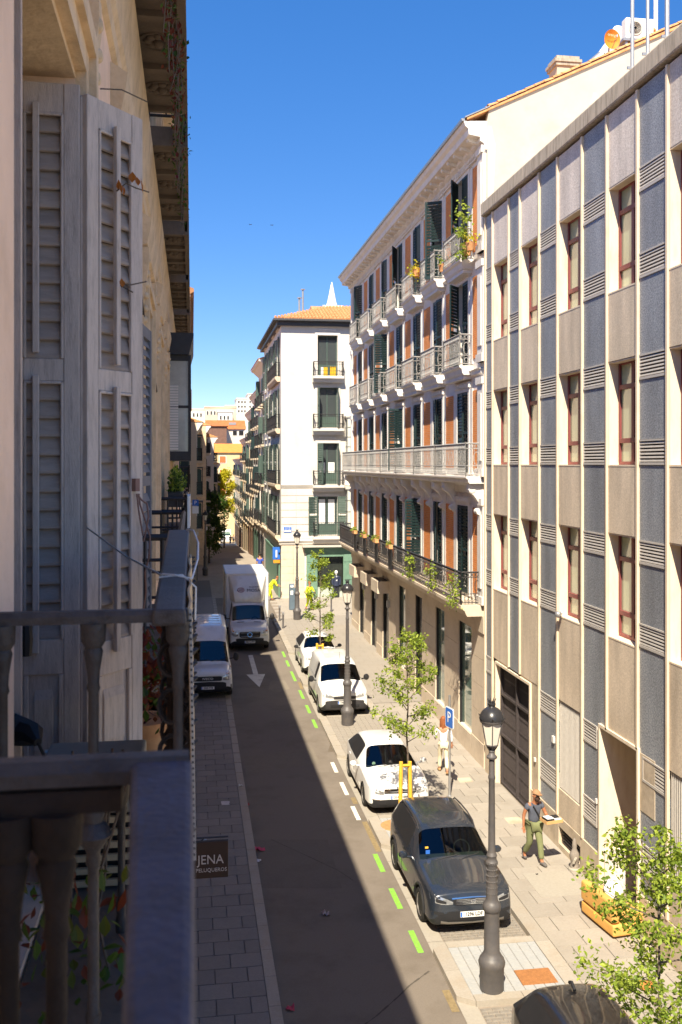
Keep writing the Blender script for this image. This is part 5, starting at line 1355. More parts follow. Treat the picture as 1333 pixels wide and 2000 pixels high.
# ---------------------------------------------------------------- houses down the street
def tint(c, k): return tuple(v * k for v in c)
def house(lab, face, X0, u0, u1, zt, wallm, floors, bays, z1st=3.9, shut='shutter_g2', eave=.45, roof='tile', bal=True, railm='iron_b', glaz=None, group=None, plants=False, box=12, seed=1):
    Fm = FR(X0) if face == 'R' else FL(X0)
    if face == 'F': Fm = FF(X0)
    zb = min(gz(u0), gz(u1)) - .6 if face != 'F' else gz(X0) - 1
    loc = tuple(Fm @ Vector(((u0 + u1) / 2, 0, zb)))
    t = thing('town_house', lab, 'building', loc, group)
    m = MB(Fm); m.box(u0, u1, -box, 0, zb, zt); m.build('wall', wallm, t)
    rn = random.Random(seed)
    zg = gz((u0 + u1) / 2) if face != 'F' else gz(X0)
    fh = (zt - .5 - zg - z1st) / floors; bw = (u1 - u0) / bays
    for f in range(floors):
        z0 = zg + z1st + f * fh + .25; z1 = z0 + fh * .72
        for k in range(bays):
            c = u0 + (k + .5) * bw; w = min(.62, bw * .26)
            m = MB(Fm); m.box(c - w - .15, c + w + .15, 0, .05, z0 - .05, z1 + .18); o = m.build('window', MT['white_trim'] if rn.random() < .7 else MT['cream_wall'], t)
            m = MB(Fm); m.box(c - w, c + w, .0501, .06, z0, z1); m.build('pane', MT['dark_in'], o)
            q = rn.random(); sk = MT[shut] if rn.random() < .8 else MT['shutter_g']
            for a_, b_, t_ in ([(c - w, c - .01, .1), (c + .01, c + w, .1)] if q < .35 else [(c - w - .02, c - w + .07, .38), (c + w - .07, c + w + .02, .34)] if q < .75 else [(c - w, c - .01, .1)]):
                m = MB(Fm); m.box(a_, b_, .0602, t_, z0, z1); m.build('shutter', sk, o)
            if bal and f < floors:
                m = MB(Fm); m.box(c - w - .35, c + w + .35, .0, .45, z0 - .2, z0 - .051); b = m.build('balcony', MT['cream_wall'], t)
                r = MB(Fm); railing(r, [(c - w - .32, .02), (c - w - .32, .42), (c + w + .32, .42), (c + w + .32, .02)], z0 - .05, .95, sp=.18, fancy=False); r.build('railing', MT[railm], b, fix=False)
                if glaz and (f, k) in glaz:
                    g = MB(Fm); g.box(c - w - .35, c + w + .35, .05, .5, z1 + .1, z1 + .2)
                    for uu in (c - w - .33, c, c + w + .3): g.box(uu, uu + .04, .44, .48, z0 - .05, z1 + .1)
                    for zz in (z0 + .9, z1 - .4): g.box(c - w - .33, c + w + .33, .442, .478, zz, zz + .04)
                    g.build('bay_frame', MT['lead'], b)
    m = MB(Fm)
    for k in range(bays):
        c = u0 + (k + .5) * bw; m.box(c - bw * .34, c + bw * .34, .0, .06, zg - .3, zg + 2.9)
    m.build('shop_door', mat('shop_door_paint', rn.choice([(.10, .05, .03), (.05, .10, .07), (.25, .20, .14), (.03, .03, .035)]), .6, .2, 3), t)
    m = MB(Fm); m.prism([(0, zt - .7), (.12, zt - .6), (eave * .7, zt - .25), (eave, zt - .15), (eave, zt), (0, zt)], u0, u1, 'x'); m.build('cornice', MT['white_trim'] if roof == 'tile' else wallm, t)
    m = MB(Fm); m.prism([(eave + .08, zt + .005), (-box / 2, zt + box * .19), (-box, zt + .005)], u0 - .05, u1 + .05, 'x'); m.build('roof', MT[roof], t)
    m = MB(Fm); m.prism([(0, zg + z1st - .3), (.14, zg + z1st - .2), (.14, zg + z1st), (0, zg + z1st)], u0, u1, 'x'); m.build('string_course', MT['white_trim'], t)
    return t
ROWG = 'houses down the far street'
house('pale terraced house with weathered eaves just beyond the white corner house', 'R', 6.15, 80.6, 91, 18.3, MT['pale_wall'], 4, 3, seed=2, eave=.7)
house('grey white house with black iron balconies, third along beyond the corner house', 'R', 6.5, 91, 104, 16.6, mat('grey_house', (.55, .50, .44), .9, .1, 1), 4, 4, seed=3, shut='shutter_g')
house('cream house with many iron balconies halfway down the far street', 'R', 6.85, 104, 120, 15.6, MT['cream_wall'], 4, 4, seed=4)
house('yellowish house with green shutters near the far end of the street', 'R', 7.25, 120, 142, 13.0, MT['yellow_wall'], 4, 5, seed=5)
house('last pale house before the street end on the sunny side', 'R', 7.7, 142, 178, 10.4, MT['pale_wall'], 4, 7, seed=6)
house('shaded house with an overhanging brown wooden eave beyond the glazed bay', 'L', -.55, 36.1, 53, 15.9, MT['ochre'], 3, 4, seed=7, eave=.5, z1st=4.6)
house('narrow shaded house between the wooden eave and the projecting bays', 'L', -.55, 53, 74.6, 13.6, MT['cream_wall'], 3, 5, seed=8, z1st=4.4)
house('shaded house stepping out into the street behind the parking sign', 'L', .35, 75.2, 92, 12.8, MT['cream_wall'], 3, 4, seed=9, glaz={(1, 0), (2, 1), (0, 0)})
house('darker shaded house beyond the far street lamp', 'L', 1.3, 92, 110, 13.2, MT['ochre'], 4, 4, seed=10, shut='shutter_g')
house('shaded house with dark shutters behind the green trees', 'L', 2.4, 110, 132, 12.6, MT['pale_wall'], 4, 5, seed=11, shut='shutter_g')
house('last shaded house before the orange gable', 'L', 3.4, 132, 172, 9.6, MT['cream_wall'], 4, 7, seed=12)
# wooden eave seen against the sky
we = MB(FL(-.55))
we.prism([(0, 15.55), (.62, 15.9), (.62, 16.02), (0, 16.25)], 36.0, 53.1, 'x')
for i in range(28): we.prism([(.02, 15.40), (.60, 15.76), (.60, 15.88), (.02, 15.54)], 36.2 + i * .61, 36.34 + i * .61, 'x')
for o in bpy.data.objects:
    if o.get('label', '').startswith('shaded house with an overhanging'): we.build('wooden_eave', mat('brown_eave_wood', (.30, .15, .07), .8, .2, 5), o)
# closing the street: gabled house with orange roof, bigger roofs and blocks above it
def block(lab, x0, x1, y0, y1, zb, zt, wallm, roofm=None, rh=2.0, wins=(), gable=False, ov=.4):
    t = thing('town_house' if roofm else 'apartment_block', lab, 'building', ((x0 + x1) / 2, y0, zb))
    m = MB(); m.box(x0, x1, y0, y1, zb, zt); m.build('wall', wallm, t)
    if roofm:
        m = MB(); ym = (y0 + y1) / 2
        m.prism([(y0 - ov, zt + .004), (ym, zt + rh), (y1 + ov, zt + .004)], x0 - ov, x1 + ov, 'x'); m.build('roof', roofm, t)
    else:
        m = MB(); m.box(x0 - .15, x1 + .15, y0 - .15, y1 + .15, zt + .003, zt + .35); m.build('parapet', wallm, t)
    for (a, b, c, d_, key) in wins:
        m = MB(); m.box(a - .12, b + .12, y0 - .06, y0, c - .12, d_ + .12); o = m.build('window', MT['white_trim'], t)
        m = MB(); m.box(a, b, y0 - .09, y0 - .061, c, d_); m.build('shutter' if key != 'dark_in' else 'pane', MT[key], o)
    return t
D = 196.0
def bxs(px0, px1, d): return xat(px0, d), xat(px1, d)
a, b = bxs(404, 451, D); shut_o = MT['orange_shutter'] = mat('orange_shutter', (.45, .15, .05), .8, .1, 3)
def zz(py, d=D): return zat(py, d)
w = []
for px0, px1, py0, py1 in ((406, 419, 904, 891), (429, 441, 904, 891), (406, 419, 934, 918), (429, 441, 934, 918), (406, 419, 965, 950), (429, 441, 965, 950)):
    w.append((*bxs(px0, px1, D), zz(py0), zz(py1), 'orange_shutter'))
yb = (D - a * SY) / CY
OR = mat('bright_orange_roof', (.62, .24, .05), .85, .12, 1.5)
block('small pale house with bright orange roof closing the far street', a - .3, b + 6, yb, yb + 9, -12, zz(884), MT['yellow_wall'], OR, 1.9, w)
d2 = 214; a, b = bxs(385, 443, d2); y2 = (d2 - a * SY) / CY
block('house with a brown blank wall above the orange roof at the street end', a - 4, b, y2, y2 + 8, -12, zat(832, d2), MT['brown_wall'], MT['tile_red'], .9)
d3 = 222; a, b = bxs(405, 478, d3); y3 = (d3 - a * SY) / CY
block('white house with long terracotta roof and rooflight behind the street end', a, b, y3, y3 + 12, -12, zat(838, d3), MT['pale_wall'], MT['tile_red'], 2.3, [(*bxs(455, 463, d3), zat(850, d3), zat(841, d3), 'dark_in'), (*bxs(467, 476, d3), zat(850, d3), zat(841, d3), 'dark_in')])
m = MB(); a, b = bxs(448, 462, d3); m.box(a, b, y3 + 2.2, y3 + 2.9, zat(829, d3), zat(824, d3))
tag(m.build('rooflight', MT['galv']), 'grey rooflight on the long terracotta roof at the street end', 'rooflight')
d4 = 262
for px0, px1, py, lab, key in ((373, 402, 800, 'cream apartment block with flat roof far left on the skyline', 'pale_wall'), (400, 462, 796, 'wide cream apartment block in the middle of the skyline', 'cream_wall'), (424, 452, 808, 'white penthouse in front of the wide cream skyline block', 'stucco')):
    a, b = bxs(px0, px1, d4); y4 = (d4 - a * SY) / CY - (8 if py == 808 else 0)
    ws = [(*bxs(px0 + 4 + i * 7, px0 + 7 + i * 7, d4), zat(py + 14, d4), zat(py + 7, d4), 'dark_in') for i in range(int((px1 - px0 - 6) / 7))]
    block(lab, a, b, y4, y4 + 12, -14, zat(py, d4), MT[key], None, 0, ws)
d5 = 330
for px0, px1, py, lab in ((462, 484, 779, 'tall white tower block far away above the sunny row'), (484, 520, 770, 'pale tower block partly hidden by the sunny row of houses'), (440, 470, 793, 'low white block with roof clutter far on the skyline')):
    a, b = bxs(px0, px1, d5); y5 = (d5 - a * SY) / CY
    ws = [(*bxs(px0 + 3 + i * 6, px0 + 6 + i * 6, d5), zat(py + 8 + j * 9, d5), zat(py + 4 + j * 9, d5), 'dark_in') for i in range(int((px1 - px0 - 3) / 6)) for j in range(3)]
    block(lab, a, b, y5, y5 + 14, -16, zat(py, d5), MT['stucco'], None, 0, ws)
# house with tiled roof behind the corner house
block('tall house with terracotta roof rising behind the white corner house', 11.3, 24, 84, 96, -1, 21.9, MT['pale_wall'], MT['tile'], 2.4, [(12 + i * 1.1, 12.5 + i * 1.1, 20.4, 21.3, 'dark_in') for i in range(5)])
# ---------------------------------------------------------------- vehicles: lofted bodies, all facing the camera (-Y), front bumper at y = 0
CARPAINT = {}
def wheelmesh(r, w, spokes, key):
    k = (r, w, spokes, key)
    if k in CARPAINT: return CARPAINT[k]
    t = MB(); h = w / 2
    t.lathe([(r * .66, -h * .8), (r * .72, -h), (r * .93, -h), (r * .985, -h * .8), (r, -h * .45), (r, h * .45), (r * .985, h * .8), (r * .93, h), (r * .72, h), (r * .66, h * .8)], 28, axis='x')
    tm = t.mesh('wheel', MT['rubber'])
    m = MB(); R0 = r * .68
    m.lathe([(R0 * .93, -h * .3), (R0, -h * .85), (R0 * 1.02, -h * .9), (R0 * .97, -h * .95), (R0 * .9, -h * .7), (R0 * .88, -h * .2)], 28, axis='x')
    m.lathe([(.001, -h * .72), (R0 * .16, -h * .72), (R0 * .2, -h * .6), (R0 * .22, -h * .3)], 14, axis='x')
    for i in range(spokes):
        a = 2 * math.pi * i / spokes
        for da in (-.09, .09):
            p0 = Vector((-h * .55, R0 * .15 * math.cos(a + da), R0 * .15 * math.sin(a + da))); p1 = Vector((-h * .72, R0 * .93 * math.cos(a + da * 1.5), R0 * .93 * math.sin(a + da * 1.5)))
            m.tube([p0, p1], [R0 * .075, R0 * .06], 4, smooth=False)
    m.lathe([(.001, -h * .1), (R0 * .9, -h * .1)], 20, axis='x', mi=1)
    rm = m.mesh('rim', [MT[key], MT['black']])
    CARPAINT[k] = (tm, rm); return CARPAINT[k]
class Car:
    def __init__(s, name, label, loc, L, W, rows, glass, paintm, wb, wr, clad=None, sub=2, fy=.9, group=None, arch=1.16, rimk='rim', spokes=5, ww=.21, cr=.45, sills=True):
        """rows: (y, halfwidth, zbottom, zbelt, ztop, halfroof); glass: dict interval -> 'w' windscreen, 's' side glass, 'r' rear glass, 'p' pillar"""
        s.t = thing(name, label, 'van' if 'van' in name else ('truck' if 'truck' in name else 'car'), loc, group); s.L = L; s.W = W
        n = 10; vs = []; fs = []; mi = []
        for (y, w, zb, zt, ztop, wt) in rows:
            hood = ztop - zt < .16
            ring = [(0, zb), (w * .6, zb), (w * .93, zb + .01), (w * .995, zb + .13), (w * 1.0, zb + .42 * (zt - zb)), (w * .985, zb + .80 * (zt - zb)), (w * .955, zt)]
            if hood: ring += [(max(wt, w * .86), zt + .45 * (ztop - zt)), (wt * .62, ztop - .006), (0, ztop)]
            else: ring += [(wt + .02, ztop - .10), (wt * .86, ztop - .022), (0, ztop)]
            R_ = [(x, y, z) for x, z in ring]; Lf = [(-x, y, z) for x, z in ring[1:-1]][::-1]
            vs += R_ + Lf
        n = 18; nr = len(rows)
        for i in range(nr - 1):
            g = glass.get(i, '')
            for k in range(n):
                a, b = i * n + k, i * n + (k + 1) % n
                fs.append((a, b, b + n, a + n))
                kk = k if k < 9 else 17 - k
                m = 0
                if kk == 6: m = {'w': 0, 's': 2, 'r': 2, 'p': 4, 'b': 0}.get(g, 0) if g else 0
                if kk in (7, 8) and g in ('w', 'r'): m = 1 if g == 'w' else 3
                if kk <= 1: m = 4
                if kk == 2 and sills: m = 4
                mi.append(m)
        for e in (0, (nr - 1) * n):
            for k in range(8):
                a, b, c, d = e + k, e + k + 1, e + (17 - k) % n, e + (18 - k) % n
                f = (a, d, c, b) if k else (a, c, b)
                if k == 0: f = (e, e + 17, e + 1)
                fs.append(f if e == 0 else f[::-1]); mi.append(0 if k > 2 else 4)
            f = (e + 8, e + 10, e + 9); fs.append(f if e == 0 else f[::-1]); mi.append(0)
        me = bpy.data.meshes.new('b'); me.from_pydata(vs, [], fs)
        s.paint = paintm
        for mm in (paintm, MT['cglass'], MT['cglass'], MT['cglass'], MT['black']): me.materials.append(mm)
        me.polygons.foreach_set('material_index', mi)
        bm = bmesh.new(); bm.from_mesh(me); bmesh.ops.recalc_face_normals(bm, faces=bm.faces); bm.verts.index_update()
        cl = bm.edges.layers.float.get('crease_edge') or bm.edges.layers.float.new('crease_edge')
        for e in bm.edges:
            ms = {f.material_index for f in e.link_faces}
            if len(ms) > 1: e[cl] = .75
            elif len(e.link_faces) == 2 and e.calc_face_angle(0) > .55: e[cl] = .35
            i0, i1 = sorted(v.index for v in e.verts)
            if i1 - i0 == 18:
                kk = i0 % 18; kk = kk if kk < 10 else 18 - kk
                if kk in (6, 7): e[cl] = max(e[cl], cr if kk == 6 else cr * .8)
                if kk == 3: e[cl] = max(e[cl], .4)
            if i0 // 18 == i1 // 18 and (i0 // 18) in (0, 1, nr - 1): e[cl] = max(e[cl], .45)
        bm.to_mesh(me); bm.free()
        for p in me.polygons: p.use_smooth = True
        tmp = bpy.data.objects.new('tmp', me); TS.collection.objects.link(tmp)
        ss = tmp.modifiers.new('s', 'SUBSURF'); ss.levels = sub; ss.render_levels = sub
        cm = MB()
        for y in wb: cm.lathe([(wr * arch, -W), (wr * arch, W)], 28, (0, y, wr), axis='x')
        cme = cm.mesh('cut', MT['black']); cut = bpy.data.objects.new('cut', cme); TS.collection.objects.link(cut)
        cut.hide_render = False
        bo = tmp.modifiers.new('b', 'BOOLEAN'); bo.object = cut; bo.operation = 'DIFFERENCE'; bo.solver = 'EXACT'
        try: bo.material_mode = 'TRANSFER'
        except Exception: pass
        ev = evalmesh(tmp)
        bpy.data.objects.remove(tmp); bpy.data.objects.remove(cut)
        s.bvh = BVHTree.FromPolygons([v.co.copy() for v in ev.vertices], [tuple(p.vertices) for p in ev.polygons])
        groups = {}
        mats = [m.name for m in ev.materials]
        for p in ev.polygons:
            nm = ev.materials[p.material_index].name if p.material_index < len(ev.materials) else 'black_plastic'
            key = {0: 'body', 1: 'windscreen', 2: 'side_window', 3: 'rear_window', 4: 'underbody'}.get(p.material_index, 'underbody')
            if nm == 'black_plastic': key = 'underbody'
            if key == 'side_window': key += '+' if p.center.x > 0 else '-'
            groups.setdefault(key, []).append(p)
        for key, ps in groups.items():
            used = {}; v2 = []; f2 = []
            for p in ps:
                f = []
                for v in p.vertices:
                    if v not in used:
                        used[v] = len(v2); c = ev.vertices[v].co
                        if 'win' in key: c = c - ev.vertices[v].normal * .004
                        v2.append(c)
                    f.append(used[v])
                f2.append(f)
            mm = bpy.data.meshes.new(key.strip('+-')); mm.from_pydata(v2, [], f2)
            mm.materials.append({'b': paintm, 'w': MT['cglass'], 's': MT['cglass'], 'r': MT['cglass'], 'u': MT['black']}[key[0]])
            for p in mm.polygons: p.use_smooth = True
            mm.set_sharp_from_angle(angle=R(38))
            o = link(key.strip('+-'), mm, s.t)
            if key == 'body': s.body = o
        tm, rm = wheelmesh(wr, ww, spokes, rimk)
        for y in wb:
            for sg in (-1, 1):
                w = link('wheel', tm, s.t, (sg * (W / 2 - ww / 2 - .015), y, wr), (0, 0, 0 if sg < 0 else math.pi)); link('rim', rm, w)
    def cabin(s, y0, zb, wt, zt, y1=None):
        y1 = y1 or s.L - .35
        b = MB(); b.prism([(y0 - .05, .45), (y0 + .55, .45), (y0 + .62, zb - .12), (y0 + .5, zb - .02), (y0 + .1, zb - .01), (y0 - .05, zb - .06)], -wt - .2, wt + .2, 'x'); b.build('dashboard', MT['dash'], s.t, local=True, bevel=.03)
        b = MB(); b.box(-wt - .2, wt + .2, y0 + .56, y1, .3, .48); b.box(-wt - .16, wt + .16, y0 + 1.75, y1, .481, zb - .05); b.build('cabin_floor', MT['seat'], s.t, local=True)
        for sg in (-1, 1):
            b = MB(); x = sg * .36; b.box(x - .24, x + .24, y0 + .95, y0 + 1.45, .481, .62); b.prism([(y0 + 1.38, .60), (y0 + 1.52, .60), (y0 + 1.72, zb + .18), (y0 + 1.60, zb + .18)], x - .24, x + .24, 'x'); b.box(x - .12, x + .12, y0 + 1.62, y0 + 1.72, zb + .19, zb + .36)
            b.build('seat', MT['seat'], s.t, local=True, bevel=.04)
        b = MB(); c = Vector((.36, y0 + .72, zb - .02)); b.tube([c + Vector((.18 * math.cos(t * math.pi / 10), .08 * math.sin(t * math.pi / 10), .16 * math.sin(t * math.pi / 10))) for t in range(21)], .015, 5, caps=False)
        b.tube([c, c + Vector((0, -.2, -.06))], .025, 5); b.build('steering_wheel', MT['black'], s.t, local=True)
    def hit(s, o, d):
        h = s.bvh.ray_cast(Vector(o), Vector(d))
        return h[0]
    def patch(s, name, cols, m, off=.006, side='f', rows=3, parent=None, back=.012, depth=None):
        """cols: (a, lo, hi). 'f': a=x, lo/hi=z looking +Y; 'r' from the rear; 'l'/'R': a=y, z, from -X/+X; 't': a=x, lo/hi=y from above"""
        P = []
        for (a, lo, hi) in cols:
            for r in range(rows + 1):
                v = lo + (hi - lo) * r / rows
                if side == 'f': o, d = (a, -3, v), (0, 1, 0)
                elif side == 'r': o, d = (a, s.L + 3, v), (0, -1, 0)
                elif side == 'l': o, d = (-4, a, v), (1, 0, 0)
                elif side == 'R': o, d = (4, a, v), (-1, 0, 0)
                else: o, d = (a, v, 6), (0, 0, -1)
                h = s.hit(o, d)
                P.append((h if h is not None else None, Vector(d)))
        last = next((p for p, d in P if p is not None), Vector((0, 0, 0)))
        pts = []
        for p, d in P:
            if p is None: p = last
            last = p
            pts.append((p - d * off, p + d * back))
        n = rows + 1; b = MB(); vs = [q[0] for q in pts] + [q[1] for q in pts]; N = len(pts); fs = []
        C = len(cols)
        for i in range(C - 1):
            for r in range(rows): fs.append((i * n + r, i * n + r + 1, (i + 1) * n + r + 1, (i + 1) * n + r))
        edge = [i * n for i in range(C)] + [(C - 1) * n + r for r in range(1, n)] + [i * n + rows for i in range(C - 2, -1, -1)] + [r for r in range(rows - 1, 0, -1)]
        for i in range(len(edge)):
            a, c = edge[i], edge[(i + 1) % len(edge)]; fs.append((a, c, c + N, a + N))
        b.add(vs, fs, 0, True)
        o = b.build(name, m, parent or s.t, local=True)
        if parent is not None: o.location = Vector(o.location) - Vector(parent.location)
        return o
    def both(s, name, cols, m, **k):
        r = []
        for sg in (-1, 1):
            if k.get('side') in ('l', 'R'): r.append(s.patch(name, cols, m, **{**k, 'side': 'l' if sg < 0 else 'R'}))
            else: r.append(s.patch(name, [(sg * a, lo, hi) for a, lo, hi in cols], m, **k))
        return r
    def box(s, name, a, m, parent=None, bevel=0):
        b = MB(); b.box(*a); return b.build(name, m, parent or s.t, local=True, bevel=bevel)
    def plate(s, z, txt, y=None, x=0, w=.52):
        h = s.hit((x, -3, z), (0, 1, 0)); y = (h.y if h else 0) - .012
        o = s.box('number_plate', (x - w / 2, x + w / 2, y - .008, y + .02, z - .055, z + .055), MT['plate'])
        b = MB(); b.box(x - w / 2 + .004, x - w / 2 + .042, y - .0095, y - .008, z - .05, z + .05); q = b.build('country_band', MT['blue'], o, local=True); q.location = Vector(q.location) - Vector(o.location)
        base = wloc(o)
        text(txt, .108, MT['black'], o, s.t.location + Vector((x + .022, y - .0088, z)), (R(90), 0, 0), .001, sx=.86, bold=.0035)
        return o
    def mirror(s, y, z, m, w=.2, h=.15, out=.10):
        for sg in (-1, 1):
            hh = s.hit((sg * 4, y, z - .06), (-sg, 0, 0)); x = hh.x if hh else sg * s.W / 2
            b = MB(); x1 = x + sg * (out + w * .5)
            b.lathe([(.01, -.07), (w * .36, -.06), (w * .5, -.02), (w * .5, .03), (w * .46, .045), (.01, .045)], 12, (0, 0, 0), axis='y')
            b.v = [(v[0] + x1, v[1] + y, v[2] * h / w + z) for v in b.v]
            b.tube([(x - sg * .03, y + .02, z - .08), (x1, y, z - .04)], .025, 6)
            b.build('mirror', m, s.t, local=True)
    def wipers(s, y, z, sc=1.0):
        for x0, x1 in ((-.45 * sc, .05 * sc), (.1 * sc, .55 * sc)):
            pts = []
            for t in range(5):
                x = x0 + (x1 - x0) * t / 4; h = s.hit((x, y - 3, z + t * .012), (0, 1, 0))
                if h: pts.append(h - Vector((0, .02, 0)))
            if len(pts) > 2:
                b = MB(); b.tube(pts, .010, 4); b.build('wiper', MT['black'], s.t, local=True)
    def seam(s, pts, side='l', w=.005, name='door_seam'):
        for sg in (-1, 1):
            b = MB(); P = []
            for y, z in pts:
                h = s.hit((sg * 4, y, z), (-sg, 0, 0))
                if h: P.append(h + Vector((sg * .001, 0, 0)))
            if len(P) > 1: b.tube(P, w, 4, smooth=False); b.build(name, MT['black'], s.t, local=True)
def cargz(y): return gz(y)
white1 = paint('white_paint', (.78, .77, .74)); white2 = paint('white_van_paint', (.76, .75, .72), damt=.4)
# ---- the dark grey estate-like SUV
X0, Y0 = 5.63, 19.12
rows = [(-.01, .68, .38, .74, .80, .58), (.03, .80, .27, .83, .905, .66), (.14, .875, .22, .88, .965, .72), (.5, .905, .21, .91, 1.0, .76), (1.0, .91, .21, .945, 1.05, .78), (1.28, .91, .21, .965, 1.075, .78), (1.36, .91, .21, .975, 1.10, .76),
        (1.95, .91, .21, 1.00, 1.52, .645), (2.15, .91, .21, 1.0, 1.585, .64), (2.55, .91, .21, 1.01, 1.625, .64), (2.68, .91, .21, 1.01, 1.63, .64), (3.45, .905, .21, 1.03, 1.615, .635), (3.62, .90, .22, 1.04, 1.60, .63), (4.0, .88, .25, 1.06, 1.53, .61), (4.15, .86, .27, 1.06, 1.44, .60), (4.33, .80, .34, .98, 1.06, .6), (4.37, .7, .42, .9, .98, .55)]
gl = {6: 'w', 7: 'b', 8: 's', 9: 'p', 10: 's', 11: 'p', 12: 's', 13: 'b', 14: 'r'}
grey = paint('dark_metallic_paint', (.025, .032, .045), rough=.24, dirt=(.14, .115, .085), damt=.22, metal=.2)
c = Car('parked_car', 'dark grey dusty SUV parked beside the nearest lamp post', (X0, Y0, gz(20)), 4.37, 1.84, rows, gl, grey, (.88, 3.52), .335)
c.both('headlight', [(.41, .69, .735), (.52, .685, .79), (.65, .70, .835), (.77, .725, .87), (.845, .76, .885)], MT['lamp_l'], off=.008)
c.both('headlight_insert', [(.55, .705, .75), (.66, .72, .79), (.76, .745, .81)], MT['black'], off=.011)
g = c.patch('grille', [(-.40, .70, .79), (-.34, .665, .80), (0, .655, .80), (.34, .665, .80), (.40, .70, .79)], MT['black'], off=.008)
for z in (.68, .71, .74, .77):
    c.patch('grille_bar', [(-.34, z, z + .012), (-.2, z - .006, z + .006), (-.1, z, z + .012), (0, z - .006, z + .006), (.1, z, z + .012), (.2, z - .006, z + .006), (.34, z, z + .012)], MT['chrome'], off=.013, rows=1, parent=g)
c.patch('grille_trim', [(-.43, .79, .815), (0, .805, .825), (.43, .79, .815)], MT['chrome'], off=.012, rows=1)
b = MB(); hh = c.hit((0, -3, .735), (0, 1, 0)); y = hh.y - .03
for z in (-.03, .0, .03): b.box(-.05, .05, y, y + .01, .735 + z - .008, .735 + z + .008)
b.box(-.05, -.034, y - .001, y + .01, .735, .765); b.box(.034, .05, y - .001, y + .01, .705, .735); b.build('badge', MT['chrome'], c.t, local=True)
c.patch('lower_grille', [(-.62, .42, .47), (-.5, .36, .54), (0, .34, .55), (.5, .36, .54), (.62, .42, .47)], MT['black'], off=.006)
for sg in (-1, 1): c.patch('fog_lamp', [(sg * .6, .47, .53), (sg * .7, .48, .55), (sg * .8, .5, .56)], MT['black'], off=.007)
c.patch('skid_plate', [(-.66, .30, .36), (-.5, .255, .325), (0, .25, .30), (.5, .255, .325), (.66, .30, .36)], MT['rim'], off=.012)
c.plate(.475, '1296 LDF')
c.cabin(1.38, .98, .58, 1.6); c.mirror(1.72, 1.05, grey); c.wipers(1.3, 1.07)
for sg in (-1, 1):
    b = MB(); pts = []
    for y in (2.05, 2.2, 2.6, 3.2, 3.7, 3.85):
        h = c.hit((sg * .64, y, 4), (0, 0, -1)); pts.append(h + Vector((0, 0, .05 if 2.1 < y < 3.8 else -.005)))
    b.tube(pts, .018, 6); b.build('roof_rail', MT['iron_b'], c.t, local=True)
for y in (1.36, 2.62, 3.55): c.seam([(y, .35), (y - .02, .6), (y - .02, .96)])
c.seam([(1.36, .33), (2.6, .30), (3.3, .32)])
for y in (2.42, 3.38):
    for sg in (-1, 1):
        h = c.hit((sg * 4, y, .9), (-sg, 0, 0)); c.box('door_handle', (h.x - .015, h.x + .02 * sg + .005, y - .1, y + .1, .89, .915), MT['chrome'] if sg < 0 else grey)
c.both('sill_trim', [(1.3, .23, .31), (2.2, .23, .30), (3.1, .23, .31)], MT['black'], side='l', off=.01)
for y in (.88, 3.52):
    for sg in (-1, 1):
        b = MB(); pts = []
        for k in range(11):
            a = math.pi * k / 10; h = c.hit((sg * 4, y + .42 * math.cos(a), .335 + .42 * math.sin(a)), (-sg, 0, 0))
            if h and abs(h.x) > .7: pts.append(h)
        if len(pts) > 3: b.tube(pts, .024, 5); b.build('arch_trim', MT['black'], c.t, local=True)
b = MB(); h = c.hit((-.5, -2, 1.16), (0, 1, 0)); b.box(-.62, -.53, h.y - .03, h.y - .022, 1.14, 1.22); b.build('permit_sticker', MT['blue'], c.t, local=True)
b = MB(); b.box(-.62, -.55, h.y + .03, h.y + .037, 1.235, 1.275); b.build('permit_sticker', MT['yellow_wood'], c.t, local=True)
c.patch('bonnet', [(-.74, .38, 1.22), (-.4, .30, 1.24), (0, .27, 1.25), (.4, .30, 1.24), (.74, .38, 1.22)], grey, off=.004, side='t', rows=6)
# ---- white hatchback with a chevron grille
rows = [(-.01, .66, .32, .66, .72, .56), (.03, .79, .22, .74, .82, .63), (.16, .86, .19, .77, .865, .70), (.55, .885, .19, .835, .925, .74), (.95, .89, .19, .87, .975, .76), (1.08, .89, .19, .88, .985, .75), (1.14, .89, .19, .885, 1.03, .74),
        (1.95, .89, .19, .92, 1.40, .56), (2.1, .89, .19, .92, 1.445, .55), (2.4, .89, .19, .93, 1.475, .55), (2.52, .89, .19, .93, 1.48, .55), (3.25, .885, .2, .95, 1.45, .54), (3.4, .88, .21, .96, 1.43, .53), (3.9, .86, .24, .98, 1.30, .52), (4.05, .84, .26, .98, 1.2, .53), (4.28, .78, .32, .86, .95, .6), (4.33, .66, .4, .8, .88, .5)]
c = Car('parked_car', 'white hatchback dappled by tree shade, yellow stake before its bonnet', (5.62, 26.02, gz(27)), 4.33, 1.79, rows, gl, white1, (.9, 3.51), .315)
c.both('headlight', [(.45, .585, .66), (.56, .59, .71), (.68, .62, .76), (.78, .67, .80), (.83, .72, .81)], MT['lamp_l'], off=.004)
for k, z in enumerate((.62, .665)):
    c.patch('grille_bar', [(-.42, z + .03, z + .055), (-.2, z + .02, z + .05), (-.09, z + .02, z + .05), (0, z + .055, z + .085), (.09, z + .02, z + .05), (.2, z + .02, z + .05), (.42, z + .03, z + .055)], MT['chrome'], off=.012, rows=1)
c.patch('grille', [(-.44, .61, .73), (0, .60, .73), (.44, .61, .73)], MT['black'], off=.004)
c.patch('lower_grille', [(-.42, .30, .38), (-.36, .28, .44), (0, .27, .45), (.36, .28, .44), (.42, .30, .38)], MT['black'], off=.006)
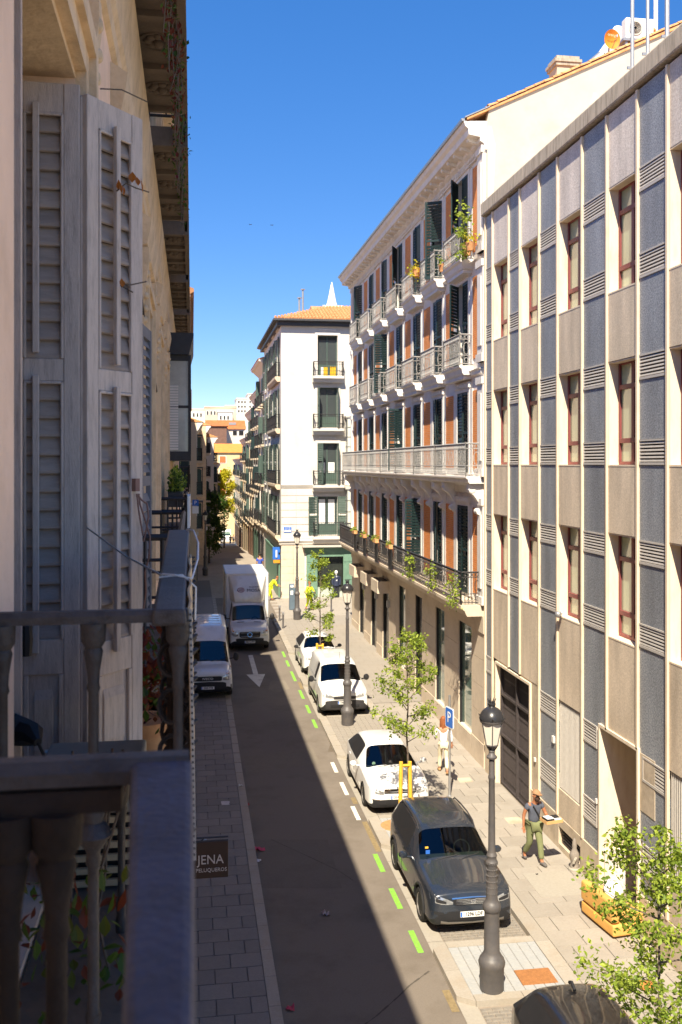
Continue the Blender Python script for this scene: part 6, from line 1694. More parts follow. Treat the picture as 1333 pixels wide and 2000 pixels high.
c.both('fog_lamp', [(.56, .36, .44), (.66, .35, .45), (.76, .38, .46)], MT['black'], off=.006); c.both('daytime_lamp', [(.58, .45, .465), (.68, .455, .475), (.78, .47, .49)], MT['chrome'], off=.014, rows=1)
c.plate(.505, '3147 HBK'); c.cabin(1.16, .90, .55, 1.48); c.mirror(1.62, .98, white1); c.wipers(1.1, 1.0)
for y in (1.28, 2.48, 3.35): c.seam([(y, .3), (y - .02, .55), (y - .02, .88)])
for y in (2.28, 3.2):
    for sg in (-1, 1):
        h = c.hit((sg * 4, y, .82), (-sg, 0, 0)); c.box('door_handle', (h.x - .015, h.x + .015, y - .09, y + .09, .81, .835), white1)
c.both('sill_trim', [(1.3, .21, .30), (2.2, .21, .29), (3.1, .21, .30)], MT['black'], side='l', off=.008)
h = c.hit((-.5, -2, 1.06), (0, 1, 0)); b = MB(); b.lathe([(.001, -.004), (.05, -.004), (.05, .004), (.001, .004)], 12, (-.5, h.y - .02, 1.06), axis='y'); b.build('permit_sticker', MT['shopgreen'], c.t, local=True)
c.patch('bonnet', [(-.72, .42, 1.04), (-.4, .32, 1.05), (0, .28, 1.06), (.4, .32, 1.05), (.72, .42, 1.04)], white1, off=.004, side='t', rows=6)
# ---- white compact panel van
rows = [(-.01, .74, .42, .84, .91, .64), (.03, .85, .30, .92, 1.0, .70), (.14, .90, .24, .96, 1.05, .75), (.5, .92, .22, 1.0, 1.09, .78), (.85, .925, .22, 1.03, 1.12, .78), (.95, .925, .22, 1.05, 1.15, .77), (1.02, .925, .22, 1.06, 1.2, .76),
        (1.62, .925, .22, 1.10, 1.72, .66), (1.78, .925, .22, 1.10, 1.79, .66), (2.2, .925, .22, 1.10, 1.83, .67), (2.32, .925, .22, 1.10, 1.835, .67), (3.0, .925, .22, 1.10, 1.84, .68), (3.9, .92, .22, 1.1, 1.835, .68), (4.3, .90, .25, 1.1, 1.80, .67), (4.39, .86, .30, 1.08, 1.72, .64)]
glv = {6: 'w', 7: 'b', 8: 's'}
c = Car('panel_van', 'white compact panel van with black bumper behind the second lamp post', (5.66, 36.0, gz(37)), 4.4, 1.85, rows, glv, white2, (.9, 3.68), .325, rimk='rimd', spokes=7, cr=.6)
c.patch('bumper', [(-.86, .36, .50), (-.7, .33, .64), (-.4, .31, .66), (0, .31, .66), (.4, .31, .66), (.7, .33, .64), (.86, .36, .50)], MT['iron_b'], off=.012, rows=5)
c.both('headlight', [(.42, .74, .80), (.55, .74, .86), (.70, .77, .92), (.82, .82, .95)], MT['lamp_l'], off=.006)
g = c.patch('grille', [(-.42, .70, .80), (0, .69, .82), (.42, .70, .80)], MT['iron_b'], off=.012)
c.patch('badge', [(-.05, .76, .82), (0, .74, .83), (.05, .76, .82)], MT['chrome'], off=.022, rows=2)
c.patch('lower_grille', [(-.55, .40, .5), (0, .38, .52), (.55, .40, .5)], MT['black'], off=.018)
c.plate(.57, '5082 KVM'); c.cabin(1.04, 1.08, .64, 1.8); c.mirror(1.5, 1.17, MT['black'], .22, .24); c.wipers(1.0, 1.2)
for y in (1.12, 2.2): c.seam([(y, .35), (y, .7), (y, 1.05)])
c.seam([(2.28, 1.1), (2.28, 1.6), (2.28, 1.7)]); c.seam([(2.28, 1.14), (3.2, 1.14), (4.2, 1.14)]); c.both('side_moulding', [(1.35, .42, .54), (2.2, .42, .54), (3.1, .42, .54)], MT['black'], side='l', off=.012)
b = MB(); b.tube([(.1, 1.9, 1.8), (.12, 2.2, 2.05)], .006, 5); b.build('aerial', MT['black'], c.t, local=True)
# ---- small white hatchback behind it
rows = [(-.01, .62, .32, .76, .82, .54), (.03, .75, .22, .83, .90, .62), (.15, .83, .19, .87, .95, .67), (.55, .855, .19, .91, 1.0, .7), (.85, .86, .19, .93, 1.03, .7), (.95, .86, .19, .95, 1.05, .7), (1.0, .86, .19, .955, 1.1, .69),
        (1.62, .86, .19, .98, 1.46, .54), (1.78, .86, .19, .98, 1.50, .53), (2.15, .86, .19, .99, 1.53, .53), (2.27, .86, .19, .99, 1.53, .53), (3.0, .86, .2, 1.0, 1.50, .52), (3.15, .85, .21, 1.01, 1.48, .52), (3.6, .83, .24, 1.02, 1.38, .5), (3.72, .82, .26, 1.0, 1.28, .52), (3.9, .76, .32, .9, 1.0, .55), (3.94, .66, .4, .84, .92, .5)]
c = Car('parked_car', 'small white hatchback parked farthest back, between the crossing and the panel van', (5.72, 42.9, gz(44)), 3.94, 1.72, rows, gl, white1, (.78, 3.24), .30)
c.both('headlight', [(.48, .70, .80), (.6, .70, .86), (.72, .73, .90), (.80, .78, .92)], MT['lamp_l'], off=.005)
c.patch('grille', [(-.40, .66, .72), (0, .65, .73), (.4, .66, .72)], MT['black'], off=.006); c.patch('lower_grille', [(-.55, .32, .46), (0, .30, .48), (.55, .32, .46)], MT['black'], off=.006)
c.plate(.54, '7710 GCD'); c.cabin(1.02, .97, .52, 1.5); c.mirror(1.45, 1.05, MT['black']); c.wipers(1.0, 1.08)
for y in (1.1, 2.2, 3.05): c.seam([(y, .3), (y, .6), (y, .94)])
c.both('sill_trim', [(1.1, .21, .40), (2.0, .30, .40), (2.85, .21, .40)], MT['black'], side='l', off=.01)
# ---- black car at the bottom edge, seen from above its roof
rows = [(.0, .5, .36, .60, .66, .40), (.05, .72, .26, .66, .74, .60), (.25, .84, .22, .78, .88, .68), (.6, .87, .21, .86, .95, .72), (.95, .88, .21, .90, 1.0, .74), (1.02, .88, .21, .92, 1.02, .74), (1.08, .88, .21, .92, 1.06, .73),
        (1.75, .88, .21, .95, 1.42, .57), (1.9, .88, .21, .95, 1.47, .56), (2.3, .88, .21, .96, 1.50, .56), (2.42, .88, .21, .96, 1.50, .56), (3.1, .88, .21, .97, 1.48, .56), (3.25, .87, .22, .98, 1.47, .56), (3.62, .86, .24, 1.0, 1.42, .55), (3.75, .85, .26, 1.0, 1.33, .54), (3.98, .80, .32, .95, 1.04, .6), (4.03, .7, .4, .88, .96, .55)]
blackp = paint('black_paint', (.012, .012, .013), rough=.32, dirt=(.05, .05, .05), damt=.3)
c = Car('parked_car', 'black car at the bottom edge of the view, mostly its roof showing', (5.84, 11.0, gz(12)), 4.03, 1.78, rows, gl, blackp, (.8, 3.35), .32)
c.cabin(1.1, .94, .55, 1.5); c.mirror(1.5, 1.0, blackp); c.wipers(1.05, 1.05)
c.both('headlight', [(.45, .66, .72), (.6, .66, .78), (.78, .72, .84)], MT['lamp_l'], off=.005); c.patch('grille', [(-.4, .6, .7), (0, .6, .7), (.4, .6, .7)], MT['iron_b'], off=.005)
c.both('tail_light', [(.6, .80, .95), (.78, .80, .95)], mat('red_lens', (.35, .01, .01), .15, .1, 9), side='r', off=.006)
for y in (1.22, 2.38): c.seam([(y, .3), (y, .6), (y, .92)])
b = MB(); b.tube([(0, 3.3, 1.47), (0, 3.42, 1.53), (0, 3.5, 1.49)], .03, 6); b.build('roof_aerial', MT['black'], c.t, local=True)
# ---- white delivery van on the shaded side
rows = [(-.01, .84, .42, .94, 1.02, .72), (.03, .95, .32, 1.02, 1.10, .78), (.15, .98, .28, 1.07, 1.17, .82), (.5, .985, .27, 1.13, 1.23, .84), (.82, .99, .27, 1.16, 1.26, .85), (.92, .99, .27, 1.18, 1.30, .85), (1.0, .99, .27, 1.19, 1.36, .84),
        (1.62, .99, .27, 1.22, 2.10, .74), (1.76, .99, .27, 1.22, 2.24, .75), (2.3, .99, .27, 1.22, 2.55, .78), (2.5, .99, .27, 1.22, 2.60, .79), (3.4, .99, .27, 1.22, 2.62, .80), (5.3, .99, .27, 1.22, 2.62, .80), (5.6, .985, .28, 1.22, 2.60, .79), (5.68, .95, .32, 1.20, 2.5, .77)]
c = Car('delivery_van', 'white high roofed delivery van in the shade, partly behind the balcony screen', (.62, 38.9, gz(40) + .09), 5.7, 2.0, rows, glv, white2, (.95, 4.2), .34, rimk='rimd', spokes=6, cr=.75)
c.patch('bumper', [(-.94, .36, .62), (-.6, .34, .72), (0, .33, .74), (.6, .34, .72), (.94, .36, .62)], MT['black'], off=.014, rows=5)
c.patch('grille', [(-.56, .80, .93), (-.5, .77, .95), (0, .765, .955), (.5, .77, .95), (.56, .80, .93)], MT['black'], off=.010)
h = c.hit((0, -3, .86), (0, 1, 0)); text('IVECO', .13, MT['white'], c.t, c.t.location + Vector((0, h.y - .022, .86)), (R(78), 0, 0), .004, sx=1.15, name='badge_lettering')
c.both('headlight', [(.60, .80, .98), (.72, .79, 1.08), (.84, .80, 1.16), (.93, .86, 1.18)], MT['lamp_l'], off=.006); c.both('indicator', [(.74, 1.03, 1.09), (.84, 1.05, 1.165), (.93, 1.08, 1.185)], MT['amber'], off=.014)
c.plate(.5, '2945 FTR'); c.cabin(1.02, 1.21, .72, 2.3); c.mirror(1.35, 1.45, MT['black'], .24, .34, .16); c.wipers(1.0, 1.36, 1.3)
for y in (1.15, 2.25): c.seam([(y, .4), (y, .8), (y, 1.2)])
for sg in (-1, 1):
    h = c.hit((sg * .5, 3, 5), (0, 0, -1)); c.box('roof_seam', (sg * .62 - .012, sg * .62 + .012, 2.6, 5.5, h.z - .01, h.z + .012), white2)
for y in (2.9, 3.5, 4.1, 4.7): h = c.hit((0, y, 5), (0, 0, -1)); c.box('roof_rib', (-.56, .56, y - .02, y + .02, h.z - .012, h.z + .008), white2)
# ---- box truck behind it
rows = [(-.01, .82, .40, .93, 1.0, .70), (.03, .94, .30, 1.03, 1.11, .77), (.16, .98, .26, 1.09, 1.18, .81), (.55, .985, .25, 1.18, 1.27, .84), (.92, .99, .25, 1.24, 1.32, .86), (1.0, .99, .25, 1.26, 1.36, .86), (1.08, .99, .25, 1.27, 1.42, .85),
        (1.62, .99, .25, 1.3, 2.10, .76), (1.75, .99, .25, 1.3, 2.22, .77), (2.1, .99, .25, 1.3, 2.35, .8), (2.25, .98, .25, 1.3, 2.36, .8), (2.4, .95, .3, 1.28, 2.3, .78)]
c = Car('box_truck', 'white box truck with roof fairing stopped in the lane, half its roof in sun', (2.84, 48.4, gz(49)), 6.9, 2.0, rows, glv, white2, (.95,), .35, rimk='rimd', spokes=6)
t = c.t; bw, b0, b1, zt = 1.10, 2.32, 6.9, 3.62
m = MB(); m.box(-bw, bw, b0, b1, .85, zt); cb = m.build('cargo_box', mat('box_panel_white', (.74, .73, .70), .5, .04, 2, dirt=(.5, .46, .4), dscale=.8, damt=.4, local=True), t, local=True, bevel=.03)
m = MB()
for sg in (-1, 1):
    for z in (.87, zt - .03): m.box(sg * bw - .02, sg * bw + .02, b0, b1, z - .03, z + .04)
    m.box(sg * bw - .02, sg * bw + .02, b0 - .01, b0 + .03, .87, zt)
m.build('corner_profile', MT['galv'], t, local=True)
m = MB(); m.box(-bw + .04, bw - .04, b0 + .05, b1, .5, .84); m.build('chassis', MT['black'], t, local=True)
tm, rm = wheelmesh(.35, .21, 6, 'rimd')
for sg in (-1, 1):
    for dx in (0, .24): w = link('wheel', tm, t, (sg * (.98 - dx), 5.0, .35), (0, 0, 0 if sg < 0 else math.pi)); link('rim', rm, w)
fv = []; ff = []
pr = [(1.72, 2.22, .72), (1.70, 2.36, .76), (1.80, 2.72, .80), (2.02, 3.18, .88), (2.3, 3.50, .98), (2.31, 3.50, .98), (2.31, 2.25, .9)]
for (y, z, w) in pr:
    for x in (-w, -w * .9, -w * .5, 0, w * .5, w * .9, w): fv.append((x, y + (.16 if abs(x) > w * .95 else (.03 if abs(x) > w * .8 else 0)) * (y < 2.29), z))
for i in range(len(pr) - 1):
    for k in range(6): ff.append((i * 7 + k, i * 7 + k + 1, i * 7 + k + 8, i * 7 + k + 7))
ff.append(tuple(range(7))[::-1]); n = len(pr)
ff.append(tuple(i * 7 for i in range(n))); ff.append(tuple(i * 7 + 6 for i in range(n))[::-1]); ff.append(tuple((n - 1) * 7 + k for k in range(7)))
m = MB(); m.add(fv, ff, 0, True); fa = m.build('fairing', white2, t, local=True)
ln = mat('dark_print', (.06, .05, .07), .5, .05, 4)
def fair(z): return np.interp(z, [2.36, 2.72, 3.18, 3.5], [1.70, 1.80, 2.02, 2.3])
text('MOSA', .23, ln, fa, t.location + Vector((.30, fair(2.80) - .03, 2.80)), (R(68), 0, 0), .004, sx=1.15, name='lettering')
text('ALQUILER', .10, ln, fa, t.location + Vector((.32, fair(2.97) - .03, 2.97)), (R(64), 0, 0), .004, sx=1.1, name='lettering')
m = MB(); pl_ = []
for rr_ in (.19,):
    for k in range(21): a = 2 * math.pi * k / 20; pl_.append((-.36 + .17 * math.cos(a), fair(2.83 + .10 * math.sin(a)) - .035, 2.83 + .10 * math.sin(a)))
m.tube(pl_, .016, 5); m.tube([(-.47, fair(2.83) - .035, 2.83), (-.25, fair(2.83) - .035, 2.83)], .02, 5); lr = m.build('logo_ring', mat('maroon_print', (.25, .03, .05), .5, .05, 4), fa, local=True); lr.location = Vector(lr.location) - Vector(fa.location)
c.patch('bumper', [(-.94, .34, .60), (-.6, .32, .66), (0, .31, .67), (.6, .32, .66), (.94, .34, .60)], MT['black'], off=.014, rows=5)
g = c.patch('grille', [(-.52, .78, .96), (-.46, .70, .98), (0, .68, .985), (.46, .70, .98), (.52, .78, .96)], MT['black'], off=.010)
m = MB(); h = c.hit((0, -3, .84), (0, 1, 0)); y = h.y - .03
m.tube([(.11 * math.cos(2 * math.pi * k / 18), y + .02 * math.sin(2 * math.pi * k / 18), .84 + .11 * math.sin(2 * math.pi * k / 18)) for k in range(19)], .009, 5)
for a in (90, 210, 330): m.tube([(0, y, .84), (.11 * math.cos(R(a)), y + .02 * math.sin(R(a)), .84 + .11 * math.sin(R(a)))], [.012, .004], 4)
m.build('badge', MT['chrome'], t, local=True)
for z in (.75, .92): c.patch('grille_bar', [(-.44, z, z + .02), (0, z, z + .02), (.44, z, z + .02)], MT['chrome'], off=.016, rows=1, parent=g)
c.both('headlight', [(.58, .78, .94), (.70, .76, 1.04), (.82, .78, 1.14), (.90, .86, 1.16)], MT['lamp_l'], off=.006); c.both('indicator', [(.78, 1.0, 1.08), (.86, 1.02, 1.14), (.92, 1.06, 1.16)], MT['amber'], off=.013)
c.both('bonnet_vent', [(.25, .90, .95), (.6, .88, .93)], MT['black'], side='t', off=.006, rows=1)
c.plate(.48, '8813 LWN'); c.cabin(1.1, 1.28, .72, 2.2, 2.3); c.mirror(1.4, 1.5, MT['black'], .24, .34, .2); c.wipers(1.06, 1.42, 1.3)
for y in (1.15, 2.1): c.seam([(y, .4), (y, .8), (y, 1.25)])
# ---------------------------------------------------------------- street lamps
def lampmeshes():
    P = [(.225, 0), (.235, .04), (.235, .42), (.255, .46), (.262, .52), (.24, .58), (.225, .60), (.18, .66), (.152, .72), (.145, 1.42), (.15, 1.46)]
    b = MB(); b.lathe(P, 20); base = b.mesh('base', MT['lampmetal'])
    b = MB(); b.lathe([(.150, 1.46), (.17, 1.48), (.178, 1.54), (.17, 1.60), (.14, 1.63), (.12, 1.67), (.112, 1.72), (.098, 2.30), (.108, 2.34), (.118, 2.38), (.094, 2.42), (.09, 2.46), (.105, 2.50), (.075, 2.56)], 20)
    for k in range(14):
        a = 2 * math.pi * k / 14
        for j in range(5): b.ball((.100 * math.cos(a + j * .22), .100 * math.sin(a + j * .22), 1.80 + j * .11), .019, 6)
        b.ball((.108 * math.cos(a), .108 * math.sin(a), 2.35), .016, 6)
    orn = b.mesh('ornate_drum', MT['lampmetal'])
    b = MB(); pr = [(.078, 2.56), (.070, 2.62), (.058, 3.9), (.07, 3.93), (.07, 3.97), (.056, 4.0), (.052, 4.28), (.10, 4.31), (.105, 4.34), (.07, 4.37), (.05, 4.42)]
    b.lathe(pr, 16); shaft = b.mesh('shaft', MT['lampmetal'])
    b = MB(); b.lathe([(.05, 4.40), (.06, 4.44), (.04, 4.47), (.09, 4.53), (.13, 4.55), (.13, 4.57)], 12)
    for k in range(6):
        a = 2 * math.pi * k / 6 + .3
        b.tube([(.125 * math.cos(a), .125 * math.sin(a), 4.56), (.215 * math.cos(a), .215 * math.sin(a), 4.99)], .011, 5)
        b.tube([(.04 * math.cos(a), .04 * math.sin(a), 4.44), (.09 * math.cos(a), .09 * math.sin(a), 4.50), (.125 * math.cos(a), .125 * math.sin(a), 4.56)], .010, 5)
    b.lathe([(.222, 4.98), (.235, 5.0), (.235, 5.03), (.2, 5.04)], 18)
    frame = b.mesh('lantern_frame', MT['lampmetal'])
    b = MB(); b.lathe([(.12, 4.57), (.205, 4.98)], 6, a0=.3, smooth=False); gl_ = b.mesh('lantern_glass', MT['lampglass'])
    b = MB(); b.lathe([(.24, 5.03), (.245, 5.06), (.225, 5.12), (.19, 5.18), (.13, 5.235), (.07, 5.26), (.06, 5.28), (.075, 5.30), (.075, 5.33), (.05, 5.34), (.05, 5.36)], 20)
    for k in range(8): a = 2 * math.pi * k / 8; b.tube([(.05 * math.cos(a), .05 * math.sin(a), 5.34), (.085 * math.cos(a), .085 * math.sin(a), 5.42)], [.016, .006], 5)
    for k in range(6): a = 2 * math.pi * k / 6 + .3; b.tube([(.235 * math.cos(a), .235 * math.sin(a), 5.05), (.285 * math.cos(a), .285 * math.sin(a), 5.10)], [.018, .006], 5)
    cap = b.mesh('dome_cap', mat('gloss_black_cap', (.03, .03, .033), .3, .1, 8))
    return base, orn, shaft, frame, gl_, cap
LM = lampmeshes()
lamps = [((5.35, 16.95), 'nearest street lamp, standing in the tiled island before the dark SUV'), ((5.55, 34.72), 'street lamp between the white panel van and the white hatchback'),
         ((6.05, 56.4), 'street lamp at the crossing, before the white corner house'), ((1.05, 79.0), 'far street lamp on the shaded side beyond the box truck')]
proto = None
for (x, y), lab in lamps:
    z = gz(y) + (.118 if x > 4 else .06)
    if proto is None:
        proto = thing('street_lamp', lab, 'street lamp', (x, y, z), 'cast iron street lamps')
        for me in LM: link(me.name, me, proto)
        proto.scale = (.93, .93, .968)
    else:
        o = copytree(proto); o.location = (x, y, z); o['label'] = lab
# ---------------------------------------------------------------- trees
def leaves(n, pts, spread, size, rnd, up=.3, mi=None):
    V = []; Fc = []; MI = []
    for i in range(n):
        c = pts[rnd.randrange(len(pts))]
        p = c[0] + Vector((rnd.gauss(0, 1), rnd.gauss(0, 1), rnd.gauss(0, 1))) * (spread * c[1])
        s = size * rnd.uniform(.6, 1.3)
        d = Vector((rnd.gauss(0, 1), rnd.gauss(0, 1), rnd.gauss(-.25, .7))).normalized()
        e = d.cross(Vector((rnd.gauss(0, 1), rnd.gauss(0, 1), rnd.gauss(0, .6)))).normalized()
        nrm = d.cross(e)
        o = len(V)
        V += [p, p + d * s * .45 + e * s * .3 + nrm * s * .08, p + d * s, p + d * s * .45 - e * s * .3 + nrm * s * .08]
        Fc.append((o, o + 1, o + 2)); Fc.append((o, o + 2, o + 3))
    return [tuple(v) for v in V], Fc
def tree(name, lab, x, y, zt, zc, w, n, size, key, seed, trunk=.035, lean=(0, 0), nb=16, cols=None, group=None, z0=None, tips=None, spread=.55):
    r = random.Random(seed); z = gz(y) + .11 if z0 is None else z0
    t = thing(name, lab, 'tree', (x, y, z), group)
    tp = []
    for i in range(9):
        f = i / 8; tp.append(Vector((x + lean[0] * f + r.gauss(0, .02) * (i > 0), y + lean[1] * f + r.gauss(0, .02) * (i > 0), z + (zt - z - .1) * f)))
    m = MB(); m.tube(tp, [trunk * (1 - .8 * i / 8) for i in range(9)], 8)
    cl = []
    def on(f):
        f = f * 8; i = min(7, int(f)); return tp[i].lerp(tp[i + 1], f - i)
    f0 = (zc - z) / (zt - z)
    for k in range(nb):
        f = f0 + (1 - f0) * (k + .3) / nb * .95; p = on(f)
        a = k * 2.4 + r.uniform(-.4, .4); prof = math.sin(math.pi * min(1, max(.0, (f - f0) / (1 - f0) * .78 + .2)))
        L = w * (.35 + .75 * prof) * r.uniform(.6, 1.15)
        q = p + Vector((math.cos(a) * L, math.sin(a) * L, L * r.uniform(.25, .9)))
        mid = p.lerp(q, .5) + Vector((0, 0, -.06 * L))
        m.tube([p, mid, q], [trunk * .38, trunk * .25, trunk * .1], 5)
        cl += [(q, r.uniform(.25, .55) * w), (p.lerp(q, .6), r.uniform(.2, .4) * w)]
        for j in range(2):
            b = a + r.choice([-1, 1]) * r.uniform(.5, 1.0); g = p.lerp(q, r.uniform(.4, .8)); h = g + Vector((math.cos(b), math.sin(b), r.uniform(0, .6))) * L * .5
            m.tube([g, h], [trunk * .16, trunk * .07], 4); cl.append((h, r.uniform(.2, .42) * w))
    cl.append((tp[-1] + Vector((0, 0, .05)), .2 * w)); cl.append((on(.93), .26 * w))
    m.build('trunk', MT['bark'], t)
    V, Fc = leaves(n, cl, spread, size, r)
    b = MB(); b.v = V; b.f = Fc; b.m = [0] * len(Fc); b.s = [False] * len(Fc)
    b.build('crown', MT[key], t, fix=False)
    return t
TG = 'young street trees in the parking lane'
tree('street_tree', 'nearest young tree at the bottom right, before the discarded sofa', 5.62, 11.0, 5.08, 1.8, .74, 6000, .075, 'leaf', 4, .034, (.10, .35), 24, group=TG, spread=.36)
tree('street_tree', 'young tree between the white hatchback and the dark SUV', 5.55, 24.75, 5.22, 2.35, .66, 3300, .085, 'leaf', 9, .038, (0, .1), 20, group=TG, spread=.36)
tree('street_tree', 'slender young tree before the green shop, far end of the parked cars', 5.45, 41.6, 5.9, 1.9, .62, 2600, .10, 'leaf', 12, .038, (.05, .1), 18, group=TG, spread=.36)
x = xat(437, 152); tree('yellow_tree', 'bright yellow tree at the far end of the street', x, 151, zat(918, 152), zat(1003, 152), 1.35, 5200, .30, 'leaf_y', 5, .12, nb=20, z0=gz(151))
x = xat(408, 96); tree('dark_tree', 'dense dark green tree beside the far lamp on the shaded side', x, 95, zat(962, 96), zat(1075, 96), 1.25, 6500, .22, 'leaf_d', 6, .10, nb=24, z0=gz(95))
x = xat(411, 128); tree('bushy_tree', 'small bushy green tree in shade before the yellow tree', x - .2, 127, zat(912, 128), zat(965, 128), .8, 2200, .2, 'leaf_d', 8, .08, nb=12, z0=gz(127))
# stakes tied to the young trees
def stakes(x, y, h, lab):
    t = thing('tree_stake', lab, 'tree stake', (x, y, gz(y) + .11), 'yellow tree stakes')
    for dx, dy, tz in ((-.16, -.06, .02), (.16, .06, -.02)):
        m = MB(); m.tube([(x + dx, y + dy, gz(y) + .1), (x + dx * .8, y + dy, gz(y) + h + tz)], [.055, .05], 8); m.build('post', MT['yellow_wood'], t)
    m = MB(); m.tube([(x - .15, y - .06, gz(y) + h - .08), (x + .15, y + .06, gz(y) + h - .12)], .04, 6); m.build('crossbar', MT['yellow_wood'], t)
stakes(5.42, 24.45, 1.95, 'pair of yellow stakes by the tree before the white hatchback bonnet')
stakes(5.42, 41.35, 1.75, 'pair of yellow stakes by the slender tree behind the panel van')
m = MB(); m.lathe([(.001, .004), (.42, .004), (.44, -.05)], 18, (5.3, 25.0, .119)); o = m.build('tree_pit', mat('orange_soil', (.42, .22, .09), .95, .25, 9), fix=True); o['kind'] = 'structure'
# plants on the brick building's balconies
def balplant(lab, px, X, z, dz, n, size, keys, sx=.22, sd=1, down=False):
    y = onX(px, X); r = random.Random(sd)
    t = thing('balcony_plant', lab, 'plant', (X, y, z), None)
    pts = [(Vector((X + r.gauss(0, .05), y + r.gauss(0, sx), z + dz * r.random() * (-1 if down else 1))), .16) for _ in range(14)]
    V, Fc = leaves(n, pts, .6, size, r); b = MB(); b.v = V; b.f = Fc; b.m = [0] * len(Fc); b.s = [False] * len(Fc); b.build('foliage', MT[keys], t, fix=False)
    if not down: m = MB(); m.lathe([(.12, -.02), (.16, .26), (.17, .3), (.14, .3)], 10, (X + .12, y, z)); m.build('pot', MT['tile'], t)
    else: m = MB(); m.tube([(X - .03, y, z + .02), (X - .03, y + .02, z - dz)], .006, 4); m.build('stem', MT['bark'], t)
balplant('tall yellow green shrub on the topmost nearest balcony of the brick building', 905, 8.60, 16.3, 1.7, 360, .12, 'leaf', .22, 1)
balplant('small yellow green plant on a top balcony, third from the office building', 807, 8.55, 16.95, .5, 130, .12, 'leaf_y', .14, 2)
balplant('light green creeper hanging on the black railing, nearest of three', 886, 8.12, 6.15, 1.0, 210, .10, 'leaf', .16, 3, True)
balplant('light green creeper hanging on the black railing, middle of three', 841, 8.12, 6.15, .85, 170, .10, 'leaf', .15, 4, True)
balplant('light green creeper hanging on the black railing, farthest of three', 800, 8.12, 6.15, .85, 170, .11, 'leaf', .15, 5, True)
for i, px in enumerate((694, 712, 735, 762)):
    y = onX(px, 8.12); t = thing('hanging_planter', ['dark planter cloth on the black railing at the far end', 'second dark planter cloth from the far end of the black railing', 'third dark planter cloth from the far end of the black railing', 'fourth dark planter cloth from the far end, next to bare railing'][i], 'planter', (8.1, y, 5.3), 'dark planters on the black railing')
    m = MB(); m.box(8.10, 8.13, y - .32, y + .32, 5.24, 6.1); m.build('cloth', MT['black'], t)
    m = MB(); m.box(8.0, 8.16, y - .35, y + .35, 6.1, 6.26); m.build('trough', MT['tile'], t)
    r = random.Random(i); V, Fc = leaves(70, [(Vector((8.08, y + d, 6.3)), .1) for d in (-.2, 0, .2)], .7, .10, r); b = MB(); b.v = V; b.f = Fc; b.m = [0] * len(Fc); b.s = [False] * len(Fc); b.build('foliage', MT['leaf'], t, fix=False)
def pot(lab, px, z, key):
    y = onX(px, 8.6); t = thing('flower_pot', lab, 'flower pot', (8.62, y, z))
    m = MB(); m.lathe([(.10, 0), (.15, .24), (.16, .27), (.13, .27)], 10, (8.62, y, z)); m.build('pot', MT['tile'], t)
    r = random.Random(3); V, Fc = leaves(60, [(Vector((8.62, y, z + .42)), .12)], .8, .11, r); b = MB(); b.v = V; b.f = Fc; b.m = [0] * len(Fc); b.s = [False] * len(Fc); b.build('foliage', MT[key], t, fix=False)
pot('terracotta pot with a plant on the second topmost balcony from the office', 863, 16.28, 'leaf'); pot('terracotta pot under the tall shrub on the topmost nearest balcony', 917, 16.28, 'leaf_y')
# ---------------------------------------------------------------- signs, meter, bollards
ps = thing('parking_sign', 'blue parking sign with a white P on a grey post beside the walking woman', 'sign', (7.26, 26.95, .12))
m = MB(); m.tube([(7.26, 26.95, .1), (7.26, 26.95, 3.0)], .033, 10); m.lathe([(.06, .115), (.06, .14), (.035, .16)], 10, (7.26, 26.95, 0)); m.build('post', MT['galv'], ps)
PM = Matrix.Translation((7.24, 26.88, 2.38)) @ Matrix.Rotation(R(-77), 4, 'Z')
def rrect(w, h, r, n=5):
    p = []
    for cx_, cz_, a0 in ((w - r, h - r, 0), (-w + r, h - r, 90), (-w + r, -h + r, 180), (w - r, -h + r, 270)):
        for k in range(n): a = R(a0 + 90 * k / (n - 1)); p.append((cx_ + r * math.cos(a), cz_ + r * math.sin(a)))
    return p
m = MB(PM); m.prism(rrect(.24, .29, .06), -.012, .012, 'y'); m.build('plate', MT['white'], ps)
m = MB(PM); m.prism(rrect(.215, .265, .05), -.017, -.0125, 'y'); m.build('blue_face', MT['blue'], ps)
text('P', .44, MT['white'], ps, PM @ Vector((0, -.019, 0)), (R(90), 0, R(-77)), .002)
pf = thing('parking_sign', 'small far blue P sign with a white plate under it on the shaded houses', 'sign', (0, 60, 7))
d = 60.0; x0, x1 = xat(375.5, d), xat(388, d); yy = (d - x0 * SY) / CY
m = MB(); m.box(x0, x1, yy, yy + .1, zat(988, d), zat(976, d)); m.build('plate', MT['blue'], pf)
m = MB(); m.box(x0, x1, yy, yy + .1, zat(1003, d), zat(989, d)); m.box(x0 - .5, x0, yy + .03, yy + .07, zat(985, d), zat(983, d)); m.build('lower_plate', MT['white'], pf)
text('P', .32, MT['white'], pf, ((x0 + x1) / 2, yy - .006, zat(982, d)), (R(90), 0, 0), .004)
zc = thing('crossing_sign', 'blue square crossing sign with white triangle on the shaded side', 'sign', (.05, 75, gz(75)))
d = 74.5; x0, x1 = xat(367, d), xat(387, d); yy = (d - x0 * SY) / CY; z0, z1 = zat(1092, d), zat(1074, d)
m = MB(); m.box(x0, x1, yy, yy + .03, z0, z1); m.build('plate', MT['blue'], zc)
m = MB(); xm = (x0 + x1) / 2; m.prism([(x0 + .1, z0 + .1), (x1 - .1, z0 + .1), (xm, z1 - .08)], yy - .008, yy - .002, 'y'); m.build('white_triangle', MT['white'], zc)
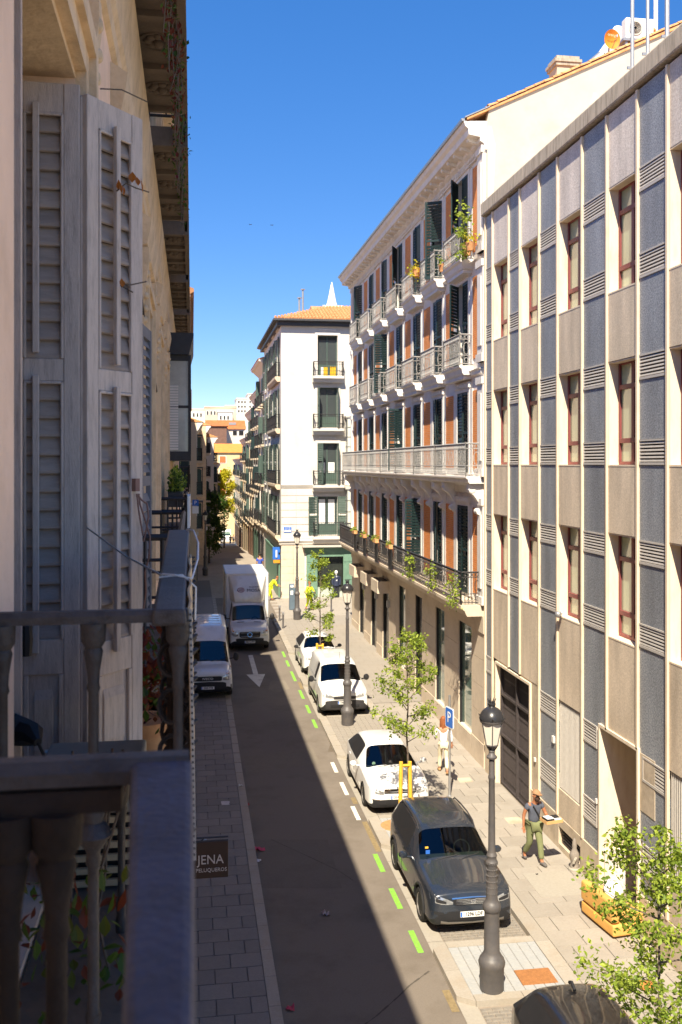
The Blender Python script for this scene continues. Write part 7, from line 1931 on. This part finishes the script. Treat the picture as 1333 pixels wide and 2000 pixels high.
m = MB(); m.tube([(xm, yy - .012, z0 + .2), (xm, yy - .012, z0 + .42)], .03, 5); m.tube([(xm, yy - .012, z0 + .22), (xm - .08, yy - .012, z0 + .11)], .02, 5); m.tube([(xm, yy - .012, z0 + .22), (xm + .08, yy - .012, z0 + .11)], .02, 5); m.build('walking_figure', MT['black'], zc)
m = MB(); m.tube([(xm, yy + .06, gz(75)), (xm, yy + .06, z1)], .03, 8); m.build('post', MT['galv'], zc)
X, Y = at(571, 1190, gz(60) + .1); pm = thing('parking_meter', 'slim blue grey parking meter beside the crossing lamp', 'parking meter', (X, Y, gz(Y) + .07))
z = gz(Y) + .07; m = MB(); m.box(X - .2, X + .2, Y - .14, Y + .14, z, z + 1.35); m.build('body', mat('meter_blue', (.10, .14, .18), .5, .1, 4), pm, bevel=.03)
m = MB(); m.box(X - .2, X + .12, Y - .16, Y + .12, z + 1.352, z + 1.62); m.build('head', mat('meter_blue_head', (.12, .17, .22), .5, .1, 4), pm, bevel=.04)
m = MB(); m.box(X - .13, X + .05, Y - .166, Y - .161, z + 1.40, z + 1.55); m.box(X - .13, X + .03, Y - .15, Y - .141, z + .95, z + 1.2); m.build('display', MT['white'], pm)
text('P', .2, MT['blue'], pm, (X - .04, Y - .169, z + 1.475), (R(90), 0, 0), .002)
bp = None
for px, py, h, lab in ((546, 1215, .95, 'left bollard of the pair by the box truck'), (553, 1228, .95, 'right bollard of the pair by the box truck'), (647, 1197, 1.0, 'bollard standing alone before the green shop')):
    X, Y = at(px, py, gz(55) + .06); z = gz(Y) + .05
    if bp is None:
        bp = thing('bollard', lab, 'bollard', (X, Y, z), 'iron bollards at the crossing')
        m = MB(); m.lathe([(.07, 0), (.07, .1), (.05, .14), (.048, .8)], 10); link('post', m.mesh('post', MT['lampmetal']), bp)
        m = MB(); m.lathe([(.048, .8), (.062, .82), (.062, .9), (.05, .95), (.001, .97)], 10); link('cap', m.mesh('cap', MT['galv']), bp)
    else: o = copytree(bp); o.location = (X, Y, z); o['label'] = lab
sb = thing('wall_sign', 'small blue and orange sign on the side corner of the white house', 'sign', (5.8, 65.3, 3))
m = MB(); m.box(5.35, 5.84, 65.2, 65.26, zat(1092, 65.5), zat(1068, 65.5)); m.build('blue_panel', MT['blue'], sb)
m = MB(); m.box(5.4, 5.84, 65.2, 65.26, zat(1099, 65.5), zat(1093, 65.5)); m.build('orange_panel', MT['amber'], sb)
m = MB(); m.tube([(5.6, 65.19, zat(1088, 65.5)), (5.6, 65.19, zat(1074, 65.5))], .06, 6); m.build('symbol', MT['white'], sb)
# ---------------------------------------------------------------- cast iron guard, sofa, rubbish
X, Y = at(1117, 1700, .12); gd = thing('wall_guard', 'weathered grey stone guard post leaning at the foot of the office wall', 'guard post', (8.82, Y, .12))
m = MB(); m.lathe([(.11, .12), (.12, .2), (.10, .26), (.085, .3), (.10, .36), (.12, .44), (.11, .52), (.07, .58), (.05, .64), (.06, .70), (.045, .8), (.02, .86), (.001, .88)], 12, (8.82, Y, 0)); m.build('post', mat('guard_stone', (.22, .19, .16), .85, .25, 9, .4, 40), gd)
m = MB(); m.lathe([(.001, .12), (.15, .12), (.15, .17), (.12, .2)], 12, (8.82, Y, .002)); m.tube([(8.82, Y - .1, .45), (8.76, Y - .16, .42), (8.74, Y - .14, .34)], .03, 6); m.build('foot', MT['conc_plate'], gd)
SX, SYY = 8.56, 18.95
sf_ = thing('sofa', 'discarded yellow ochre sofa left against the office wall by the entrance', 'sofa', (SX, SYY, .12))
yel = mat('ochre_upholstery', (.66, .36, .09), .8, .12, 4, .2, 30, dirt=(.5, .26, .08), dscale=3, damt=.5)
SM = Matrix.Translation((SX + .02, SYY, .12)) @ Matrix.Rotation(R(8), 4, 'Z')
def sbox(name, a, bev, key=None):
    m = MB(); m.box(*a); o = m.build(name, key or yel, None); 
    me = o.data; c = Vector(o.location); o.parent = sf_; o.matrix_parent_inverse = Matrix()
    w = SM @ c; o.location = w - sf_.location; o.rotation_euler = (0, 0, R(8)); bv = o.modifiers.new('bevel', 'BEVEL'); bv.width = bev; bv.segments = 3; o.modifiers.new('sub', 'SUBSURF').levels = 1
    return o
sbox('base', (-.40, .40, -.62, .62, .05, .30), .05); sbox('backrest', (-.42, -.22, -.62, .62, .31, .74), .07)
sbox('armrest', (-.22, .42, .44, .64, .31, .56), .07); sbox('armrest', (-.22, .42, -.64, -.44, .31, .56), .07)
sbox('cushion', (-.2, .36, -.43, -.02, .31, .44), .06); sbox('cushion', (-.2, .36, .02, .43, .31, .44), .06)
bg = MB(); r = random.Random(2)
bg.lathe([(.001, 0), (.17, .02), (.22, .12), (.20, .24), (.12, .33), (.05, .37), (.07, .43), (.001, .44)], 12, (SX + .08, SYY + .15, .57))
bg.v = [(v[0] + r.gauss(0, .014), v[1] + r.gauss(0, .014), v[2] + r.gauss(0, .01)) for v in bg.v]
tag(bg.build('plastic_bag', MT['white'], bevel=0), 'white plastic bag lying on the yellow sofa', 'bag')
m = MB(); m.lathe([(.12, .0), (.15, .02), (.15, .07), (.05, .1), (.001, .1)], 10, (8.1, 16.55, .14)); tag(m.build('orange_bundle', mat('orange_bundle', (.55, .2, .05), .8, .2, 9)), 'small orange bundle on the pavement behind the nearest tree', 'bundle')
def litter(px, py, w, h, col, lab, z=None, crumple=.02):
    X, Y = at(px, py, 0 if z is None else z); r = random.Random(px)
    zz = gz(Y) + (z or 0) + .008
    m = MB(); vs = []
    for i in range(5):
        for j in range(4): vs.append((X + (i / 4 - .5) * w + r.gauss(0, .006), Y + (j / 3 - .5) * h + r.gauss(0, .006), zz + abs(r.gauss(0, crumple))))
    m.add(vs, [(i * 4 + j, (i + 1) * 4 + j, (i + 1) * 4 + j + 1, i * 4 + j + 1) for i in range(4) for j in range(3)])
    o = m.build('litter', mat('paper', col, .8, .1, 8), fix=False); o.rotation_euler = (0, 0, 0)
    tag(o, lab, 'litter')
litter(440, 1569, .22, .3, (.55, .5, .48), 'flat white sheet of paper on the shaded pavement', .12, .004)
litter(469, 1535, .12, .2, (.55, .55, .52), 'crumpled white paper on the kerb of the shaded pavement', .12)
litter(483, 1572, .12, .2, (.4, .06, .05), 'small red and white scrap in the gutter', None)
litter(507, 1661, .26, .2, (.5, .06, .12), 'pink and orange wrapper on the shaded road', None, .04)
litter(506, 1682, .12, .13, (.6, .58, .6), 'round white scrap beside the pink wrapper', None)
litter(637, 1787, .16, .16, (.42, .35, .36), 'pale crumpled scrap in the middle of the road', None, .04)
litter(567, 1972, .14, .13, (.45, .06, .1), 'red and white scrap near the bottom of the road', None, .03)
litter(400, 1642, .1, .12, (.35, .42, .5), 'bluish scrap above the hairdresser sign', .12, .01)
litter(1049, 1709, .05, .06, (.02, .02, .02), 'tiny black scrap on the sunny pavement before the man', .12, .02)
for px, py, lab in ((489, 439, 'tiny dark bird in the sky, left of two'), (531, 440, 'tiny dark bird in the sky, right of two')):
    d = 70; c = Vector((xat(px, d), (d - xat(px, d) * SY) / CY, zat(py, d))); m = MB()
    m.tube([c + Vector((0, -.06, 0)), c, c + Vector((0, .08, .01))], [.01, .024, .006], 6)
    for s in (-1, 1): m.add([c + Vector((0, -.04, .01)), c + Vector((s * .07, -.02, .05)), c + Vector((s * .12, .06, .01)), c + Vector((s * .05, .05, .01))], [(0, 1, 2, 3)])
    tag(m.build('bird', MT['black'], fix=False), lab, 'bird')
m = MB(); m.tube([(.02, 5.2, 9.0), (.05, 5.5, 8.9)], .01, 4)
# ---------------------------------------------------------------- people
def skin(pts, edges, name, m, parent, loc, rz, sc, sub=2):
    """pts: name -> (x,y,z,rx,ry); grows one continuous surface over the skeleton"""
    ks = list(pts); idx = {k: i for i, k in enumerate(ks)}
    me = bpy.data.meshes.new('sk'); me.from_pydata([pts[k][:3] for k in ks], [(idx[a], idx[b]) for a, b in edges], [])
    o = bpy.data.objects.new('sk', me); TS.collection.objects.link(o)
    o.modifiers.new('skin', 'SKIN').branch_smoothing = .5
    for i, k in enumerate(ks):
        sv = me.skin_vertices[0].data[i]; sv.radius = (pts[k][3], pts[k][4]); sv.use_root = (i == 0)
    s = o.modifiers.new('sub', 'SUBSURF'); s.levels = sub; s.render_levels = sub
    ev = evalmesh(o); bpy.data.objects.remove(o)
    ev.name = name
    ev.materials.clear(); ev.materials.append(m)
    for p in ev.polygons: p.use_smooth = True
    ob = link(name, ev, parent); return ob
def person(lab, loc, rz, J, top, bottom, shoe, hair=None, sleeve=.55, sc=1.0, fem=False, fingers=True, cap=None, beard=False, longhair=False, group=None, skinm=None):
    t = thing('person', lab, 'person', loc, group, rz); sk_ = skinm or MT['skin']
    J = {k: tuple(v * sc for v in p) for k, p in J.items()}
    rad = dict(pelvis=(.13, .105), waist=(.115, .09) if not fem else (.10, .085), chest=(.14, .105) if not fem else (.125, .10), neck=(.052, .055), head0=(.062, .075), head1=(.078, .095), head2=(.074, .092), crown=(.04, .05))
    for s in 'LR':
        rad.update({'sh' + s: (.058, .058), 'el' + s: (.043, .043), 'wr' + s: (.030, .027), 'ha' + s: (.040, .022), 'hi' + s: (.085, .09), 'kn' + s: (.055, .058), 'an' + s: (.038, .042), 'to' + s: (.04, .028)})
    E = [('pelvis', 'waist'), ('waist', 'chest'), ('chest', 'neck'), ('neck', 'head0'), ('head0', 'head1'), ('head1', 'head2'), ('head2', 'crown')]
    for s in 'LR': E += [('chest', 'sh' + s), ('sh' + s, 'el' + s), ('el' + s, 'wr' + s), ('wr' + s, 'ha' + s), ('pelvis', 'hi' + s), ('hi' + s, 'kn' + s), ('kn' + s, 'an' + s), ('an' + s, 'to' + s)]
    order = ['pelvis'] + [k for k in J if k != 'pelvis']
    P = {k: (*J[k], rad[k][0] * sc, rad[k][1] * sc) for k in order}
    for s in 'LR':
        d = Vector(P['ha' + s][:3]) - Vector(P['wr' + s][:3]); d.normalize()
        if fingers:
            w = Vector(P['ha' + s][:3]); side = d.cross(Vector((0, 1, .2))).normalized()
            for i, (off, L) in enumerate(((-.030, .062), (-.010, .075), (.010, .07), (.028, .055))):
                a = w + side * off * sc + d * .02; b = a + d * L * .55 * sc; c = b + (d * .6 + Vector((0, -.5, 0)) * .6).normalized() * L * .5 * sc
                P['f%s%da' % (s, i)] = (*a, .010 * sc, .010 * sc); P['f%s%db' % (s, i)] = (*b, .009 * sc, .009 * sc); P['f%s%dc' % (s, i)] = (*c, .007 * sc, .007 * sc)
                E += [('ha' + s, 'f%s%da' % (s, i)), ('f%s%da' % (s, i), 'f%s%db' % (s, i)), ('f%s%db' % (s, i), 'f%s%dc' % (s, i))]
            th = Vector(P['wr' + s][:3]).lerp(w, .6) - side * .03 * sc; t2 = th + (d * .6 - side * .7).normalized() * .045 * sc
            P['t%sa' % s] = (*th, .011 * sc, .011 * sc); P['t%sb' % s] = (*t2, .009 * sc, .009 * sc); E += [('wr' + s, 't%sa' % s), ('t%sa' % s, 't%sb' % s)]
    body = skin(P, E, 'body', sk_, t, loc, rz, sc)
    def sub(keys, edges, name, m, g, extra={}):
        Q = {k: (*P[k][:3], P[k][3] * g, P[k][4] * g) for k in keys}; Q.update(extra); skin(Q, edges, name, m, t, loc, rz, sc)
    ex = {}; ed = [('pelvis', 'waist'), ('waist', 'chest'), ('chest', 'nb')]
    nk = Vector(P['chest'][:3]).lerp(Vector(P['neck'][:3]), .55); ex['nb'] = (*nk, .075 * sc, .07 * sc)
    for s in 'LR':
        sh, el, wr = (Vector(P[k + s][:3]) for k in ('sh', 'el', 'wr'))
        ed += [('chest', 'sh' + s)]
        if sleeve <= 1: e = sh.lerp(el, sleeve); ex['sl' + s] = (*e, .078 * sc, .078 * sc); ed.append(('sh' + s, 'sl' + s))
        else: ex['se' + s] = (*el, .056 * sc, .056 * sc); ex['sl' + s] = (*el.lerp(wr, sleeve - 1), .045 * sc, .045 * sc); ed += [('sh' + s, 'se' + s), ('se' + s, 'sl' + s)]
    sub(['pelvis', 'waist', 'chest', 'shL', 'shR'], ed, 'shirt', top, 1.34 if not fem else 1.24, ex)
    ex = {}; ed = []
    for s in 'LR':
        kn, an = Vector(P['kn' + s][:3]), Vector(P['an' + s][:3]); a = kn.lerp(an, .9); ex['cu' + s] = (*a, .070 * sc, .074 * sc); ed += [('pelvis', 'hi' + s), ('hi' + s, 'kn' + s), ('kn' + s, 'cu' + s)]
    g = 1.34 if not fem else 1.10
    Pp = P['pelvis']; P['pelvis'] = (Pp[0], Pp[1], Pp[2] - .02, Pp[3], Pp[4]); sub(['pelvis', 'hiL', 'hiR', 'knL', 'knR'], ed, 'trousers', bottom, g, ex)
    for s in 'LR':
        an, to = Vector(P['an' + s][:3]), Vector(P['to' + s][:3]); d = (to - an); d.z = 0; d = d.normalized() if d.length > .01 else Vector((0, -1, 0))
        heel = an - d * .05 * sc; heel.z = to.z + (an.z - to.z) * .35
        skin({'a': (*an.lerp(to, .25), .05 * sc, .05 * sc), 'h': (*heel, .042 * sc, .042 * sc), 't': (*(to + d * .03), .045 * sc, .034 * sc), 'm': (*an.lerp(to, .65), .05 * sc, .042 * sc)}, [('a', 'h'), ('a', 'm'), ('m', 't')], 'shoe', shoe, t, loc, rz, sc)
    h1, h2 = Vector(P['head1'][:3]), Vector(P['head2'][:3]); f = Vector((0, -1, 0))
    up = (h2 - Vector(P['head0'][:3])).normalized(); f = (f - up * f.dot(up)).normalized(); sd = up.cross(f)
    m = MB(); c = h1 + f * .095 * sc
    m.ball(tuple(c), .017 * sc, 7); m.build('nose', sk_, t, local=True)
    m = MB()
    for s in (-1, 1): m.ball(tuple(h1 + sd * s * .088 * sc + up * .0), .022 * sc, 7)
    m.build('ears', sk_, t, local=True, kind='stuff')
    m = MB()
    for s in (-1, 1): m.ball(tuple(h1 + f * .086 * sc + sd * s * .034 * sc + up * .03 * sc), .014 * sc, 7)
    m.build('eyes', MT['black'], t, local=True, kind='stuff')
    m = MB(); m.tube([h1 + f * .088 * sc - up * .042 * sc - sd * .024 * sc, h1 + f * .094 * sc - up * .044 * sc, h1 + f * .088 * sc - up * .042 * sc + sd * .024 * sc], .007 * sc, 5); m.build('mouth', MT['maroon'], t, local=True)
    if beard:
        m = MB(); m.ball(tuple(h1 + f * .045 * sc - up * .055 * sc), .07 * sc, 10); m.build('beard', mat('dark_beard', (.05, .025, .015), .9, .2, 9), t, local=True)
        m = MB(); m.box(-.07 * sc, .07 * sc, 0, .02, -.02, .02); m.v = [tuple(h1 + f * .098 * sc + sd * v[0] + f * v[1] + up * (.03 * sc + v[2])) for v in m.v]; m.build('sunglasses', MT['black'], t, local=True)
    if cap:
        m = MB(); rr_ = .112 * sc
        vs = []
        for i in range(5):
            for k in range(14):
                a = 2 * math.pi * k / 14; e = i / 4 * math.pi / 2
                vs.append(tuple(h1 + up * (.055 * sc + rr_ * .85 * math.sin(e)) + (f * math.cos(a) * 1.05 + sd * math.sin(a) * .9) * rr_ * max(.02, math.cos(e))))
        m.add(vs, [(i * 14 + k, i * 14 + (k + 1) % 14, i * 14 + 14 + (k + 1) % 14, i * 14 + 14 + k) for i in range(4) for k in range(14)] + [tuple(range(56, 70)), tuple(range(14))[::-1]], 0, True)
        q = [h1 + up * .055 * sc + f * .10 * sc + sd * .075 * sc, h1 + up * .045 * sc + f * .19 * sc + sd * .045 * sc, h1 + up * .045 * sc + f * .19 * sc - sd * .045 * sc, h1 + up * .055 * sc + f * .10 * sc - sd * .075 * sc]
        m.add([tuple(v) for v in q] + [tuple(v + up * .012) for v in q], [(0, 1, 2, 3), (7, 6, 5, 4), (0, 4, 5, 1), (1, 5, 6, 2), (2, 6, 7, 3), (3, 7, 4, 0)]); m.build('cap', cap, t, local=True)
    elif hair:
        m = MB(); m.ball(tuple(h2 - f * .018 * sc), .098 * sc, 12, sq=1.05); m.build('hair', hair, t, local=True)
        if longhair:
            r = random.Random(1); m = MB()
            for k in range(26):
                a = r.uniform(-1.3, 1.3); b0 = h2 - f * .085 * sc * math.cos(a) + sd * .09 * sc * math.sin(a); L = r.uniform(.28, .42)
                m.tube([b0, b0 - up * L * .5 - f * .03 + sd * r.gauss(0, .015), b0 - up * L - f * r.uniform(0, .05) + sd * r.gauss(0, .03)], [.028, .026, .008], 5)
            m.build('long_hair', hair, t, local=True)
    return t
def walk(st=.22, hl=0, arms=None, lean=0, ll=(0, 0), hx=0):
    J = dict(pelvis=(0, 0, .94), waist=(0, -.01 - lean * .3, 1.12), chest=(0, -lean, 1.34), neck=(0, -.02 - lean * 1.3, 1.49), head0=(hx, -.05 - lean * 1.5, 1.56), head1=(hx, -.06 - lean * 1.6, 1.635), head2=(hx, -.04 - lean * 1.6, 1.70), crown=(hx, -.03 - lean * 1.6, 1.76))
    J.update(shL=(.18, -lean, 1.42), shR=(-.18, -lean, 1.42), elL=(.23, .06, 1.15), elR=(-.23, .02, 1.15), wrL=(.22, -.05, .92), wrR=(-.24, -.06, .92), haL=(.21, -.08, .84), haR=(-.24, -.09, .84))
    J.update(hiL=(.09, 0, .90), hiR=(-.09, 0, .90), knL=(.10, -st * .65, .49), anL=(.10, -st, .09), toL=(.12, -st - .15, .035), knR=(-.09, st * .15, .49), anR=(-.09, st * 1.35, .16), toR=(-.09, st * 1.1, .035))
    if arms: J.update(arms)
    return J
def cloth(n, c, v=.1): return mat(n, c, .9, v, 7, .15, 40, local=True)
J = walk(.20, arms=dict(elL=(.27, -.10, 1.17), wrL=(.22, -.33, 1.13), haL=(.17, -.40, 1.13), elR=(-.25, .03, 1.16), wrR=(-.28, -.01, .93), haR=(-.28, -.03, .85)), lean=.03)
J['head1'] = (.01, -.10, 1.625); J['head2'] = (.01, -.085, 1.69); J['crown'] = (.01, -.08, 1.75)
mx, my = 8.02, 22.15
man = person('man in a grey blue shirt, olive trousers and tan cap carrying a cardboard tray', (mx, my, .122), R(12), J, cloth('slate_tshirt', (.085, .095, .125)), cloth('olive_trousers', (.17, .185, .085)), cloth('grey_shoes', (.11, .10, .095)), sc=1.0, cap=cloth('tan_cap', (.34, .19, .10)), beard=True, skinm=mat('tanned_skin', (.36, .15, .075), .55, .06, 8, local=True))
m = MB(); m.tube([(-.10, -.145, 1.42), (.02, -.16, 1.22), (.14, -.13, 1.02)], .012, 5); m.build('strap', MT['black'], man, local=True)
m = MB(); m.box(.10, .24, .0, .1, .82, 1.04); m.build('pouch', MT['black'], man, local=True, bevel=.02)
tr = thing('cardboard_tray', 'cardboard tray of papers and boxes carried by the walking man', 'tray', (mx + .26, my - .42, 1.23))
TM = Matrix.Translation((mx + .30, my - .38, 1.225)) @ Matrix.Rotation(R(12), 4, 'Z')
kb_ = cloth('cardboard', (.58, .34, .14))
m = MB(TM); m.box(-.22, .22, -.15, .15, 0, .012); m.box(-.22, .22, -.15, -.14, .013, .075); m.box(-.22, .22, .14, .15, .013, .075); m.box(-.22, -.21, -.139, .139, .013, .075); m.box(.21, .22, -.139, .139, .013, .075); m.build('tray', kb_, tr)
m = MB(TM); m.box(-.19, .0, -.12, .12, .013, .10); m.box(-.17, -.02, -.1, .1, .101, .115, 1); m.box(.03, .19, -.13, .1, .013, .085, 1); m.box(.05, .19, -.05, .13, .086, .10, 0); m.build('contents', [MT['black'], MT['white']], tr)
J = walk(.2, arms=dict(elL=(.26, -.02, 1.18), wrL=(.24, -.2, 1.05), haL=(.22, -.27, 1.02), elR=(-.24, .08, 1.16), wrR=(-.26, .04, .94), haR=(-.26, .02, .86)), lean=.02)
wx, wy = 7.62, 29.0
cw = cloth('white_blouse', (.74, .73, .76)); hairm = mat('auburn_hair', (.26, .085, .028), .6, .25, 30, local=True)
wm = person('woman with long auburn hair in white blouse and cream trousers walking away', (wx, wy, .122), R(180 - 8), J, cw, cloth('cream_trousers', (.74, .64, .45)), cloth('tan_sandals', (.42, .26, .12)), hair=hairm, sleeve=1.75, sc=.965, fem=True, longhair=True)
bx_, by_ = at(503, 1121, gz(75))
J = walk(.13)
person('distant man in a blue top and grey blue trousers walking up the street', (bx_, 77, gz(77) + .01), R(180), J, cloth('royal_blue_top', (.05, .09, .42)), cloth('grey_blue_jeans', (.20, .25, .36)), cloth('dark_shoes', (.03, .03, .03)), hair=mat('dark_hair', (.02, .015, .012), .7, .2, 20), sleeve=.9, sc=1.08, fingers=False)
hv = cloth('hi_vis_yellow', (.72, .80, .03)); dk = cloth('work_gloves', (.25, .12, .06))
X, Y = at(527, 1174, gz(62) + .07)
J = walk(.16, arms=dict(elL=(.30, -.38, 1.02), wrL=(.22, -.62, 1.0), haL=(.2, -.70, 1.0), elR=(-.3, -.4, 1.0), wrR=(-.2, -.62, .95), haR=(-.18, -.7, .95)))
J.update(waist=(0, -.10, 1.10), chest=(0, -.28, 1.26), neck=(0, -.40, 1.36), head0=(0, -.45, 1.40), head1=(0, -.50, 1.44), head2=(0, -.52, 1.50), crown=(0, -.54, 1.55), shL=(.18, -.30, 1.33), shR=(-.18, -.30, 1.33))
person('worker in bright yellow overalls bending forward beside the box truck', (X, Y, gz(Y) + .07), R(100), J, hv, hv, dk, hair=hairm, sleeve=1.3, fingers=False)
X, Y = at(604, 1192, gz(58) + .07)
J = walk(.14, arms=dict(elL=(.28, -.1, 1.16), wrL=(.22, -.3, 1.05), haL=(.2, -.36, 1.03)))
person('worker in bright yellow overalls partly hidden behind the slender tree', (X, Y, gz(Y) + .07), R(35), J, hv, hv, dk, hair=hairm, sleeve=1.4, fingers=False)
PG = 'people far down the street'
for i, (px, d, col, lab) in enumerate(((438, 172, (.6, .55, .45), 'far tiny person in pale clothes in the middle of the lane'), (450, 176, (.25, .16, .12), 'far tiny person in brown beside the sunny houses'), (456, 178, (.5, .45, .4), 'far tiny person in beige next to the one in brown'), (433, 184, (.65, .3, .2), 'far tiny person in a reddish top near the white van'))):
    x = xat(px, d); y = (d - x * SY) / CY
    person(lab, (x, y, gz(y) + .01), R(180), walk(.13), cloth('top', col), cloth('bottoms', (.12, .12, .16)), dk, hair=hairm, fingers=False, sc=1.0, sleeve=.8, group=PG)
x = xat(441, 188); y = 187
dv = thing('delivery_van', 'tiny white van closing the far end of the lane', 'van', (x, y, gz(y)))
m = MB(); m.prism([(y, gz(y) + .3), (y + 4.5, gz(y) + .3), (y + 4.5, gz(y) + 2.5), (y + 1.4, gz(y) + 2.55), (y + .75, gz(y) + 1.4), (y, gz(y) + 1.2)], x - .95, x + .95, 'x'); m.build('body', white2, dv, bevel=.08)
m = MB(); m.prism([(y + .80, gz(y) + 1.45), (y + .78, gz(y) + 1.45), (y + 1.34, gz(y) + 2.35), (y + 1.36, gz(y) + 2.35)], x - .8, x + .8, 'x'); m.v = [(v[0], v[1] - .04, v[2]) for v in m.v]; m.build('windscreen', MT['cglass'], dv)
for s in (-1, 1):
    for q in (.8, 3.6): m = MB(); m.lathe([(.1, -.1), (.34, -.1), (.34, .1), (.1, .1)], 14, (x + s * .86, y + q, gz(y) + .34), axis='x'); m.build('wheel', MT['rubber'], dv)
bpy.data.scenes.remove(TS)
